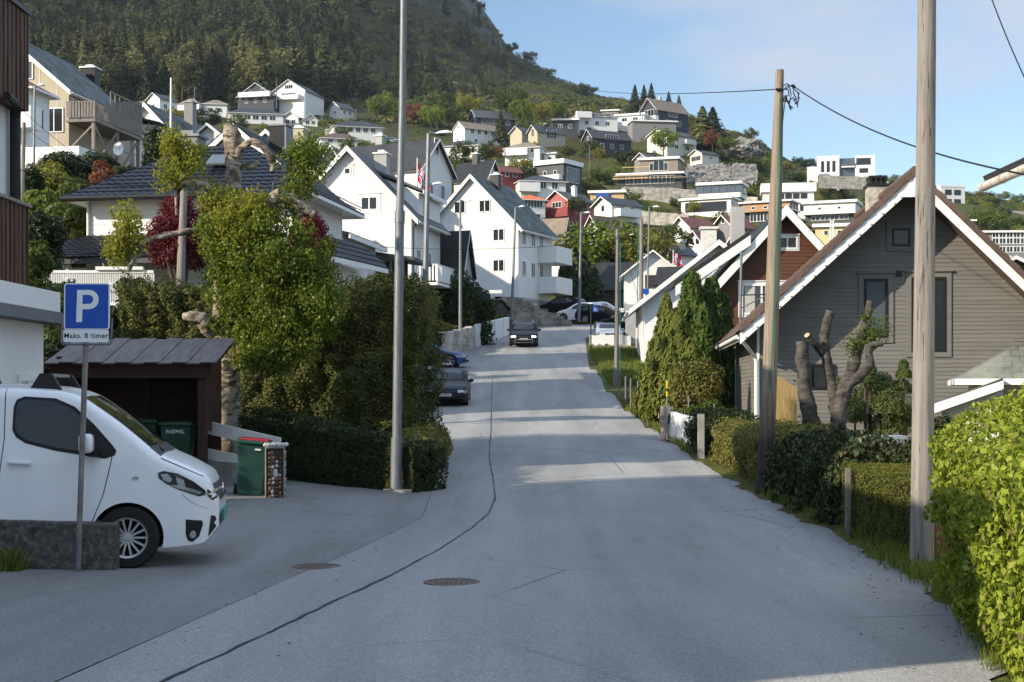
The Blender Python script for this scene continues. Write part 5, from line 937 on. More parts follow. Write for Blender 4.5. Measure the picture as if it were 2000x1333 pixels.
def conifer_mass(name, label, stems, Y, mat, size, n, trunk=True, group=None, tipm=None, pow_=.62):   # stems: (px, py top, py bottom, half width px)
    t = thing(name, label, 'tree', group=group); parts = []; m = MB()
    for i, (x, y0, y1, hw, dy) in enumerate(stems):
        Yy = Y + dy; s = Yy / F; b = P(x, y1, Yy); H = (y1 - y0) * s; r = hw * s; k = int(n * H * r / sum((q[2] - q[1]) * q[3] * s * s for q in stems)); h = rng.uniform(0, 1, k) ** 1.15; a = rng.uniform(0, 6.2832, k)
        rr = r * np.clip((1 - h) ** pow_, 0.02, 1) * np.clip(.5 + h * 4, 0, 1); d = np.c_[np.cos(a), np.sin(a), np.zeros(k)]; p0 = d * 1.5 + np.c_[np.zeros((k, 2)), h * H * 1.1]
        w = 1 + .16 * waves(p0, 3.2, seed=i + 3) + .1 * waves(p0, 9, seed=i + 8); p = np.array(b) + d * (rr * w * rng.uniform(.72, 1.0, k))[:, None]; p[:, 2] += h * H + .08 * waves(p0, 6, seed=i)
        nn = d + np.array((0, 0, .5)); v, f = leaves(p, size, nn, .5, .45); f0 = v.reshape(-1, 4, 3); f0[:, 0, 2] -= size * .5; f0[:, 2, 2] += size * .9
        parts.append((f0.reshape(-1, 3), f, 0)); m.tube([b - Vector((0, 0, .8)), b + Vector((0, 0, H * .85))], [.11, .02], 6)
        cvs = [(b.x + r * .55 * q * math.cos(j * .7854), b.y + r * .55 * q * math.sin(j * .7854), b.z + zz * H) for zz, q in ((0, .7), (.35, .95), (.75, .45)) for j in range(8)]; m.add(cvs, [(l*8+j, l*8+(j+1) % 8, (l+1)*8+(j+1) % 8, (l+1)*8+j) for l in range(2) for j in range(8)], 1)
    V, Q, mi = cat(*parts); link('crown', np_mesh('crown', V, Q, mat), t); m.build('trunk', [MAT['bark'], MAT['core']], t); return t
conifer_mass('thuja_tree', 'tall dark green thuja clump in front of the brown gable house', [(1352,536,810,40,0),(1390,548,810,40,.5),(1416,580,810,26,.8),(1335,590,810,30,-.3),(1372,600,810,36,-.6)], 51, MAT['l_thuja'], .11, 24000, pow_=.36)
conifer_mass('golden_conifer', 'golden green spreading conifer left of the tall thuja', [(1302,582,810,36,0),(1322,610,810,48,-.6),(1284,660,810,40,-1),(1350,670,810,42,-1.2),(1268,705,810,28,-1.5),(1310,690,810,40,-1.8)], 48, MAT['l_golden'], .09, 26000, pow_=.45)
conifer_mass('dark_conifer', 'dark conifer clump behind the parked cars below the leafy trees', [(1112,508,600,22,0),(1140,520,600,26,1),(1160,528,600,20,0),(1098,524,600,14,0)], 134, MAT['l_dark'], .25, 5000, pow_=.4)
def pine_shrub(name, label, items, Y, mat, n):
    t = thing(name, label, 'shrub'); parts = []; m = MB(); s = Y / F
    for (x, y, r) in items:
        b = P(x, y, Y + random.uniform(-.6, .6)); k = int(n / len(items)); d = unit(k); d[:, 2] = np.abs(d[:, 2]) * 1.2 - .2; c = np.array(b) + d * (r * s * rng.uniform(.5, 1, k))[:, None]
        v, f = leaves(c, .06, d + np.array((0, 0, .5)), .4, .22); q = v.reshape(-1, 4, 3); q[:, 2, 2] += .05; parts.append((q.reshape(-1, 3), f, 0)); m.tube([(b.x, b.y, -1.8), b], [.05, .02], 5)
    V, Q, mi = cat(*parts); link('foliage', np_mesh('foliage', V, Q, mat), t); m.build('stem', MAT['bark'], t)
pine_shrub('pine_shrub', 'bushy young pine with pale candles behind the dark pollarded tree', [(1700,790,50),(1670,820,44),(1740,800,50),(1720,760,34),(1690,745,26),(1760,765,24),(1765,735,16),(1650,800,30),(1770,830,40),(1735,840,50),(1640,760,22),(1765,715,9),(1700,725,12)], 32, MAT['l_pine'], 19000)
def shrub(name, label, items, Y, mat, n, size, cat_='shrub', amp=.25, group=None, stem=True, bz=None):
    t = thing(name, label, cat_, group=group); parts = []; m = MB(); tot = sum(i[2] * i[3] for i in items)
    for i, it in enumerate(items):
        x, y, rx, ry = it[:4]; Yy = Y + (it[4] if len(it) > 4 else 0); p, d = pxblob(x, y, rx, ry, Yy, max(20, int(n * rx * ry / tot)), shell=.55, amp=amp, freq=3, seed=int(x) % 97 + i, zmin=-.7); v, f = leaves(p, size, d + np.array((0, 0, .3)), .8, .65, .3); parts.append((v, f, 0))
        c = P(x, y, Yy); r = rx * Yy / F; g_ = ZG(c.x, c.y); gap = c.z - ry * Yy / F * .8 - g_
        if gap > .2: p, d = blob((c.x, c.y, g_ + gap * .4), (rx * Yy / F * .85, rx * Yy / F * .7, gap * .75 + .2), max(20, int(n * rx * ry / tot * .7)), shell=.5, amp=amp, seed=i); v, f = leaves(p, size, d, .8, .65, .3); parts.append((v, f, 0))
        m.tube([(c.x, c.y, g_ - .2), (c.x + .1, c.y, c.z)], [max(.03, r * .06), .02], 5)
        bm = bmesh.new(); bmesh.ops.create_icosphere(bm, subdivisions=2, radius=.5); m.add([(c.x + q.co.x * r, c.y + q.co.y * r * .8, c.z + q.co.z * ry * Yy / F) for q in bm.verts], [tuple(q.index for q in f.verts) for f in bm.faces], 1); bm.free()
    V, Q, mi = cat(*parts); link('foliage', np_mesh('foliage', V, Q, mat), t); m.build('stem', [MAT['bark'], MAT['core']], t); return t
shrub('round_shrub', 'rounded brownish green shrub right of the yellow tipped marker', [(1358,755,44,46),(1385,745,28,36),(1335,780,26,30)], 43, MAT['l_privet'], 5500, .05)
shrub('garden_shrub', 'low yellow green ferny shrubs below the rounded shrub', [(1350,815,40,22),(1395,820,34,20),(1425,812,24,16),(1390,800,26,16)], 41, MAT['l_shrub'], 4500, .06)
shrub('dark_shrub', 'dark glossy shrub behind the large wooden pole', [(1838,860,28,46),(1800,880,40,34),(1770,900,30,22),(1850,900,30,40)], 19.5, MAT['l_ivy'], 3600, .045)
shrub('rose_bush', 'rose bush with reddish new leaves above the clipped yew', [(1690,890,38,26),(1665,880,22,22),(1720,900,32,20)], 22, MAT['l_privet'], 3000, .035)
shrub('climbing_shrub', 'yellow green climber on top of the ivy hedge', [(1590,862,30,18),(1625,872,30,16),(1560,852,24,14)], 25, MAT['l_yellow'], 2200, .035)
shrub('dome_shrub', 'large dark rounded shrub on the left verge beside the black garage', [(868,575,62,52),(915,590,46,40),(835,560,40,42),(945,605,26,26),(880,606,60,26)], 95, MAT['l_dark'], 12000, .12, amp=.12)
# shrubs on the left bank
for i, (x, y, rx, ry, Y, mm) in enumerate([(95,352,38,30,70,'l_yellow'),(200,355,22,34,64,'l_brownred'),(150,380,40,28,60,'l_shrub'),(80,400,36,32,55,'l_fresh'),(130,420,46,30,54,'l_shrub'),(90,450,34,36,48,'l_dark'),(72,440,24,30,48,'l_dark'),(70,505,28,34,42,'l_shrub'),(62,525,16,24,42,'l_fresh'),(120,568,36,14,40,'l_dark'),(175,420,28,30,56,'l_fresh'),(60,360,24,32,62,'l_dark'),(120,318,40,22,76,'l_dark'),(190,320,36,20,78,'l_dark'),(240,345,34,20,74,'l_dark'),(235,420,20,40,58,'l_dark'),(215,620,24,22,36,'l_dark'),(110,600,34,26,33,'l_shrub'),(110,700,34,40,30,'l_dark'),(260,560,30,16,46,'l_dark')]):
    names = dict(l_yellow='yellow green', l_brownred='copper brown', l_shrub='mid green', l_fresh='fresh green', l_dark='dark green')
    shrub('bank_shrub', f'{names[mm]} shrub on the left bank ' + ['below the white balcony house','beside the blue black roof corner','under the grey telephone post','next to the brown balcony of the edge house','left of the white house wall','at the edge of the brown boarded bay','beside the black porch roof','right of the brown boarded balcony','over the lattice fence','behind the parking sign','close to the white wall corner','at the foot of the white lamp post','under the white terrace wall','below the braced timber balcony','below the satellite dish','hugging the white house corner','behind the bin shelter roof','beside the porch roof','between porch wall and shelter','in front of the white lattice'][i], [(x, y, rx, ry), (x + rx * .5, y + ry * .3, rx * .7, ry * .7, .6), (x - rx * .5, y + ry * .25, rx * .6, ry * .7, -.5)], Y, MAT[mm], 2600, .0013 * Y + .012, group='shrubs on the left bank')
shrub('spruce_shrub', 'dark conifer beside the cream dormer house', [(302,290,18,44),(300,320,24,26)], 84, MAT['l_dark'], 1800, .12)

# ------------------------------------------------------------------ grass and weeds (nobody could count the blades)
def blades(name, label, pts, h, mat, w=.008):
    p = np.asarray(pts); n = len(p); a = rng.uniform(0, 6.28, n); d = np.c_[np.cos(a), np.sin(a), np.zeros(n)]; L_ = h * rng.uniform(.4, 1.2, n); ln = d * (L_ * rng.uniform(.1, .6, n))[:, None]; s = np.c_[-np.sin(a), np.cos(a), np.zeros(n)] * w
    V = np.empty((n, 4, 3)); V[:, 0] = p - s; V[:, 1] = p + s; V[:, 2] = p + ln * .55 + s * .7; V[:, 3] = p + ln; V[:, 2, 2] += L_ * .7; V[:, 3, 2] += L_
    return tag(link(name, np_mesh(name, V.reshape(-1, 3), np.arange(4 * n).reshape(n, 4), mat), None), label, 'grass', kind='stuff')
def along(n, y0, y1, xf, spread, gap=.0):
    Y = rng.uniform(y0, y1, n); Y = Y[(np.sin(Y * 2.1) + np.sin(Y * 5.3 + 1)) > gap]; X = xf(Y) + rng.normal(0, spread, len(Y)); return np.c_[X, Y, ZGa(X, Y) - .03]
blades('grass', 'grass and weeds along the right road edge', np.vstack([along(2600, 12.6, 27, lambda Y: np.interp(Y, *XRT.T) + .16, .07, .1), along(2200, 13.4, 17.5, lambda Y: np.interp(Y, *XRT.T) + .2, .13, -1.2)]), .17, MAT['l_grass'])
blades('grass', 'weeds at the foot of the beech hedge', along(1500, 7.5, 13.6, lambda Y: np.interp(Y, *XRT.T) + .02, .06, -.4), .1, MAT['l_grass'], .005)
blades('grass', 'grass strip at the foot of the conifers on the right', along(2500, 36, 60, lambda Y: 4.62 + 0 * Y, .1, -.3), .2, MAT['l_grass'], .012)
gy = rng.uniform(69, 92, 16000); gx = 4.75 + rng.uniform(0, 1, 16000) ** .8 * 3.2; blades('grass', 'bright grass verge right of the road below the white fence', np.c_[gx, gy, ZGa(gx, gy)], .32, MAT['l_grass'], .02)
gx = rng.uniform(-7.5, -4.65, 2600); gy = 14.95 + rng.normal(0, .07, 2600) - .02 * gx; gy = gy[(np.sin(gx * 3) > -.3)]; gx = gx[(np.sin(gx * 3) > -.3)]; blades('grass', 'grass tufts at the foot of the low concrete wall', np.c_[gx, gy - .03, ZGa(gx, gy) - .02], .24, MAT['l_grass'], .006)
blades('grass', 'weeds along the left hedge foot', along(2500, 26.4, 46, lambda Y: np.interp(Y, *XLT.T) - .1, .09, -.2), .14, MAT['l_grass'])

n_ = 500; gy = rng.uniform(9, 45, n_); sd_ = rng.uniform(0, 1, n_) < .7; gx = np.where(sd_, np.interp(gy, *XRT.T) - np.abs(rng.normal(0, .35, n_)), np.interp(gy, *XLT.T) + rng.normal(0, .5, n_)); v, f = leaves(np.c_[gx, gy, zr(gy) + .0], .022, np.tile((0, 0, 1.), (n_, 1)), .25, .6)
tag(link('leaf_litter', np_mesh('leaf_litter', v, f, M('dry_leaf', (.1, .07, .04), .8, .4, 20))), 'scattered dry leaves and grit along the road edges', 'leaf litter', kind='stuff')
# ------------------------------------------------------------------ trees up the hill
def make_proto(name, kind, mat, seed):
    global rng; rng = np.random.default_rng(seed); t = thing(name, '', 'tree'); m = MB()
    if kind == 'leafy':
        cs = unit(22) * rng.uniform(.35, 1, (22, 1)) ** .6 * np.array((.42, .42, .36)) + np.array((0, 0, .6)); p, d = clumps(cs, .15, 1500); d[:, 2] += .3; v, f = leaves(p, .034, d, .8, .65); m.tube([(0, 0, -.15), (.01, 0, .3), (0, .02, .62)], [.025, .018, .006], 6)
        for c in cs[:9]: m.tube([(0, 0, .28), tuple(c)], [.012, .004], 4)
    elif kind == 'spruce':
        k = 1100; h = rng.uniform(0, 1, k) ** 1.3; a = rng.uniform(0, 6.28, k); tier = np.abs(((h * 13) % 1) - .5) * .5 + .72; r = .23 * (1 - h) ** .85 * tier * rng.uniform(.45, 1.05, k); d = np.c_[np.cos(a), np.sin(a), np.zeros(k)]; p = d * r[:, None]; p[:, 2] = .05 + h * .95 - r * .35; v, f = leaves(p, .036 * (1.15 - h * .5)[:, None].ravel(), d + np.array((0, 0, .7)), .35, .55); m.tube([(0, 0, -.1), (0, 0, .9)], [.018, .003], 6)
    elif kind == 'pine':
        cs = unit(16) * rng.uniform(.3, 1, (16, 1)) * np.array((.2, .2, .3)) + np.array((0, 0, .66)); p, d = clumps(cs, .1, 1100); d[:, 2] += .4; v, f = leaves(p, .026, d, .7, .45); m.tube([(0, 0, -.1), (.015, 0, .5), (0, 0, .8)], [.02, .014, .006], 6)
    else:
        p, d = blob((0, 0, .3), (.6, .6, .42), 900, shell=.5, amp=.2, seed=seed, zmin=-.5); v, f = leaves(p, .05, d + np.array((0, 0, .3)), .8, .65); m.tube([(0, 0, -.2), (0, 0, .3)], [.04, .02], 5)
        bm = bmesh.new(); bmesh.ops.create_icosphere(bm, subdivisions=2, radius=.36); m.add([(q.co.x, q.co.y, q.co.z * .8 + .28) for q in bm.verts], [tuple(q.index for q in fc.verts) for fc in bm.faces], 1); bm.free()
    link('crown', np_mesh('crown', v, f, MAT[mat]), t); m.build('trunk', [MAT['bark'], MAT['core']], t); t['used'] = 0; return t
protos = {}
def plant(kind, mat, px, pyb, Y, hpx, label, var=0, wide=1.0, z=None, group=None, name=None):
    key = (kind, mat, var)
    if key not in protos: protos[key] = make_proto({'leafy': 'leafy_tree', 'spruce': 'spruce_tree', 'pine': 'pine_tree', 'bush': 'bush'}[kind], kind, mat, var * 7 + 11)
    pr = protos[key]; X = PX(px, Y); zz = PZ(pyb, Y) if z is None else z; s = hpx * Y / F
    if pr['used']: o = dup(pr, (X, Y, zz), random.uniform(0, 6.28), label, (s * wide, s * wide, s))
    else: o = pr; o.location = (X, Y, zz); o.rotation_euler = (0, 0, random.uniform(0, 6.28)); o.scale = (s * wide, s * wide, s); o['label'] = label; pr['used'] = 1
    if group: o['group'] = group
    return o
for q in [('leafy','l_fresh',1150,545,150,118,'leafy green tree left in the clump behind the middle wooden poles'),('leafy','l_fresh',1200,548,152,120,'leafy green tree in the middle of the clump behind the wooden poles'),('leafy','l_yellow',1248,548,148,112,'yellowish leafy tree right in the clump behind the wooden poles'),('leafy','l_shrub',1288,540,155,100,'darker leafy tree at the right end of the clump behind the poles'),
 ('leafy','l_fresh',748,245,440,72,'round light green tree at the forest edge beside the tall lamp post'),('leafy','l_brownred',806,250,425,52,'copper red tree right of the tall lamp post'),('leafy','l_fresh',842,256,420,56,'light green tree right of the copper red tree'),('leafy','l_shrub',876,250,430,50,'mid green tree above the tan roofed white house'),('leafy','l_yellow',914,238,440,62,'tall yellow green birch left of the long black house'),('leafy','l_shrub',868,226,450,50,'dark leafy tree at the forest edge left of the long black house'),
 ('leafy','l_fresh',1020,250,415,58,'light green tree above the twin grey gables'),('leafy','l_shrub',1002,232,432,60,'dark leafy tree right of the long black house'),('leafy','l_yellow',1062,246,412,52,'yellow green tree behind the beige long house'),('leafy','l_fresh',1085,240,425,46,'light tree left of the white hip roofed house'),('spruce','l_spruce',978,276,396,58,'slim conifer right of the tan roofed white house'),
 ('spruce','l_spruce',1240,222,450,56,'tall pointed spruce left of the hilltop gable house'),('spruce','l_spruce',1272,215,455,52,'dark spruce behind the hilltop gable house'),('spruce','l_spruce',1258,212,456,46,'second dark spruce behind the hilltop gable house'),('spruce','l_spruce',1306,215,455,36,'small spruce tip above the hilltop roof'),('spruce','l_spruce',1326,216,455,30,'smallest spruce tip right of the hilltop roof ridge'),
 ('spruce','l_spruce2',1372,286,400,78,'broad dark conifer left in the group beside the rocky crest'),('spruce','l_spruce',1392,286,398,76,'tallest dark conifer of the group beside the rocky crest'),('leafy','l_brownred',1392,296,385,46,'brownish bare twigged tree before the dark conifers'),('leafy','l_shrub',1466,276,395,26,'lone leafy tree on the rocky crest skyline'),('leafy','l_fresh',1296,306,372,62,'slender birch in front of the cream house'),
 ('leafy','l_shrub',1130,190,800,30,'dark leafy tree on the ridge skyline left part'),('leafy','l_dark',1146,196,790,34,'rounded dark tree standing on the ridge skyline'),('leafy','l_shrub',1074,152,860,20,'small tree on the steep ridge edge'),('leafy','l_dark',1034,124,880,26,'dark tree high on the ridge edge'),('leafy','l_dark',1002,104,890,22,'dark tree under the cliff edge'),
 ('leafy','l_shrub',1168,420,242,32,'small leafy tree before the red gabled house'),('leafy','l_shrub',1128,424,232,40,'leafy tree right before the red gabled house'),('leafy','l_shrub',905,316,300,40,'rounded tree below the black hip bungalow'),('leafy','l_shrub',950,322,300,40,'rounded tree right below the black hip bungalow'),('leafy','l_brownred',970,318,310,36,'purple brown tree left of the balcony house'),('leafy','l_yellow',1356,424,236,34,'young yellow green tree before the cubic white house'),
 ('leafy','l_fresh',1310,470,180,34,'round green tree beside the pale red hip roof'),('leafy','l_fresh',518,268,330,30,'pale round shrubby tree behind the black chimney'),('leafy','l_shrub',1170,368,300,44,'leafy tree left of the scaffolded house'),('leafy','l_fresh',1200,350,318,30,'light tree above the scaffold end'),('leafy','l_yellow',1040,302,350,28,'yellow green tree below the twin grey gables'),('leafy','l_shrub',1110,312,350,28,'tree below the beige long house'),
 ('leafy','l_yellow',1170,320,345,34,'yellow tree on the lawn below the dark blue house'),('leafy','l_shrub',1420,300,375,36,'tree right of the cream garage'),('leafy','l_shrub',670,275,330,28,'green tree between the two hip roofs')]:
    plant(q[0], q[1], *q[2:7], var=random.randint(0, 1) if q[0] == 'leafy' and q[1] in ('l_fresh', 'l_shrub') else 0, wide=1.3 if q[3] == 545 or q[3] == 548 else 2.4 if q[0] == 'spruce' and 1360 < q[2] < 1400 else 1.5 if q[0] == 'spruce' else 1.35 if q[1] in ('l_shrub', 'l_dark') else 1.0)
# scattered bushes over the open hillside (kept clear of every house)
def clear(px, py, Y, h):
    for x0, x1, y0, y1, Yh in BBOX:
        if x0 - h < px < x1 + h and Y <= Yh + 8 and y0 < py and py - h < y1: 
            if not (py > y1 + h * .9): return False
    return True
nb = 0; tries = 0; bl = []
while nb < 300 and tries < 9000:
    tries += 1; Y = math.exp(random.uniform(math.log(150), math.log(560))); px = random.uniform(780, 1990) if random.random() < .85 else random.uniform(330, 780)
    X = PX(px, Y); z = ZG(X, Y); py = HZ - z * F / Y; h = random.uniform(1.6, 4.2) * F / Y
    if py > 520 or (px > 1640 and py > 440 and px < 1840) or (1340 < px < 1480 and 318 < py < 362 and Y < 340) or not clear(px, py, Y, h * .6): continue
    kind = random.choice(['bush', 'bush', 'bush', 'leafy']); mt = random.choice(['l_shrub', 'l_fresh', 'l_yellow', 'l_shrub', 'l_dark'])
    o = plant(kind, mt, px, py + 2, Y, h * (1 if kind == 'bush' else 1.5), 'low green bush scattered over the open hillside' if kind == 'bush' else 'small leafy tree scattered over the open hillside', var=0 if mt in ('l_yellow', 'l_dark') else random.randint(0, 1), wide=random.uniform(.9, 1.6), group='bushes scattered over the hillside' if kind == 'bush' else 'small trees scattered over the hillside'); nb += 1
# low scrub that clothes the open hillside between the houses (nobody could count it)
def scrub(name, label, n, ylo, yhi, pxf, r, mats, leafn, lsize):
    Vs = []; Qs = []; Ms = []; b = 0; k = 0; tr = 0
    while k < n and tr < n * 12:
        tr += 1; Y = math.exp(random.uniform(math.log(ylo), math.log(yhi))); px = pxf(); X = PX(px, Y); z = ZG(X, Y); py = HZ - z * F / Y
        if py < -40 or py > 540 or (1345 < px < 1475 and 322 < py < 360 and Y < 340) or not clear(px, py, Y, r * F / Y * .8): continue
        f_ = math.sin(X * .045 + Y * .03) + math.sin(X * .11 - Y * .05 + 2) + random.uniform(-.9, .9)
        if f_ < -.35: continue
        rr = r * random.uniform(.5, 1.35); d = unit(leafn); d[:, 2] = np.abs(d[:, 2]); pp = np.array((X, Y, z - .1)) + d * rng.uniform(.55, 1, (leafn, 1)) * np.array((rr * random.uniform(.9, 1.6), rr, rr * random.uniform(.55, 1.1))); v, q = leaves(pp, lsize, d + np.array((0, 0, .3)), .8, .7)
        Vs.append(v); Qs.append(q + b); Ms.append(np.full(len(q), random.choices(range(len(mats)), [5, 3, 2, 2][:len(mats)])[0])); b += len(v); k += 1
    tag(link(name, np_mesh(name, np.vstack(Vs), np.vstack(Qs), [MAT[m] for m in mats], np.concatenate(Ms)), None), label, 'scrub', kind='stuff')
for a_, b_ in (('s1', 'l_shrub'), ('s2', 'l_fresh'), ('s3', 'l_yellow'), ('s4', 'l_privet')): pass
scrub('scrub', 'green scrub and low bushes covering the hillside between the houses', 2600, 140, 470, lambda: random.uniform(640, 1999) if random.random() < .86 else random.uniform(330, 640), 1.5, ['l_shrub', 'l_fresh', 'l_yellow', 'l_dark'], 80, .26)
scrub('mountain_scrub', 'heath and low scrub on the upper mountain slope', 1900, 430, 1000, lambda: random.uniform(620, 1320), 2.6, ['l_shrub', 'l_spruce2', 'l_yew', 'l_privet'], 60, .55)
# conifer forest on the mountain
def slope_pts(n, f):
    out = []
    while len(out) < n:
        Y = random.uniform(445, 930); px = random.uniform(-80, 1000); d = f(px, Y)
        if random.random() > d: continue
        X = PX(px, Y); z = ZG(X, Y); py = HZ - z * F / Y
        if py < -60 or (py > 205 and px > 640) or not clear(px, py, Y, 8): continue
        out.append((px, Y, X, z, py))
    return out
def dens(px, Y):
    if px < 700: return .9 if Y > 470 else .5
    return max(.12, .6 - (px - 700) / 500) if Y < 640 else .3
pts = sorted(slope_pts(1500, dens), key=lambda q: q[1])
kinds = [('spruce', 'l_spruce', 0), ('spruce', 'l_spruce', 1), ('pine', 'l_spruce2', 0), ('spruce', 'l_spruce2', 0), ('pine', 'l_spruce2', 1)]
for i, (px, Y, X, z, py) in enumerate(pts[:280]):
    k = random.choices(kinds, [3, 3, 2, 2, 2])[0]; hh = random.uniform(14, 25); plant(k[0], k[1], px, 0, Y, hh * F / Y, 'conifer in the dense mountain forest' if k[0] == 'spruce' else 'broad crowned pine in the dense mountain forest', var=k[2], wide=random.uniform(.9, 1.3), z=z, group='conifers in the mountain forest' if k[0] == 'spruce' else 'pines in the mountain forest')
Vs, Qs, Ms = [], [], []; b = 0
for k, (kd, mt, vr) in enumerate(kinds):
    key = (kd, mt, vr)
    if key not in protos: continue
    me = [c for c in protos[key].children if c.name.startswith('crown')][0].data; co = np.empty(len(me.vertices) * 3); me.vertices.foreach_get('co', co); co = co.reshape(-1, 4, 3)
    for (px, Y, X, z, py) in pts[280 + k::len(kinds)]:
        sel = rng.choice(len(co), 420, replace=False); s = random.uniform(11, 20) * (1 if px < 680 else .6); a = random.uniform(0, 6.28); w = s * random.uniform(.95, 1.35); c, sn = math.cos(a), math.sin(a); q = co[sel]; cc = q.mean(1, keepdims=True); q = cc + (q - cc) * 1.55
        v = np.stack([(q[..., 0] * c - q[..., 1] * sn) * w + X, (q[..., 0] * sn + q[..., 1] * c) * w + Y, q[..., 2] * s + z], -1).reshape(-1, 3); Vs.append(v); Qs.append(np.arange(len(v)).reshape(-1, 4) + b); Ms.append(np.full(len(v) // 4, 0 if mt == 'l_spruce' else 1)); b += len(v)
MAT['l_spruce_f'] = leafmat('forest_needles', [(.016, .03, .01), (.034, .052, .017), (.024, .04, .013), (.045, .06, .02)], .2, .7, 0); MAT['l_spruce2_f'] = leafmat('forest_lit_conifer_needles', [(.055, .068, .022), (.115, .12, .042), (.08, .09, .03)], .25, .7, 0)  # second needle colour is paler, sunlight on the forest put into it
tag(link('forest', np_mesh('forest', np.vstack(Vs), np.vstack(Qs), [MAT['l_spruce_f'], MAT['l_spruce2_f']], np.concatenate(Ms))), 'far conifer forest covering the steep mountain side', 'forest', kind='stuff')
# ------------------------------------------------------------------ vehicles
def paint(name, col, rough=.28, metal=0.0): return M(name, col, rough, .03, 3, spec=.5, coat=.5, metal=metal)
MAT['vanwhite'] = paint('white_van_paint', (.74, .75, .76), .3); MAT['carblack'] = M('black_car_paint', (.006, .007, .009), .36, .03, 3, spec=.09); MAT['cargrey'] = M('dark_grey_car_paint', (.012, .015, .023), .36, .03, 3, spec=.13)
MAT['carblue'] = paint('blue_car_paint', (.015, .06, .2)); MAT['carwhite'] = paint('white_car_paint', (.7, .71, .72)); MAT['carsilver'] = paint('silver_car_paint', (.4, .41, .42), .35, .4)
MAT['tyre'] = M('tyre_rubber', (.016, .016, .017), .85, .15, 8); MAT['rim'] = M('silver_rim', (.42, .42, .43), .35, .05, metal=.6); MAT['well'] = M('wheel_well', (.006, .006, .006), .9)
MAT['carglass'] = M('car_glass', (.02, .024, .028), .05, .25, 1.2, spec=.45); MAT['lamp'] = M('lamp_glass', (.35, .37, .4), .12, .2, 9, metal=.3, coat=.6); MAT['lampdark'] = M('smoked_lamp_housing', (.03, .032, .036), .1, .3, coat=.5)
MAT['lamplit'] = NT('lit_headlamp').out((.8, .8, .8)); _b = MAT['lamplit'].node_tree.nodes['Principled BSDF']; _b.inputs['Emission Color'].default_value = (1, .96, .88, 1); _b.inputs['Emission Strength'].default_value = 2.5
MAT['platewhite'] = M('plate_white', (.6, .6, .6), .4); MAT['plategreen'] = M('plate_green', (.03, .3, .2), .4); MAT['redlamp'] = M('red_lamp', (.25, .015, .012), .15, coat=.5); MAT['chrome'] = M('chrome_trim', (.6, .61, .62), .2, metal=.9)
def car_body(zt, zb, wp, belt, tum, wheels, wr, paintm, parent, crown=.03, zm=.6):
    zt, zb, wp = [np.array(sorted(q)) for q in (zt, zb, wp)]; x0, x1 = zt[0, 0], zt[-1, 0]; u = np.linspace(0, 1, 90); xs = x0 + (x1 - x0) * (.5 - .5 * np.cos(np.pi * u)) * .35 + (x1 - x0) * u * .65
    def sm(t, x): return sum(np.interp(np.clip(x + d, x0, x1), *t.T) * k for d, k in ((-.09, .2), (-.04, .2), (0, .2), (.04, .2), (.09, .2)))
    ZT, ZB, WW = sm(zt, xs), sm(zb, xs), sm(wp, xs); vs = []
    def g(z): return np.where(z < zm, 1 - .06 * ((zm - z) / zm) ** 2, 1) - np.where(z > belt, tum * (z - belt) ** 1.15, 0)
    for x, t, b, w in zip(xs, ZT, ZB, WW):
        rc = min(.13, (t - b) * .3); z = np.linspace(b, t - rc, 10); y = w * g(z); yt = y[-1]; half = list(zip(y, z))
        half += [(yt - rc + rc * math.cos(a), t - rc + rc * math.sin(a)) for a in (.4, .8, 1.2, 1.5708)]
        half += [((yt - rc) * k, t + crown * (1 - k * k)) for k in (.75, .5, .25)]
        vs += [(x, -a, c) for a, c in half] + [(x, 0, t + crown)] + [(x, a, c) for a, c in half[::-1]]
    k = len(vs) // len(xs); fs = [(i*k + j, (i+1)*k + j, (i+1)*k + j + 1, i*k + j + 1) for i in range(len(xs) - 1) for j in range(k - 1)] + [(i*k + k - 1, (i+1)*k + k - 1, (i+1)*k, i*k) for i in range(len(xs) - 1)] + [tuple(range(k)), tuple(range((len(xs) - 1) * k, len(xs) * k))[::-1]]
    m = MB().add(vs, fs); o = m.build('body', [paintm, MAT['well']], None, fix=True); c = MB()
    for wx in wheels:
        for sgn in (-1, 1): c.lathe([(0, .55 * sgn), (wr + .045, .55 * sgn), (wr + .045, 1.3 * sgn), (0, 1.3 * sgn)], (wx, 0, wr), 'y', 40)
    co = c.build('cutter', [MAT['well']], None, fix=True); md = o.modifiers.new('b', 'BOOLEAN'); md.object = co; md.operation = 'DIFFERENCE'; md.solver = 'EXACT'; md.material_mode = 'TRANSFER'
    bpy.context.view_layer.update(); me = bpy.data.meshes.new_from_object(o.evaluated_get(bpy.context.evaluated_depsgraph_get())); o.modifiers.clear(); old = o.data
    bvh = BVHTree.FromPolygons([v.co.copy() for v in old.vertices], [tuple(p.vertices) for p in old.polygons]); o.data = me; bpy.data.objects.remove(co); me.polygons.foreach_set('use_smooth', [True] * len(me.polygons)); me.set_sharp_from_angle(angle=R(42)); o.parent = parent; return o, bvh
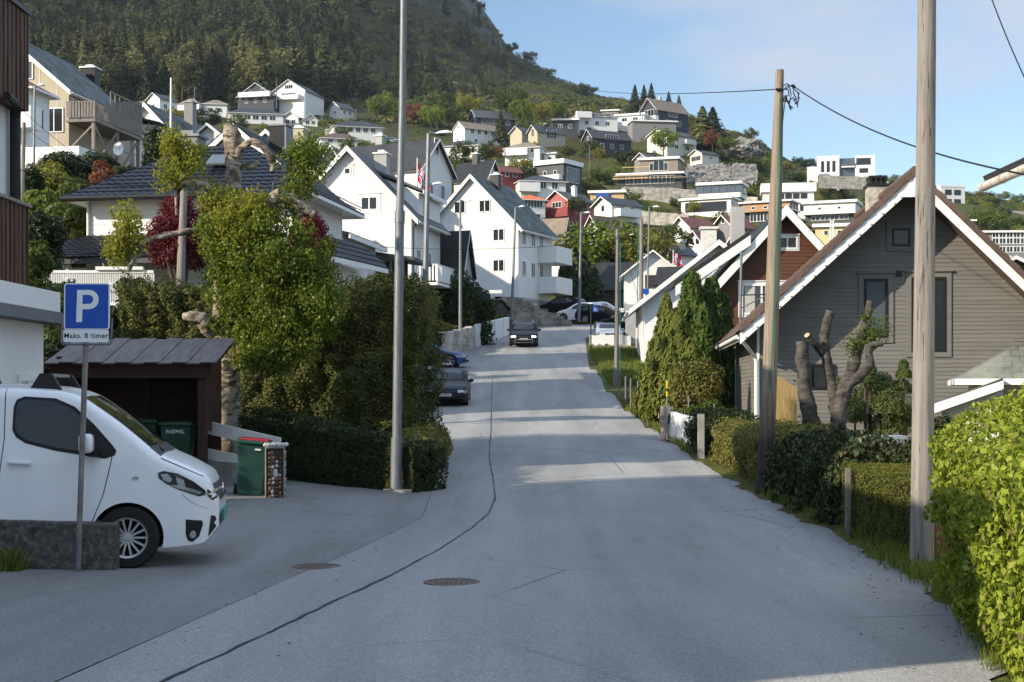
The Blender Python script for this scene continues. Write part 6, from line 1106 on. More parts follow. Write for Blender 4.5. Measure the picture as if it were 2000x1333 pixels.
def patch(bvh, pts, axis, name, mat, parent, off=.006, res=.07):
    bm = bmesh.new(); bm.faces.new([bm.verts.new((a, b, 0)) for a, b in pts]); bmesh.ops.triangulate(bm, faces=bm.faces)
    for _ in range(6):
        e = [e for e in bm.edges if e.calc_length() > res]
        if not e: break
        bmesh.ops.subdivide_edges(bm, edges=e, cuts=1); bmesh.ops.triangulate(bm, faces=[f for f in bm.faces if len(f.verts) > 3])
    miss = []
    for v in bm.verts:
        a, b = v.co.x, v.co.y; og, dr = {'s-': ((a, -5, b), (0, 1, 0)), 's+': ((a, 5, b), (0, -1, 0)), 'f': ((9, a, b), (-1, 0, 0)), 'r': ((-9, a, b), (1, 0, 0)), 't': ((a, b, 9), (0, 0, -1))}[axis]
        p, n, _, _ = bvh.ray_cast(Vector(og), Vector(dr))
        if p is None: miss.append(v); continue
        v.co = p - Vector(dr) * off
    bmesh.ops.delete(bm, geom=miss, context='VERTS'); me = bpy.data.meshes.new(name); bm.normal_update(); bm.to_mesh(me); bm.free()
    me.materials.append(mat); me.polygons.foreach_set('use_smooth', [True] * len(me.polygons)); o = link(name, me, parent)
    return o
def seam(bvh, pts, axis, w, name, mat, parent):
    q = []
    for (a, b), (c, d) in zip(pts[:-1], pts[1:]): q.append((a, b))
    q.append(pts[-1]); L_ = [(a - w / 2, b) for a, b in q] + [(a + w / 2, b) for a, b in q[::-1]]; return patch(bvh, L_, axis, name, mat, parent, .003, .05)
def wheel(parent, x, y, r, width=.21, spokes=15, rimm='rim', rr=.66, sw=.016, name='wheel', side=-1):
    o = MB().lathe([(r * rr, -width / 2), (r * .93, -width / 2), (r, -width / 2 + .03), (r, width / 2 - .03), (r * .93, width / 2), (r * rr, width / 2)], axis='y', n=40).build(name, MAT['tyre'], parent, True, loc=(x, y, r))
    m = MB(); R_ = r * rr; s = side; m.lathe([(R_, -s * width / 2 * -1), (R_ * 1.02, s * (width / 2 + .004)), (R_ * .93, s * (width / 2 - .004)), (R_ * .9, s * (width / 2 - .05))], axis='y', n=40); m.lathe([(R_ * .95, s * .02), (0, s * .02)], axis='y', n=24, m=1)
    m.lathe([(0, s * (width / 2 - .0)), (R_ * .2, s * (width / 2 - .002)), (R_ * .28, s * (width / 2 - .035))], axis='y', n=20)
    for i in range(spokes):
        a = 2 * math.pi * i / spokes; d = Vector((math.cos(a), 0, math.sin(a))); e = s * (width / 2 - .012); m.bar(d * R_ * .2 + Vector((0, e - s * .008, 0)), d * R_ * .95 + Vector((0, e, 0)), .022, sw * 2, up=(-math.sin(a), 0, math.cos(a)))
    m.build('rim', [MAT['rim'] if rimm == 'rim' else MAT[rimm], MAT['well']], o, True); return o

# the white van on the driveway
t = thing('van', 'white panel van with roof bars parked on the driveway behind the low wall', 'van', (-5.8, 16.12, -1.935), R(8))
body, bv = car_body([(2.5,.6),(2.495,.84),(2.45,.94),(2.34,1.0),(2.12,1.12),(1.88,1.22),(1.45,1.58),(1.05,1.86),(.8,1.925),(.3,1.95),(-.8,1.965),(-2.2,1.94),(-2.38,1.86),(-2.47,1.5)], [(2.5,.5),(2.42,.26),(2.0,.22),(-2.3,.24),(-2.47,.4)], [(2.5,.6),(2.45,.72),(2.35,.82),(2.1,.91),(1.6,.955),(.5,.96),(-2.3,.95),(-2.47,.9)], 1.22, .1, (1.55, -1.72), .335, MAT['vanwhite'], t, .04)
for sd in ('s-', 's+'):
    patch(bv, [(.37,1.74),(.40,1.82),(.48,1.855),(.8,1.835),(1.0,1.745),(1.2,1.56),(1.4,1.33),(1.44,1.27),(1.42,1.22),(1.32,1.185),(.8,1.275),(.5,1.355),(.4,1.42),(.36,1.5)], sd, 'window_surround', MAT['black'], t, .004)
    patch(bv, [(.40,1.73),(.43,1.80),(.5,1.825),(.78,1.805),(.97,1.72),(1.08,1.625),(1.1,1.265),(.81,1.31),(.51,1.39),(.43,1.45),(.39,1.52)], sd, 'side_window', MAT['carglass'], t, .009)
    patch(bv, [(-.95,1.42),(.13,1.42),(.19,1.48),(.19,1.78),(.12,1.84),(-.95,1.86)], sd, 'rear_side_window', MAT['carglass'], t, .006)
    h = patch(bv, [(1.87,1.03),(1.93,1.05),(2.08,1.02),(2.24,.93),(2.36,.83),(2.38,.78),(2.3,.765),(2.1,.84),(1.96,.91),(1.88,.97)], sd, 'headlight', MAT['lampdark'], t, .006)
    patch(bv, [(1.9,1.015),(1.97,1.02),(2.02,.96),(2.0,.92),(1.93,.95)], sd, 'lamp_lens', MAT['lamp'], h, .012); patch(bv, [(2.06,.98),(2.14,.95),(2.16,.87),(2.08,.88)], sd, 'lamp_lens', MAT['lamp'], h, .012); patch(bv, [(2.0,.9),(2.08,.89),(2.2,.86),(2.34,.81),(2.3,.785),(2.1,.855)], sd, 'lamp_bar', MAT['chrome'], h, .011)
    f = patch(bv, [(2.16,.52),(2.33,.5),(2.34,.46),(2.3,.33),(2.23,.27),(2.18,.29),(2.16,.36)], sd, 'fog_lamp_recess', MAT['black'], t, .005); patch(bv, [(2.21,.38),(2.25,.4),(2.27,.36),(2.26,.32),(2.22,.31),(2.2,.34)], sd, 'fog_lamp', MAT['lamp'], f, .012)
    patch(bv, [(2.38,.84),(2.44,.86),(2.5,.84),(2.5,.7),(2.44,.71),(2.39,.76)], sd, 'grille_end', MAT['black'], t, .007); patch(bv, [(2.42,.55),(2.5,.53),(2.5,.24),(2.38,.24),(2.4,.4)], sd, 'lower_grille_end', MAT['black'], t, .006); patch(bv, [(2.36,.8),(2.5,.775),(2.5,.755),(2.36,.78)], sd, 'grille_end_bar', MAT['chrome'], t, .012)
    patch(bv, [(1.9,1.19),(2.15,1.075),(2.34,.98),(2.45,.9),(2.45,.893),(2.34,.972),(2.15,1.066),(1.9,1.18)], sd, 'bonnet_seam', MAT['well'], t, .003); patch(bv, [(-2.2,.27),(1.1,.27),(1.14,.33),(-2.2,.33)], sd, 'sill', MAT['black'], t, .004)
    seam(bv, [(1.4,1.24),(1.36,1.05),(1.3,.8),(1.18,.5)], sd, .009, 'door_seam', MAT['well'], t); seam(bv, [(.285,1.94),(.28,1.4),(.23,1.0),(.15,.4)], sd, .009, 'door_seam', MAT['well'], t); seam(bv, [(2.12,.79),(2.2,.72),(2.3,.66),(2.4,.62)], sd, .007, 'bumper_seam', MAT['well'], t)
    patch(bv, [(1.6,.98),(1.64,1.0),(1.68,.98),(1.66,.96),(1.61,.96)], sd, 'side_repeater', MAT['lamp'], t, .012)
for s in (-1, 1):
    m = MB(); bm = bmesh.new(); bmesh.ops.create_icosphere(bm, subdivisions=3, radius=1); pw = lambda c: math.copysign(abs(c) ** .5, c); m.add([(1.14 + pw(q.co.x) * .075, s * (1.05 + pw(q.co.y) * .12), 1.345 + pw(q.co.z) * .115 * (1.0 if q.co.z > 0 else .8)) for q in bm.verts], [tuple(q.index for q in f.verts) for f in bm.faces]); bm.free()
    m.build('mirror', MAT['vanwhite'], t, True); MB().bar((1.24, s * .9, 1.22), (1.2, s * 1.03, 1.25), .12, .06).build('mirror_arm', MAT['black'], t)
    m = MB().bar((.32, s * .985, 1.16), (.56, s * .985, 1.145), .05, .035); m.build('door_handle', MAT['vanwhite'], t, bevel=.012)
    for x in (1.55, -1.72): wheel(t, x, s * .85, .335, .215, 14, 'rim', .64, .011, side=s)
patch(bv, [(1.08,-.74),(1.78,-.82),(1.84,0),(1.78,.82),(1.08,.74),(1.12,0)], 't', 'windscreen', MAT['carglass'], t, .008); MB().bar((1.89, -.6, 1.26), (1.76, -.05, 1.345), .02, .03).build('wiper', MAT['black'], t)
patch(bv, [(1.78,-.84),(1.9,-.86),(1.95,0),(1.9,.86),(1.78,.84),(1.84,0)], 't', 'scuttle', MAT['black'], t, .007)
patch(bv, [(-.6,.89),(.6,.89),(.64,.8),(.55,.7),(-.55,.7),(-.64,.8)], 'f', 'grille', MAT['black'], t, .006); patch(bv, [(-.66,.835),(.66,.835),(.66,.81),(-.66,.81)], 'f', 'grille_bar', MAT['chrome'], t, .014); patch(bv, [(-.56,.55),(.56,.55),(.66,.4),(.7,.24),(-.7,.24),(-.66,.4)], 'f', 'lower_grille', MAT['black'], t, .005)
for z in (.33, .4, .47): patch(bv, [(-.64,z+.012),(.64,z+.012),(.64,z-.012),(-.64,z-.012)], 'f', 'grille_slat', MAT['darkgrey'], t, .013)
MB().box(2.5, 2.53, -.26, .26, .47, .58).build('plate', MAT['plategreen'], t); patch(bv, [(-.72,.25),(.72,.25),(.72,.215),(-.72,.215)], 'f', 'skid_trim', MAT['chrome'], t, .01)
m = MB().lathe([(0, .02), (.055, .015), (.07, 0)], (2.5, 0, .8), 'x', 20); m.build('badge', MAT['chrome'], t, True)
for x in (.66, -.2):
    m = MB(); m.bar((x, -.66, 2.085), (x, .66, 2.085), .09, .035, 1)
    for s in (-1, 1): m.prism([(x - .17, s * .72, 1.92), (x + .17, s * .72, 1.92), (x + .06, s * .7, 2.105), (x - .06, s * .7, 2.105)], (0, -s * .1, 0))
    m.build('roof_bar', [MAT['black'], MAT['rim']], t)

def car(name, label, loc, rz, pm, L_=4.7, Hh=1.47, Wd=.91, kind='wagon', plate=None, lit=False, rails=False, rear_lamps=True, spokes=5, wr=.325, group=None, grille='black', tilt=0):
    t = thing(name, label, 'car', loc, rz, group); t.rotation_euler = (0, tilt, rz); h = L_ / 2; k = Hh / 1.47; hood = .98 if Hh > 1.55 else .9
    tail = {'wagon': [(-h*.78,1.4*k),(-h*.9,1.2*k),(-h*.96,.98*k),(-h,.75)], 'sedan': [(-h*.3,1.4*k),(-h*.6,1.1*k),(-h*.72,1.02*k),(-h*.94,.99*k),(-h,.8)], 'suv': [(-h*.75,1.4*k),(-h*.88,1.22*k),(-h*.95,1.0*k),(-h,.8)]}[kind]
    zt = [(h,.5),(h-.03,.64*k),(h-.12,.72*k),(h-.45,hood*.93*k**.5),(h-1.0,hood*1.03*k**.5),(h-1.2,hood*1.09*k**.5),(h-1.75,1.3*k),(h-2.05,1.42*k),(h-2.5,1.465*k),(0-.4,1.455*k)] + tail
    b, bv = car_body(zt, [(h,.42),(h-.1,.24),(h-.4,.19),(-h+.4,.2),(-h+.1,.28),(-h,.45)], [(h,.62),(h-.08,.74),(h-.3,.85),(h-.8,Wd),(-h+.6,Wd*.99),(-h+.1,Wd*.9),(-h,Wd*.8)], .9*k, .27, (h-.85, -h+.95), wr, pm, t, .025, .55)
    xb = -h * (.62 if kind != 'sedan' else .42)
    for sd in ('s-', 's+'):
        patch(bv, [(h-1.42,.97*k),(h-1.9,1.24*k),(h-2.15,1.33*k),(h-2.6,1.375*k),(-.35,1.37*k),(xb*.9,1.32*k),(xb*1.18,1.03*k),(0,.95*k)], sd, 'side_window', MAT['carglass'], t, .006); patch(bv, [(h-.62,.68*k),(h-.3,.69*k),(h-.1,.6*k),(h-.14,.53*k),(h-.45,.58*k)], sd, 'headlight', MAT['lamp'], t, .006)
        seam(bv, [(h-2.72,1.38*k),(h-2.7,.9),(h-2.72,.3)], sd, .03, 'door_pillar', pm, t)
    patch(bv, [(h-1.35,-.66),(h-1.28,0),(h-1.35,.66),(h-2.0,.54),(h-2.02,0),(h-2.0,-.54)], 't', 'windscreen', MAT['carglass'], t, .007)
    if kind == 'sedan': patch(bv, [(-h*.34,-.52),(-h*.34,.52),(-h*.58,.58),(-h*.58,-.58)], 't', 'rear_window', MAT['carglass'], t, .006)
    else: patch(bv, [(-.56,1.34*k),(.56,1.34*k),(.66,1.04*k),(-.66,1.04*k)], 'r', 'rear_window', MAT['carglass'], t, .006)
    for s in (-1, 1):
        patch(bv, [(s*.5,.7*k),(s*.78,.68*k),(s*.82,.6*k),(s*.52,.58*k)], 'f', 'headlight', MAT['lamplit'] if lit else MAT['lamp'], t, .008); patch(bv, [(s*.55,.95*k),(s*.84,.93*k),(s*.86,.75*k),(s*.6,.76*k)], 'r', 'tail_lamp', MAT['redlamp'], t, .008); patch(bv, [(s*.6,.4),(s*.78,.4),(s*.76,.33),(s*.62,.33)], 'f', 'fog_lamp', MAT['lampdark'], t, .008)
        m = MB(); bm = bmesh.new(); bmesh.ops.create_icosphere(bm, subdivisions=2, radius=1); m.add([(h-1.62+q.co.x*.07, s*(Wd+.08+q.co.y*.11), 1.0*k+q.co.z*.075) for q in bm.verts], [tuple(q.index for q in f.verts) for f in bm.faces]); bm.free(); m.build('mirror', pm, t, True)
        for x in (h-.85, -h+.95): wheel(t, x, s * (Wd - .11), wr, .2, spokes, 'rim', .7, .03, side=s)
        if rails: MB().tube([(h-2.2, s*.6, 1.44*k), (h-2.4, s*.6, 1.53*k), (-h*.6, s*.6, 1.52*k), (-h*.72, s*.6, 1.42*k)], .018, 6).build('roof_rail', MAT['chrome'], t)
    patch(bv, [(-.42,.68*k),(.42,.68*k),(.36,.58*k),(-.36,.58*k)], 'f', 'grille', MAT[grille], t, .009); f = patch(bv, [(-.5,.46),(.5,.46),(.62,.3),(-.62,.3)], 'f', 'lower_grille', MAT['black'], t, .008)
    if rails:
        for q in ([(-.56,.5),(.56,.5),(.52,.45),(-.52,.45)], [(-.66,.3),(.66,.3),(.6,.25),(-.6,.25)], [(-.56,.5),(-.66,.27),(-.61,.27),(-.51,.5)], [(.56,.5),(.66,.27),(.61,.27),(.51,.5)]): patch(bv, q, 'f', 'bumper_trim', MAT['chrome'], t, .014)
    pl = MB().box(h - .01, h + .012, -.26, .26, .44, .55).build('plate', MAT['platewhite'], t); 
    if plate: text('plate_text', plate, .1, MAT['ink'], pl, (h + .0135, 0, .495), (R(90), 0, R(90)))
    MB().box(-h - .012, -h + .02, -.26, .26, .6, .71).build('rear_plate', MAT['platewhite'], t); return t
car('parked_car', 'dark blue grey saloon parked facing us at the left road edge', (PX(869, 57) , 57 + 2.3, float(zr(58.5)) - .02), R(-90), MAT['cargrey'], 4.8, 1.46, .92, 'sedan', 'VF 80394', tilt=R(3))
car('moving_car', 'black estate car with lit headlights and silver roof rails driving towards us', (PX(1024, 92), 92 + 2.4, float(zr(94.5))), R(-91), MAT['carblack'], 4.8, 1.5, .94, 'wagon', 'SV 46720', lit=True, rails=True, tilt=R(5))
car('parked_car', 'blue car parked with its nose to the road below the stone wall', (-4.75, 79.6, float(zr(79.6)) - .02), R(-6), MAT['carblue'], 4.6, 1.42, .91, 'sedan', spokes=5, wr=.34)
car('parked_car', 'dark car parked beside the blue one with only its nose showing', (-5.35, 74.6, float(zr(74.6))), R(2), MAT['carblack'], 4.5, 1.45, .9, 'wagon')
car('parked_car', 'pale car mostly hidden behind the conifer hedge', (-5.75, 70.6, float(zr(70.6))), R(2), MAT['carsilver'], 4.4, 1.45, .9, 'wagon')
Zp = lambda py, Y: PZ(py, Y)
car('parked_car', 'dark car parked behind the stone steps below the white house', (PX(1096, 124), 124, Zp(616, 124)), R(150), MAT['carblack'], 4.5, 1.5, .91, 'wagon', group=None)
car('parked_car', 'white sport utility car with black wheel arches beside the lamp post', (PX(1138, 121), 121, Zp(629, 120)), R(155), MAT['carwhite'], 4.5, 1.66, .93, 'suv', wr=.37)
car('parked_car', 'black car with bright wheel parked right of the white sport utility car', (PX(1176, 119.5), 119.5, Zp(629, 118)), R(-20), MAT['carblack'], 4.3, 1.45, .9, 'wagon')
car('parked_car', 'white car parked behind the black car near the wooden pole', (PX(1186, 127), 127, Zp(622, 126)), R(-25), MAT['carwhite'], 4.3, 1.5, .9, 'wagon')
car('parked_car', 'dark saloon whose roof shows above the white parapet', (PX(1226, 104), 104, Zp(648, 104)), R(174), MAT['carblack'], 4.6, 1.44, .91, 'sedan', spokes=5)
car('parked_car', 'silver car facing us behind the white parapet wall', (PX(1190, 96.5), 98.2, Zp(672, 96.5)), R(-88), MAT['carsilver'], 4.3, 1.5, .9, 'wagon', rails=False)
car('parked_car', 'tiny white car parked on the hillside road left of the tall lamp post', (PX(766, 352), 352, ZG(PX(766, 352), 352) + .3), R(4), MAT['carwhite'], 4.6, 1.5, .9, 'wagon')
# ------------------------------------------------------------------ street furniture
Ysg = 15.05
t = thing('parking_sign', 'blue parking sign with white plate on a rusty grey post by the low wall', 'sign', (PX(152, Ysg), Ysg, float(zr(Ysg)) - .05)); z0 = float(zr(Ysg)) - .05
def SP(px, py, dy=0.0): p = P(px, py, Ysg); return (p.x - PX(152, Ysg), dy, p.z - z0)
MB().tube([SP(152, 1112), SP(168, 668)], .03, 12).build('post', MAT['rustpole'], t, True)
def rrect(x0, x1, y0, y1, r=6, n=5):
    o = []
    for cx, cy, a0 in ((x1 - r, y0 + r, -90), (x1 - r, y1 - r, 0), (x0 + r, y1 - r, 90), (x0 + r, y0 + r, 180)):
        for i in range(n + 1): a = R(a0 + 90 * i / n); o.append((cx + r * math.cos(a), cy + r * math.sin(a)))
    return o
sh = lambda q, k=.026: [SP(x + (640 - y) * k * .35, y, 0) for x, y in q]
def plate(q, name, mat, par, d0, th): pts = sh(q); return MB().prism([(x, d0, z) for x, y, z in pts], (0, th, 0)).build(name, mat, par, fix=True)
pb = plate(rrect(127.5, 216.5, 554, 645), 'sign_panel', MAT['signwhite'], t, -.05, .012); plate(rrect(130, 214, 556.5, 642.5, 4), 'blue_field', MAT['signblue'], pb, -.0515, .001)
Pq = [(151.5,630),(153.2,567.5),(172,567.5)] + [(177 + 18 * math.sin(R(a)), 586.2 - 18.7 * math.cos(R(a))) for a in range(0, 181, 15)] + [(163.8,604.9),(163,630)]; plate([(x, y) for x, y in Pq], 'letter_p', MAT['signwhite'], pb, -.0535, .0015)
plate([(163.8,577)] + [(176 + 8.6 * math.sin(R(a)), 585.8 - 8.8 * math.cos(R(a))) for a in range(0, 181, 20)] + [(163.6,594.6)], 'letter_counter', MAT['signblue'], pb, -.0545, .0005)
pt = plate(rrect(126.5, 214.5, 644.5, 669, 3), 'text_plate', MAT['signwhite'], t, -.05, .012); c = SP(170.8, 656.6); text('lettering', 'Maks. 8 timer', .0755, MAT['ink'], pt, (c[0], -.052, c[2]), (R(90), 0, 0), .0006, .0008, 1.1)
m = MB(); m.tube([SP(123.5, 622, -.03), SP(122, 669, -.03), SP(125, 673, -.03), SP(216, 673, -.03), SP(219, 669, -.03), SP(220.5, 622, -.03)], .011, 8); m.build('bracket', MAT['galv'], t, True)
MB().tube([SP(152.3, 1108), SP(154.5, 1050)], .033, 12).build('post_sleeve', MAT['galv'], t, True)
# low concrete wall
t = thing('concrete_wall', 'low weathered concrete wall in front of the white van', 'wall', (PX(222, 15.2), 15.2, float(zr(15.2)) - .08), R(181.5)); m = MB(); n = 30
for i in range(n):
    x0, x1 = i * .13 - .02, (i + 1) * .13 - .02; 
    for x in (x0,) if i < n - 1 else (x0, x1): m.v += [(x, random.uniform(-.006, .006), 0), (x, .012 + random.uniform(-.008, .008), .54 + x * .05 + random.uniform(-.006, .006)), (x, -.3, .56 + x * .05), (x, -.34, 0)]
k = len(m.v) // 4; m.f = [(4*i + j, 4*i + (j+1) % 4, 4*i + (j+1) % 4 + 4, 4*i + j + 4) for i in range(k - 1) for j in range(4)] + [(0, 1, 2, 3), (4*k - 1, 4*k - 2, 4*k - 3, 4*k - 4)]; m.mi = [0] * len(m.f)
m.build('wall_body', MAT['oldconcrete'], t, fix=True, bevel=.012)
# bin shelter
zs = PZ(912, 26.6); t = thing('bin_shelter', 'dark stained wooden bin shelter with a grey boarded roof', 'shelter', (PX(255, 26.6), 26.6, zs - .25), R(1.5))
MB().box(-1.42, 1.36, 1.75, 1.82, 0, 2.35).box(-1.42, -1.36, .2, 1.749, 0, 2.3).build('back_wall', MAT['darkwood'], t)
m = MB()
for i in range(9): m.box(-1.34, 1.2, 1.7, 1.745, .25 + i * .2, .42 + i * .2)
m.box(-.1, -.02, 1.62, 1.698, .1, 2.2); m.bar((-1.3, 1.66, 1.2), (1.2, 1.66, .9), .05, .06); m.build('back_boards', MAT['darkwood'], t)
for x in (-1.36, 1.3): MB().box(x - .08, x + .08, .1, .26, 0, 2.12).build('post', MAT['darkwood'], t)
MB().box(1.3, 1.36, .27, 1.74, .9, 2.2).build('side_wall', MAT['darkwood'], t); MB().box(-1.5, 1.46, .03, .097, 1.9, 2.16).build('fascia', MAT['darkwood'], t)
m = MB(); n = 12; wv = 3.12 / n
for i in range(n): a = -1.56 + i * wv; m.prism([(a, -.12, 2.15 + (.022 if i % 2 else 0)), (a + wv * (1.15 if i % 2 else .98), -.12, 2.15 + (.022 if i % 2 else 0)), (a + wv * (1.15 if i % 2 else .98), 2.0, 2.66 + (.022 if i % 2 else 0)), (a, 2.0, 2.66 + (.022 if i % 2 else 0))], (0, -.006, .024))
m.build('roof', MAT['shakes'], t); MB().prism([(1.5, -.1, 2.02), (1.5, 2.0, 2.53), (1.5, 2.0, 2.64), (1.5, -.1, 2.14)], (.03, 0, 0)).build('roof_edge', MAT['darkwood'], t)
MAT['bingreen'] = M('green_bin_plastic', (.018, .06, .05), .5, .2, 3); MAT['bindark'] = M('dark_green_bin_plastic', (.02, .055, .03), .5, .2, 3); MAT['lidred'] = M('red_bin_lid_plastic', (.35, .02, .035), .5)
def bin_(label, loc, rz, mat, word=None, red=False):
    t = thing('wheelie_bin', label, 'bin', loc, rz, 'green wheelie bins'); m = MB(); q = [(-.22, -.26, .06), (.22, -.26, .06), (.22, .2, .06), (-.22, .2, .06), (-.28, -.36, .97), (.28, -.36, .97), (.28, .3, .97), (-.28, .3, .97)]
    m.add(q, [(0,3,2,1),(4,5,6,7),(0,1,5,4),(1,2,6,5),(2,3,7,6),(3,0,4,7)]); o = m.build('bin_body', mat, t, bevel=.03)
    MB().box(-.31, .31, -.4, .33, .975, 1.03).build('lid', mat, t, bevel=.02); m = MB().box(-.25, .25, -.3, .28, 1.031, 1.05); m.build('lid_top', MAT['lidred'] if red else mat, t, bevel=.012)
    m = MB(); m.lathe([(0, -.03), (.1, -.03), (.1, .03), (0, .03)], (-.27, .22, .1), 'x', 18); m.lathe([(0, -.03), (.1, -.03), (.1, .03), (0, .03)], (.27, .22, .1), 'x', 18); m.box(-.24, .24, .2, .24, .08, .12); m.build('wheels', MAT['tyre'], t)
    MB().tube([(-.25, .36, .98), (-.25, .41, 1.0), (.25, .41, 1.0), (.25, .36, .98)], .017, 8).build('handle', mat, t)
    if word: w = text('lettering', word, .1, MAT['signwhite'], o, (0, -.357, .86), (R(84), 0, 0), .001, 0, 1.15)
    else: MB().box(.03, .13, -.362, -.35, .87, .9).build('sticker', MAT['signwhite'], t)
    return t
bin_('dark green wheelie bin with white lettering in the shelter', (PX(349, 27.2), 27.2, zs - .22), R(3), MAT['bindark'], 'NØMIL'); bin_('dark green wheelie bin with a small white sticker in the shelter', (PX(288, 27.4), 27.4, zs - .18), R(-4), MAT['bindark'])
bin_('green wheelie bin with red lid top leaning beside the stone pillar', (PX(488, 25.5), 25.5, float(zr(25.5)) - .06), R(8), MAT['bingreen'], None, True).rotation_euler = (R(2), R(5), R(8))
# pillar set with stones
t = thing('stone_pillar', 'short gate pillar set with white and brown stones beside the green bin', 'pillar', (PX(537, 25), 25, float(zr(25)) - .06), R(4)); MB().box(-.155, .155, 0, .3, 0, .92).build('core', M('pillar_mortar', (.05, .042, .036), .95, .3, 10, .6, 40), t)
m = MB()
for x in (-.17, .15): m.box(x, x + .02, -.035, -.002, 0, .93)
m.box(-.15, .15, -.035, -.002, .9, .93); m.build('frame_strips', MAT['concrete'], t)
sm = [M('white_pebble', (.5, .48, .44), .7, .2, 8), M('brown_pebble', (.28, .13, .075), .7, .4, 9), M('dark_pebble', (.1, .065, .045), .7, .4, 9)]; m = MB()
def pebble(c, r, el, face, ang, k):
    bm = bmesh.new(); bmesh.ops.create_icosphere(bm, subdivisions=2, radius=1); vs = []
    for q in bm.verts:
        u, v, d = q.co.x * r, q.co.z * r * el, q.co.y * r * .6; u, v = u * math.cos(ang) - v * math.sin(ang), u * math.sin(ang) + v * math.cos(ang); vs.append((c[0] + (u if face == 'f' else d), c[1] + (d if face == 'f' else u), c[2] + v))
    m.add(vs, [tuple(q.index for q in f.verts) for f in bm.faces], k); bm.free()
for z in np.arange(.06, .88, .075):
    for x in np.arange(-.1, .12, .062): pebble((x + random.uniform(-.012, .012), -.004, z + random.uniform(-.015, .015)), random.uniform(.018, .03), random.uniform(.8, 1.5), 'f', random.uniform(-.9, .9), random.choice([0, 1, 1, 2]))
    for y in np.arange(.03, .3, .065): pebble((.158, y, z + random.uniform(-.02, .02)), random.uniform(.022, .034), 1.3, 's', 0, random.choice([0, 0, 1, 2])); pebble((-.158, y, z), random.uniform(.022, .034), 1.3, 's', 0, random.choice([0, 1, 2]))
pebble((.01, -.012, .46), .045, 1.8, 'f', .1, 0)
for a in np.arange(-.17, .19, .05):
    for y in np.arange(-.03, .34, .06): pebble((a, y, .95 + random.uniform(-.01, .015)), random.uniform(.026, .036), .9, 'f', random.uniform(0, 3), 0)
m.build('stones', sm, t, True)
# two rail white fence on a grey footing
t = thing('rail_fence', 'white two rail fence on a grey footing behind the green bin', 'fence', (0, 0, 0)); a, b = P(392, 832, 27.6), P(547, 868, 26.6); m = MB()
m.bar(a, b, .04, .24); m.build('rail', MAT['offwhite'], t); a2, b2 = P(392, 884, 27.6), P(520, 909, 26.8); MB().bar(a2, b2, .04, .2).build('rail', MAT['offwhite'], t)
p = P(541, 900, 26.62); MB().box(p.x - .04, p.x + .04, p.y + .03, p.y + .1, p.z - .7, p.z + .38).build('post', MAT['offwhite'], t); a, b = P(392, 930, 27.5), P(520, 940, 26.7); MB().prism([a + Vector((0, 0, .3)), b + Vector((0, 0, .3)), b - Vector((0, 0, .7)), a - Vector((0, 0, .7))], (0, .15, 0)).build('footing', MAT['concrete'], t)

# lamp posts and poles
def pole(name, label, pts, Y, mat, cat_='pole', n=12, base=None, group=None):    # pts (px, py, diameter px)
    s = Y / F; b = P(pts[-1][0], pts[-1][1], Y); t = thing(name, label, cat_, b, 0, group); q = [P(x, y, Y) - b for x, y, w in pts]; q2 = []; r2 = []
    for i in range(len(q) - 1):
        for k in range(6): q2.append(q[i].lerp(q[i + 1], k / 6)); r2.append((pts[i][2] + (pts[i + 1][2] - pts[i][2]) * k / 6) * s / 2)
    q2.append(q[-1]); r2.append(pts[-1][2] * s / 2); MB().tube(q2, r2, n).build('shaft', mat, t, True); return t
t = pole('lamp_post', 'tall grey steel lamp post beside the low dark hedge', [(791,-330,10),(786,200,14),(781,414,15)], 26.4, MAT['galv']); t.location = P(773, 962, 26.4); b = t.location.copy(); t.children[0].location = P(781, 414, 26.4) - b
MB().tube([P(781, 412, 26.4) - b, P(780.5, 436, 26.4) - b], .095, 12).build('collar', MAT['galv'], t, True); MB().tube([P(780.5, 434, 26.4) - b, P(775, 860, 26.4) - b], .085, 14).build('lower_shaft', MAT['galv'], t, True); MB().tube([P(775, 855, 26.4) - b, P(773, 964, 26.4) - b], .105, 14).build('base_sleeve', MAT['galv'], t, True)
MB().box(-.24, .3, -.15, .2, -.12, .05).build('footing', MAT['concrete'], t)
def lamp(label, px, pyt, pyb, Y, hx, hy, lean=0, dtop=4, dbot=7, mat='galv'):
    t = pole('street_lamp', label, [(px + lean, pyt, dtop), (px + lean * .5, (pyt + pyb) / 2, (dtop + dbot) / 2), (px, pyb, dbot)], Y, MAT[mat], 'street lamp', 8, group='street lamps along the road'); b = t.location; a = P(px + lean, pyt, Y) - b; e = P(px + lean + hx, pyt + hy, Y) - b; s = Y / F
    MB().tube([a, a + Vector((0, 0, .06)), a.lerp(e, .35)], 2 * s, 6).build('arm', MAT['galv'], t); d = (e - a); c0 = a.lerp(e, .3); m = MB(); w = .16; vs = []
    for k, (f, wd, ht) in enumerate(((.3, .05, .04), (.5, .15, .1), (.8, .16, .12), (1, .06, .05))): c = a.lerp(e, f); vs += [c + Vector((0, -wd, 0)), c + Vector((0, -wd * .6, ht)), c + Vector((0, wd * .6, ht)), c + Vector((0, wd, 0))]
    m.add(vs, [(4*i + j, 4*i + (j+1) % 4, 4*i + (j+1) % 4 + 4, 4*i + j + 4) for i in range(3) for j in range(4)] + [(0, 1, 2, 3), (15, 14, 13, 12)]); m.build('lamp_head', MAT['signwhite'], t)
lamp('tall street lamp with broad white head left of the flag', 826, 262, 735, 64, 46, -2, 11, 8, 14); lamp('lower street lamp with white head just right of the tall one', 829, 362, 700, 84, 30, -3, 5, 5, 7)
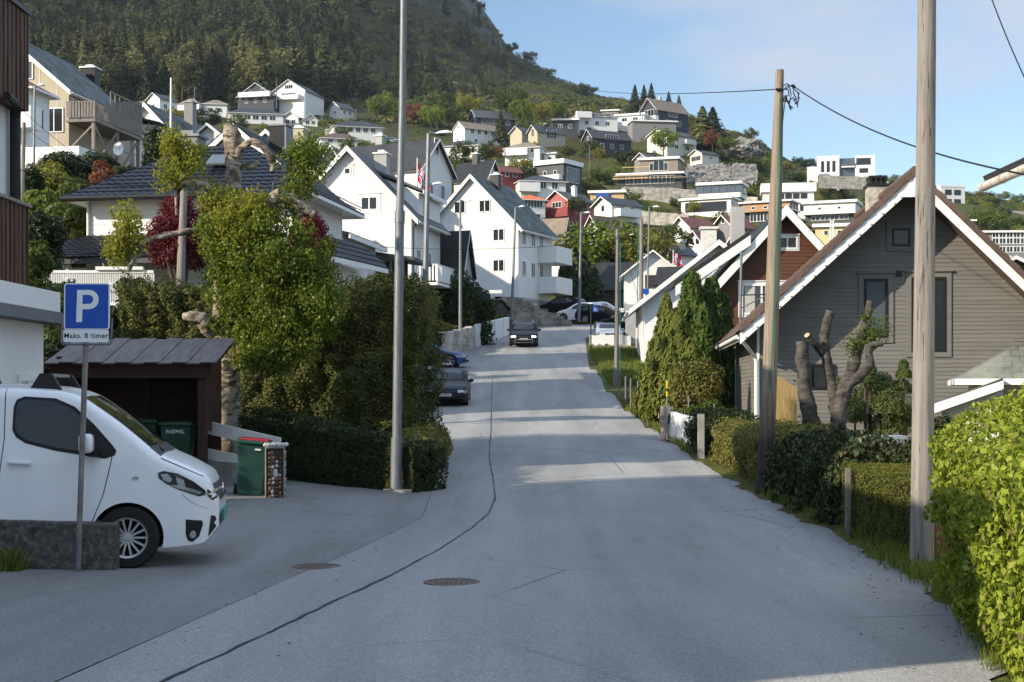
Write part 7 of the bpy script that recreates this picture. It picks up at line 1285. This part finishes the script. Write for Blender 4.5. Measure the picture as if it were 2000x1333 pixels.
lamp('slim brown street lamp before the left half of the three storey house', 899, 394, 684, 91, 22, -1, 0, 4, 8); lamp('street lamp before the slate roof of the three storey house', 999, 406, 628, 111, 18, -2, 8, 4, 6); lamp('street lamp standing beside the white sport utility car', 1131, 417, 628, 118, 18, -1, 4, 4, 6); lamp('street lamp with oval head beside the middle wooden pole', 1264, 405, 600, 112, 20, 0, 4, 3, 4)
lamp('small street lamp by the white balcony house on the left', 66, 168, 325, 74, 20, 0, 2, 4, 5)
for i, (x, y, w, h) in enumerate([(540, 152, 0, 60), (380, 168, 2, 40), (629, 210, 0, 30), (695, 212, 0, 32), (610, 250, 0, 34), (854, 232, 0, 40), (953, 245, 2, 42), (1113, 228, 0, 38), (1151, 284, 3, 60), (938, 290, 2, 38), (904, 262, 0, 50), (1250, 205, 0, 55), (1317, 370, 3, 36)]):
    Y = 330 if y > 240 else 420; lab = ['tall thin pole before the grey gable house at the forest','thin pole above the brown hip roof on the left','thin pole right of the twin gables','thin pole left of the small cottage','thin white pole behind the big dark roof','pole left of the tan roofed house','thin pole before the dark long house','thin pole before the white hip house','white flagpole on the lawn below the dark blue house','thin pole above the bungalow','pole before the bungalow','thin pole left of the hilltop terrace','thin lamp pole right of the stone wall'][i]
    pole('thin_pole', lab, [(x, y, 1.5), (x, y + h, 2)], Y, MAT['galv'], 'pole', 6, group='thin poles on the hillside')
Zr = float(zr(15.1))
t = pole('utility_pole', 'large weathered wooden pole beside the beech hedge', [(1812,-420,33),(1810,100,35),(1803,800,42),(1800,1118,46)], 15.1, MAT['polewood'], 'utility pole', 24)
Yp = 26; t = pole('utility_pole', 'tarred leaning wooden pole with a green cable at the right road edge', [(1523,137,16),(1514,420,26),(1501,800,30),(1489,978,32)], Yp, MAT['tarpole'], 'utility pole', 18); b = t.location.copy()
MAT['greencable'] = M('green_cable', (.02, .14, .1), .5); MAT['cable'] = M('black_cable', (.012, .012, .014), .5)
m = MB(); m.tube([P(x, y, Yp - .17) - b for x, y in [(1524,190),(1522,260),(1523,330),(1519,420),(1514,520),(1512,600),(1508,690),(1505,760)]], .013, 6); m.build('cable_conduit', MAT['greencable'], t)
m = MB()
for pts in ([(1531,168),(1537,163),(1541,170),(1534,175)], [(1530,176),(1540,166),(1552,170),(1549,180),(1556,196),(1558,210)], [(1548,172),(1559,182),(1560,195),(1557,207)], [(1541,166),(1545,185),(1541,205),(1549,212)], [(1530,175),(1539,175),(1541,186),(1533,190)], [(1535,192),(1541,205),(1545,216)], [(1550,190),(1540,198),(1543,212)], [(1533,200),(1530,225),(1526,260)]): m.tube([P(x, y, Yp - .05) - b for x, y in pts], .011, 6)
for x, y in [(1559,183),(1559,191),(1551,195),(1554,201),(1541,199),(1543,210)]: m.tube([P(x, y - 2, Yp - .05) - b, P(x + 1, y + 3, Yp - .05) - b], .02, 6)
m.lathe([(0, -.05), (.04, -.045), (.035, .02), (.015, .07), (0, .07)], P(1534, 194, Yp - .05) - b); m.tube([P(1546, 167, Yp - .05) - b, P(1553, 171, Yp - .05) - b], .03, 8); m.build('cable_joints', MAT['cable'], t)
MB().tube([P(1515, 175, Yp - .1) - b, P(1530, 175, Yp - .1) - b], .025, 6).build('clamp', MAT['blackmetal'], t)
pole('utility_pole', 'grey wooden pole on the grass verge with a green guy wire', [(1206,449,7),(1205,600,8.5),(1203,757,10)], 69, MAT['polewood'], 'utility pole', 10); pole('utility_pole', 'grey wooden pole in front of the low white gable house', [(1253,428,7),(1252,600,9),(1249,640,10)], 101, MAT['polewood'], 'utility pole', 10)
t = pole('utility_pole', 'pale wooden pole rising through the red maple', [(361,322,13),(357,440,15),(352,560,17)], 42.6, MAT['polewood'], 'utility pole', 12); pole('utility_pole', 'old grey wooden post on the left bank', [(47,240,7),(45,330,8),(43,400,9)], 58, MAT['polewood'], 'utility pole', 8)
pole('flagpole', 'white flagpole rising behind the birch sprouts on the left', [(334,152,3),(333,320,5)], 78, MAT['signwhite'], 'flagpole', 8)
for x in (1623, 1628): pole('white_pole', 'white pole pair with brackets right before the yellow house' , [(x, 430, 3), (x - 1, 470, 3.4)], 120, MAT['signwhite'], 'pole', 8, group='white pole pair')
m = MB(); m.tube([P(1212, 475, 68) , P(1211, 756, 66)], .02, 5); tag(m.build('guy_wire', MAT['greencable']), 'green covered guy wire right of the verge pole', 'wire'); m = MB(); m.tube([P(1212, 475, 69), P(1240, 560, 84), P(1248, 590, 92)], .012, 5); tag(m.build('guy_wire', MAT['cable']), 'thin stay wire slanting down from the verge pole', 'wire')
m = MB(); m.tube([P(1247, 448, 100), P(1244, 640, 98)], .03, 5); tag(m.build('guy_wire', MAT['greencable']), 'green guy wire beside the wooden pole by the low gable house', 'wire')
def wire(label, pts, r=.012): tag(MB().tube(pts, r, 5).build('overhead_wire', MAT['cable']), label, 'wire')
def sag(a, b, s, n=24): return [a.lerp(b, k / n) - Vector((0, 0, s * 4 * (k / n) * (1 - k / n))) for k in range(n + 1)]
wire('black cable from the tarred pole down to the right edge house', sag(P(1553, 171, 26), P(2040, 348, 15), .22), .012); wire('thin wire from the tarred pole to the far left hillside', sag(P(1516, 175, 26), P(1105, 163, 110), .35), .011)
wire('dark wire crossing the upper right corner of the sky', sag(P(1930, -20, 12), P(2040, 230, 11), .05), .006); wire('thin wire crossing before the left white houses to the middle pole', sag(P(180, 395, 60), P(1206, 468, 69), 1.1, 40), .012)
wire('pale cable slanting from the left bank to the blue roofed house', sag(P(-10, 318, 40), P(330, 360, 44), .25), .014); wire('dark cable slanting from the upper left house to the roof corner', sag(P(40, 212, 60), P(290, 385, 50), .3), .012); wire('thin dark cable crossing before the white terrace on the left', sag(P(50, 250, 62), P(190, 330, 58), .2), .012)
# small things on the right verge
def post(name, label, px, y0, y1, Y, w, mat, cat_='post', group=None, rnd=False):
    b = P(px, y1, Y); t = thing(name, label, cat_, b, 0, group); h = (y1 - y0) * Y / F; r = w * Y / F / 2
    (MB().tube([(0, 0, -.1), (0, 0, h * .5), (0, 0, h)], r, 12) if rnd else MB().box(-r, r, -r, r, -.1, h)).build('shaft', mat, t, rnd); MB().box(-r * 1.06, r * 1.06, -r * 1.06, r * 1.06, h + .001, h + .012).build('cap', mat, t) if not rnd else MB().lathe([(0, .012), (r * .8, .01), (r, 0)], (0, 0, h), n=12).build('cap', mat, t); return t
post('bollard', 'thick round wooden bollard at the right road edge', 1297, 794, 853, 40.6, 14, MAT['greywood'], 'bollard', rnd=True); post('gate_post', 'grey concrete gate post left of the white picket fence', 1309, 795, 852, 40.9, 11, MAT['concrete']); post('gate_post', 'slim concrete post between two dark hedges', 1369, 810, 893, 34.4, 12, MAT['concrete'])
post('fence_post', 'rusty metal post with bolts left of the clipped yew', 1656, 916, 1050, 18.9, 9, MAT['rustpole']); post('fence_post', 'bright green wire fence post in the sunlit hedge', 1421, 832, 896, 33, 5, MAT['greencable'], rnd=True); post('fence_post', 'dark red post among the left roadside hedge', 848, 832, 892, 33, 5, M('dark_red_post', (.16, .02, .02), .6)); post('fence_post', 'brown wooden post behind the grey lamp post', 801, 862, 968, 26.5, 9, MAT['darkwood'])
for i, (x, y0, y1, Y) in enumerate([(1232, 740, 790, 55), (1246, 745, 790, 53), (1268, 760, 805, 48), (1287, 768, 812, 46), (1345, 775, 815, 42), (1395, 790, 815, 40), (1210, 728, 770, 60), (1222, 736, 778, 57)]): post('fence_post', 'slim grey post of the wire fence along the right garden', x, y0, y1, Y, 3.5, MAT['galv'], group='wire fence posts', rnd=True)
t = post('marker_pole', 'thin snow marker pole with yellow top beside the bollard', 1303, 744, 852, 40.3, 3.2, MAT['galv'], 'marker', rnd=True); k = 40.3 / F; MB().tube([(0, 0, 77 * k), (0, 0, 108 * k)], .03, 8).build('yellow_band', M('marker_yellow', (.65, .4, .02), .5), t); MB().tube([(0, 0, 87 * k), (0, 0, 93 * k)], .032, 8).build('black_band', MAT['black'], t)
# picket fence
t = thing('picket_fence', 'short white picket fence right of the bollard', 'fence'); a, b = Vector((4.48, 40.9, 0)), Vector((4.82, 37.8, 0)); m = MB(); n = 15
for i in range(n):
    p = a.lerp(b, (i + .5) / n); z = float(zr(p.y)) + .06; d = (b - a).normalized() * .075; h = .66 + random.uniform(-.015, .015); q = [p - d + Vector((0, 0, z)), p + d + Vector((0, 0, z)), p + d + Vector((0, 0, z + h)), p + Vector((0, 0, z + h + .08)), p - d + Vector((0, 0, z + h))]
    MB().prism(q, (-.02, 0, 0)).build('picket', MAT['trim'], t, fix=True)
for zz in (.18, .52): m.bar(a + Vector((.025, 0, float(zr(a.y)) + zz)), b + Vector((.025, 0, float(zr(b.y)) + zz)), .03, .06)
m.build('rails', MAT['trim'], t); MB().bar(a + Vector((.02, 0, float(zr(a.y)) - .05)), b + Vector((.02, 0, float(zr(b.y)) - .05)), .14, .2).build('kerb', MAT['concrete'], t)
# wooden fence, white box, brick pillar
t = thing('board_fence', 'new pale vertical board fence beside the grey gable house', 'fence'); a, b = P(1512, 0, 36), P(1556, 0, 37); 
for i in range(9): p = a.lerp(b, i / 8); z1 = PZ(728 + i * 3.6, p.y); MB().box(p.x - .065, p.x + .005, p.y, p.y + .03, -1.5, z1).build('board', MAT['newwood'], t)
MB().box(P(1509, 0, 36).x - .04, P(1509, 0, 36).x + .04, 35.9, 35.98, -1.5, PZ(722, 36)).build('post', MAT['newwood'], t)
p = P(1732, 868, 24); t = thing('white_box', 'white planter box with a lid between the rose bush and the pole', 'planter', p); MB().box(-.3, .3, 0, .4, -.25, .08).build('box_body', MAT['trim'], t); MB().box(-.34, .34, -.03, .43, .082, .14).build('lid', MAT['trim'], t)
p = P(1832, 1090, 15.35); t = thing('brick_pillar', 'red brown brick pillar behind the large wooden pole', 'pillar', p); o = MB().box(-.13, .16, 0, .3, -.1, .62).build('shaft', MAT['bricks'], t); set_uv(o); MB().box(-.16, .19, -.03, .33, .622, .67).build('cap', MAT['concrete'], t)
# scaffold tower at the brown house
t = thing('scaffold_tower', 'slim silver scaffold standing before the brown gable house', 'scaffold'); m = MB(); Yk = 53; m.tube([P(1448, 490, Yk), P(1445, 700, Yk), P(1443, 860, Yk)], .05, 8)
for y, x0, x1 in ((577, 1446, 1500), (640, 1442, 1500), (716, 1415, 1446), (760, 1430, 1450)): m.tube([P(x0, y, Yk), P(x1, y - 2, Yk + .6)], .03, 6)
m.tube([P(1447, 602, Yk), P(1500, 576, Yk)], .025, 6); m.tube([P(1452, 548, Yk + 1), P(1452, 860, Yk + 1)], .03, 6); m.build('tubes', MAT['galv'], t)
# lattice fence of the blue roofed house
t = thing('lattice_fence', 'white lattice fence above the shaded hedge on the left bank', 'fence'); x0, x1 = PX(86, 47), PX(300, 47); m = MB(); zb, zt_ = PZ(594, 47), PZ(531, 47)
for z in (zb, PZ(556, 47), zt_): m.box(x0, x1, 46.98, 47.05, z - .045, z + .045)
for i in range(62): x = x0 + (x1 - x0) * i / 61; m.box(x - .016, x + .016, 47.0, 47.03, zb + .046, zt_ - .046)
for i in range(5): z = PZ(556, 47) + .06 + i * .072; m.box(x0, x1, 47.031, 47.045, z, z + .03)
m.build('lattice', MAT['white'], t); MB().box(x0, x1, 46.9, 47.2, zb - .35, zb - .06).build('kerb', MAT['concrete'], t); MB().box(x0, x1, 46.95, 47.2, zb - 1.4, zb - .352).build('footing', MAT['greyrender'], t)
MB().box(PX(188, 47), PX(280, 47), 46.9, 47.1, zt_ + .05, zt_ + .16).build('cap_rail', MAT['white'], t)
# walls by the bend
rwall('rough stone garden wall on the left beyond the parked cars', 862, 652, 928, 638, 86, 93, 2.2, 'stonewall', 'stone_wall', .5); a, b = P(926, 634, 93.5), P(988, 620, 104); t = thing('panel_wall', 'white panel wall below the box clipped hedge', 'wall'); MB().prism([a, b, b - Vector((0, 0, 2.2)), a - Vector((0, 0, 2.2))], (.25, 0, 0)).build('panel', MAT['white'], t)
m = MB()
for k in (.02, .25, .5, .78, .98): p = a.lerp(b, k); m.box(p.x + .252, p.x + .3, p.y - .06, p.y + .06, p.z - 2.2, p.z + .04)
m.build('panel_battens', MAT['trim'], t)
MAT['roughstone'] = slate('rough_dark_stone', (.1, .09, .075), (.2, .185, .16), (1.3, 1.3, 1.3), .95)
for k in range(7):
    o = rwall('dark rough stone step wall rising towards the three storey house' if k else 'lowest dark stone wall beside the car park at the bend', 1002 - k * 4, 600 - k * 4.4 + 6, 1118 - k * 16, 625 - k * 7.5 + 2, 112 + k * .9, 114.5 + k * .8, .9, 'roughstone', 'stone_steps' if k else 'stone_wall', .8)
    if k: o['group'] = 'rough stone step walls below the three storey house'
p = P(966, 598, 108); t = thing('street_name_sign', 'small white street name sign above the hedge', 'sign', p); MB().tube([(0, 0, -1.2), (0, 0, .95)], .03, 6).build('post', MAT['galv'], t); MB().box(-.4, .55, -.03, .0, .95, 1.2).build('panel', MAT['signwhite'], t)
rwall('pale concrete parapet wall before the silver car', 1152, 655, 1232, 655, 91, 91, 1.2, 'white', 'parapet_wall', .3); rwall('grey concrete base wall above the grass verge', 1150, 673, 1245, 676, 90.6, 90.6, 2.2, 'concrete', 'retaining_wall', .5)
MB().box(-.8, 1.4, 0, .2, -1, 1.9).build('garden_gate', MAT['greyrender'], None, loc=P(1245, 650, 97)); tag(bpy.data.objects['garden_gate'], 'pale garden wall piece beside the silver car', 'wall')
p = P(1154, 684, 90); t = thing('walkway_sign', 'small blue pedestrian sign on a black post at the verge', 'sign', p); MB().tube([(0, 0, -.2), (0, 0, 2.75)], .045, 8).build('post', MAT['black'], t); s2 = MB().box(.12, .5, -.05, -.03, 2.38, 2.76).build('panel', MAT['signblue'], t); m = MB()
for x, k in ((.25, 1.0), (.37, .8)): m.lathe([(0, -.002), (.026 * k, -.002)], (x, -.052, 2.42 + .27 * k), 'y', 10); m.poly([(x - .05 * k, -.052, 2.42), (x - .02 * k, -.052, 2.42), (x, -.052, 2.42 + .1 * k), (x + .03 * k, -.052, 2.42), (x + .06 * k, -.052, 2.42), (x + .035 * k, -.052, 2.42 + .23 * k), (x - .035 * k, -.052, 2.42 + .23 * k)])
m.build('symbol', MAT['signwhite'], s2)
p = P(1262, 574, 100); t = thing('walkway_sign', 'small blue sign half hidden above the sweeping roof eave', 'sign', p); MB().tube([(0, .05, -2), (0, .05, .4)], .03, 6).build('post', MAT['galv'], t); MB().box(-.2, .2, -.02, 0, -.05, .35).build('panel', MAT['signblue'], t)
# flags
MAT['flagred'] = M('flag_red', (.45, .02, .04), .8); MAT['flagwhite'] = M('flag_white', (.7, .7, .7), .8); MAT['flagblue'] = M('flag_blue', (.01, .03, .2), .8)
def flag(label, px, yt, yb, Y, w, h, side, hang):
    b = P(px, yb, Y); t = thing('flag', label, 'flag', b); H = (yb - yt) * Y / F; MB().tube([(0, 0, 0), (0, 0, H)], [.05, .03], 8).build('pole', MAT['signwhite'], t); m = MB(); n = 24; k = 16
    for i in range(n):
        for j in range(k):
            u0, u1 = i / n, (i + 1) / n; v0, v1 = j / k, (j + 1) / k; vs = []
            for u, v in ((u0, v0), (u1, v0), (u1, v1), (u0, v1)): vs.append((side * u * w * (1 - hang * .8), .12 * math.sin(u * 9 + v * 2), H - .15 - v * h - u * w * hang))
            uc, vc = (u0 + u1) / 2 * 22, (v0 + v1) / 2 * 16; c = 2 if 7 < uc < 9 or 7 < vc < 9 else 1 if 6 < uc < 10 or 6 < vc < 10 else 0; m.add(vs, [(0, 1, 2, 3)], c)
    m.build('cloth', [MAT['flagred'], MAT['flagwhite'], MAT['flagblue']], t)
flag('red flag with blue and white cross hanging limp before the dark roof gable', 815, 309, 372, 96, 2.2, 1.3, 1, .75); flag('red flag with blue and white cross near the white stone chimney', 1315, 488, 520, 130, 1.2, 1.0, 1, .45)
# ------------------------------------------------------------------ thin evening haze over the whole valley
zt_ = float(ZZ.max()) + 25; xm = float(np.abs(XX).max()) + 10
hz = MB().box(-xm, xm, -75, 1320, float(ZZ.min()) - 1, zt_).build('haze', NT('haze_air').m); tag(hz, 'thin blue evening haze', None, None, 'stuff')
_t = hz.data.materials[0].node_tree; _t.nodes.remove(_t.nodes['Principled BSDF']); _v = _t.nodes.new('ShaderNodeVolumePrincipled'); _v.inputs['Density'].default_value = .00007; _v.inputs['Color'].default_value = (.75, .86, 1, 1); _v.inputs['Anisotropy'].default_value = .2
_t.links.new(_v.outputs[0], _t.nodes['Material Output'].inputs['Volume']); SC.cycles.volume_bounces = 0
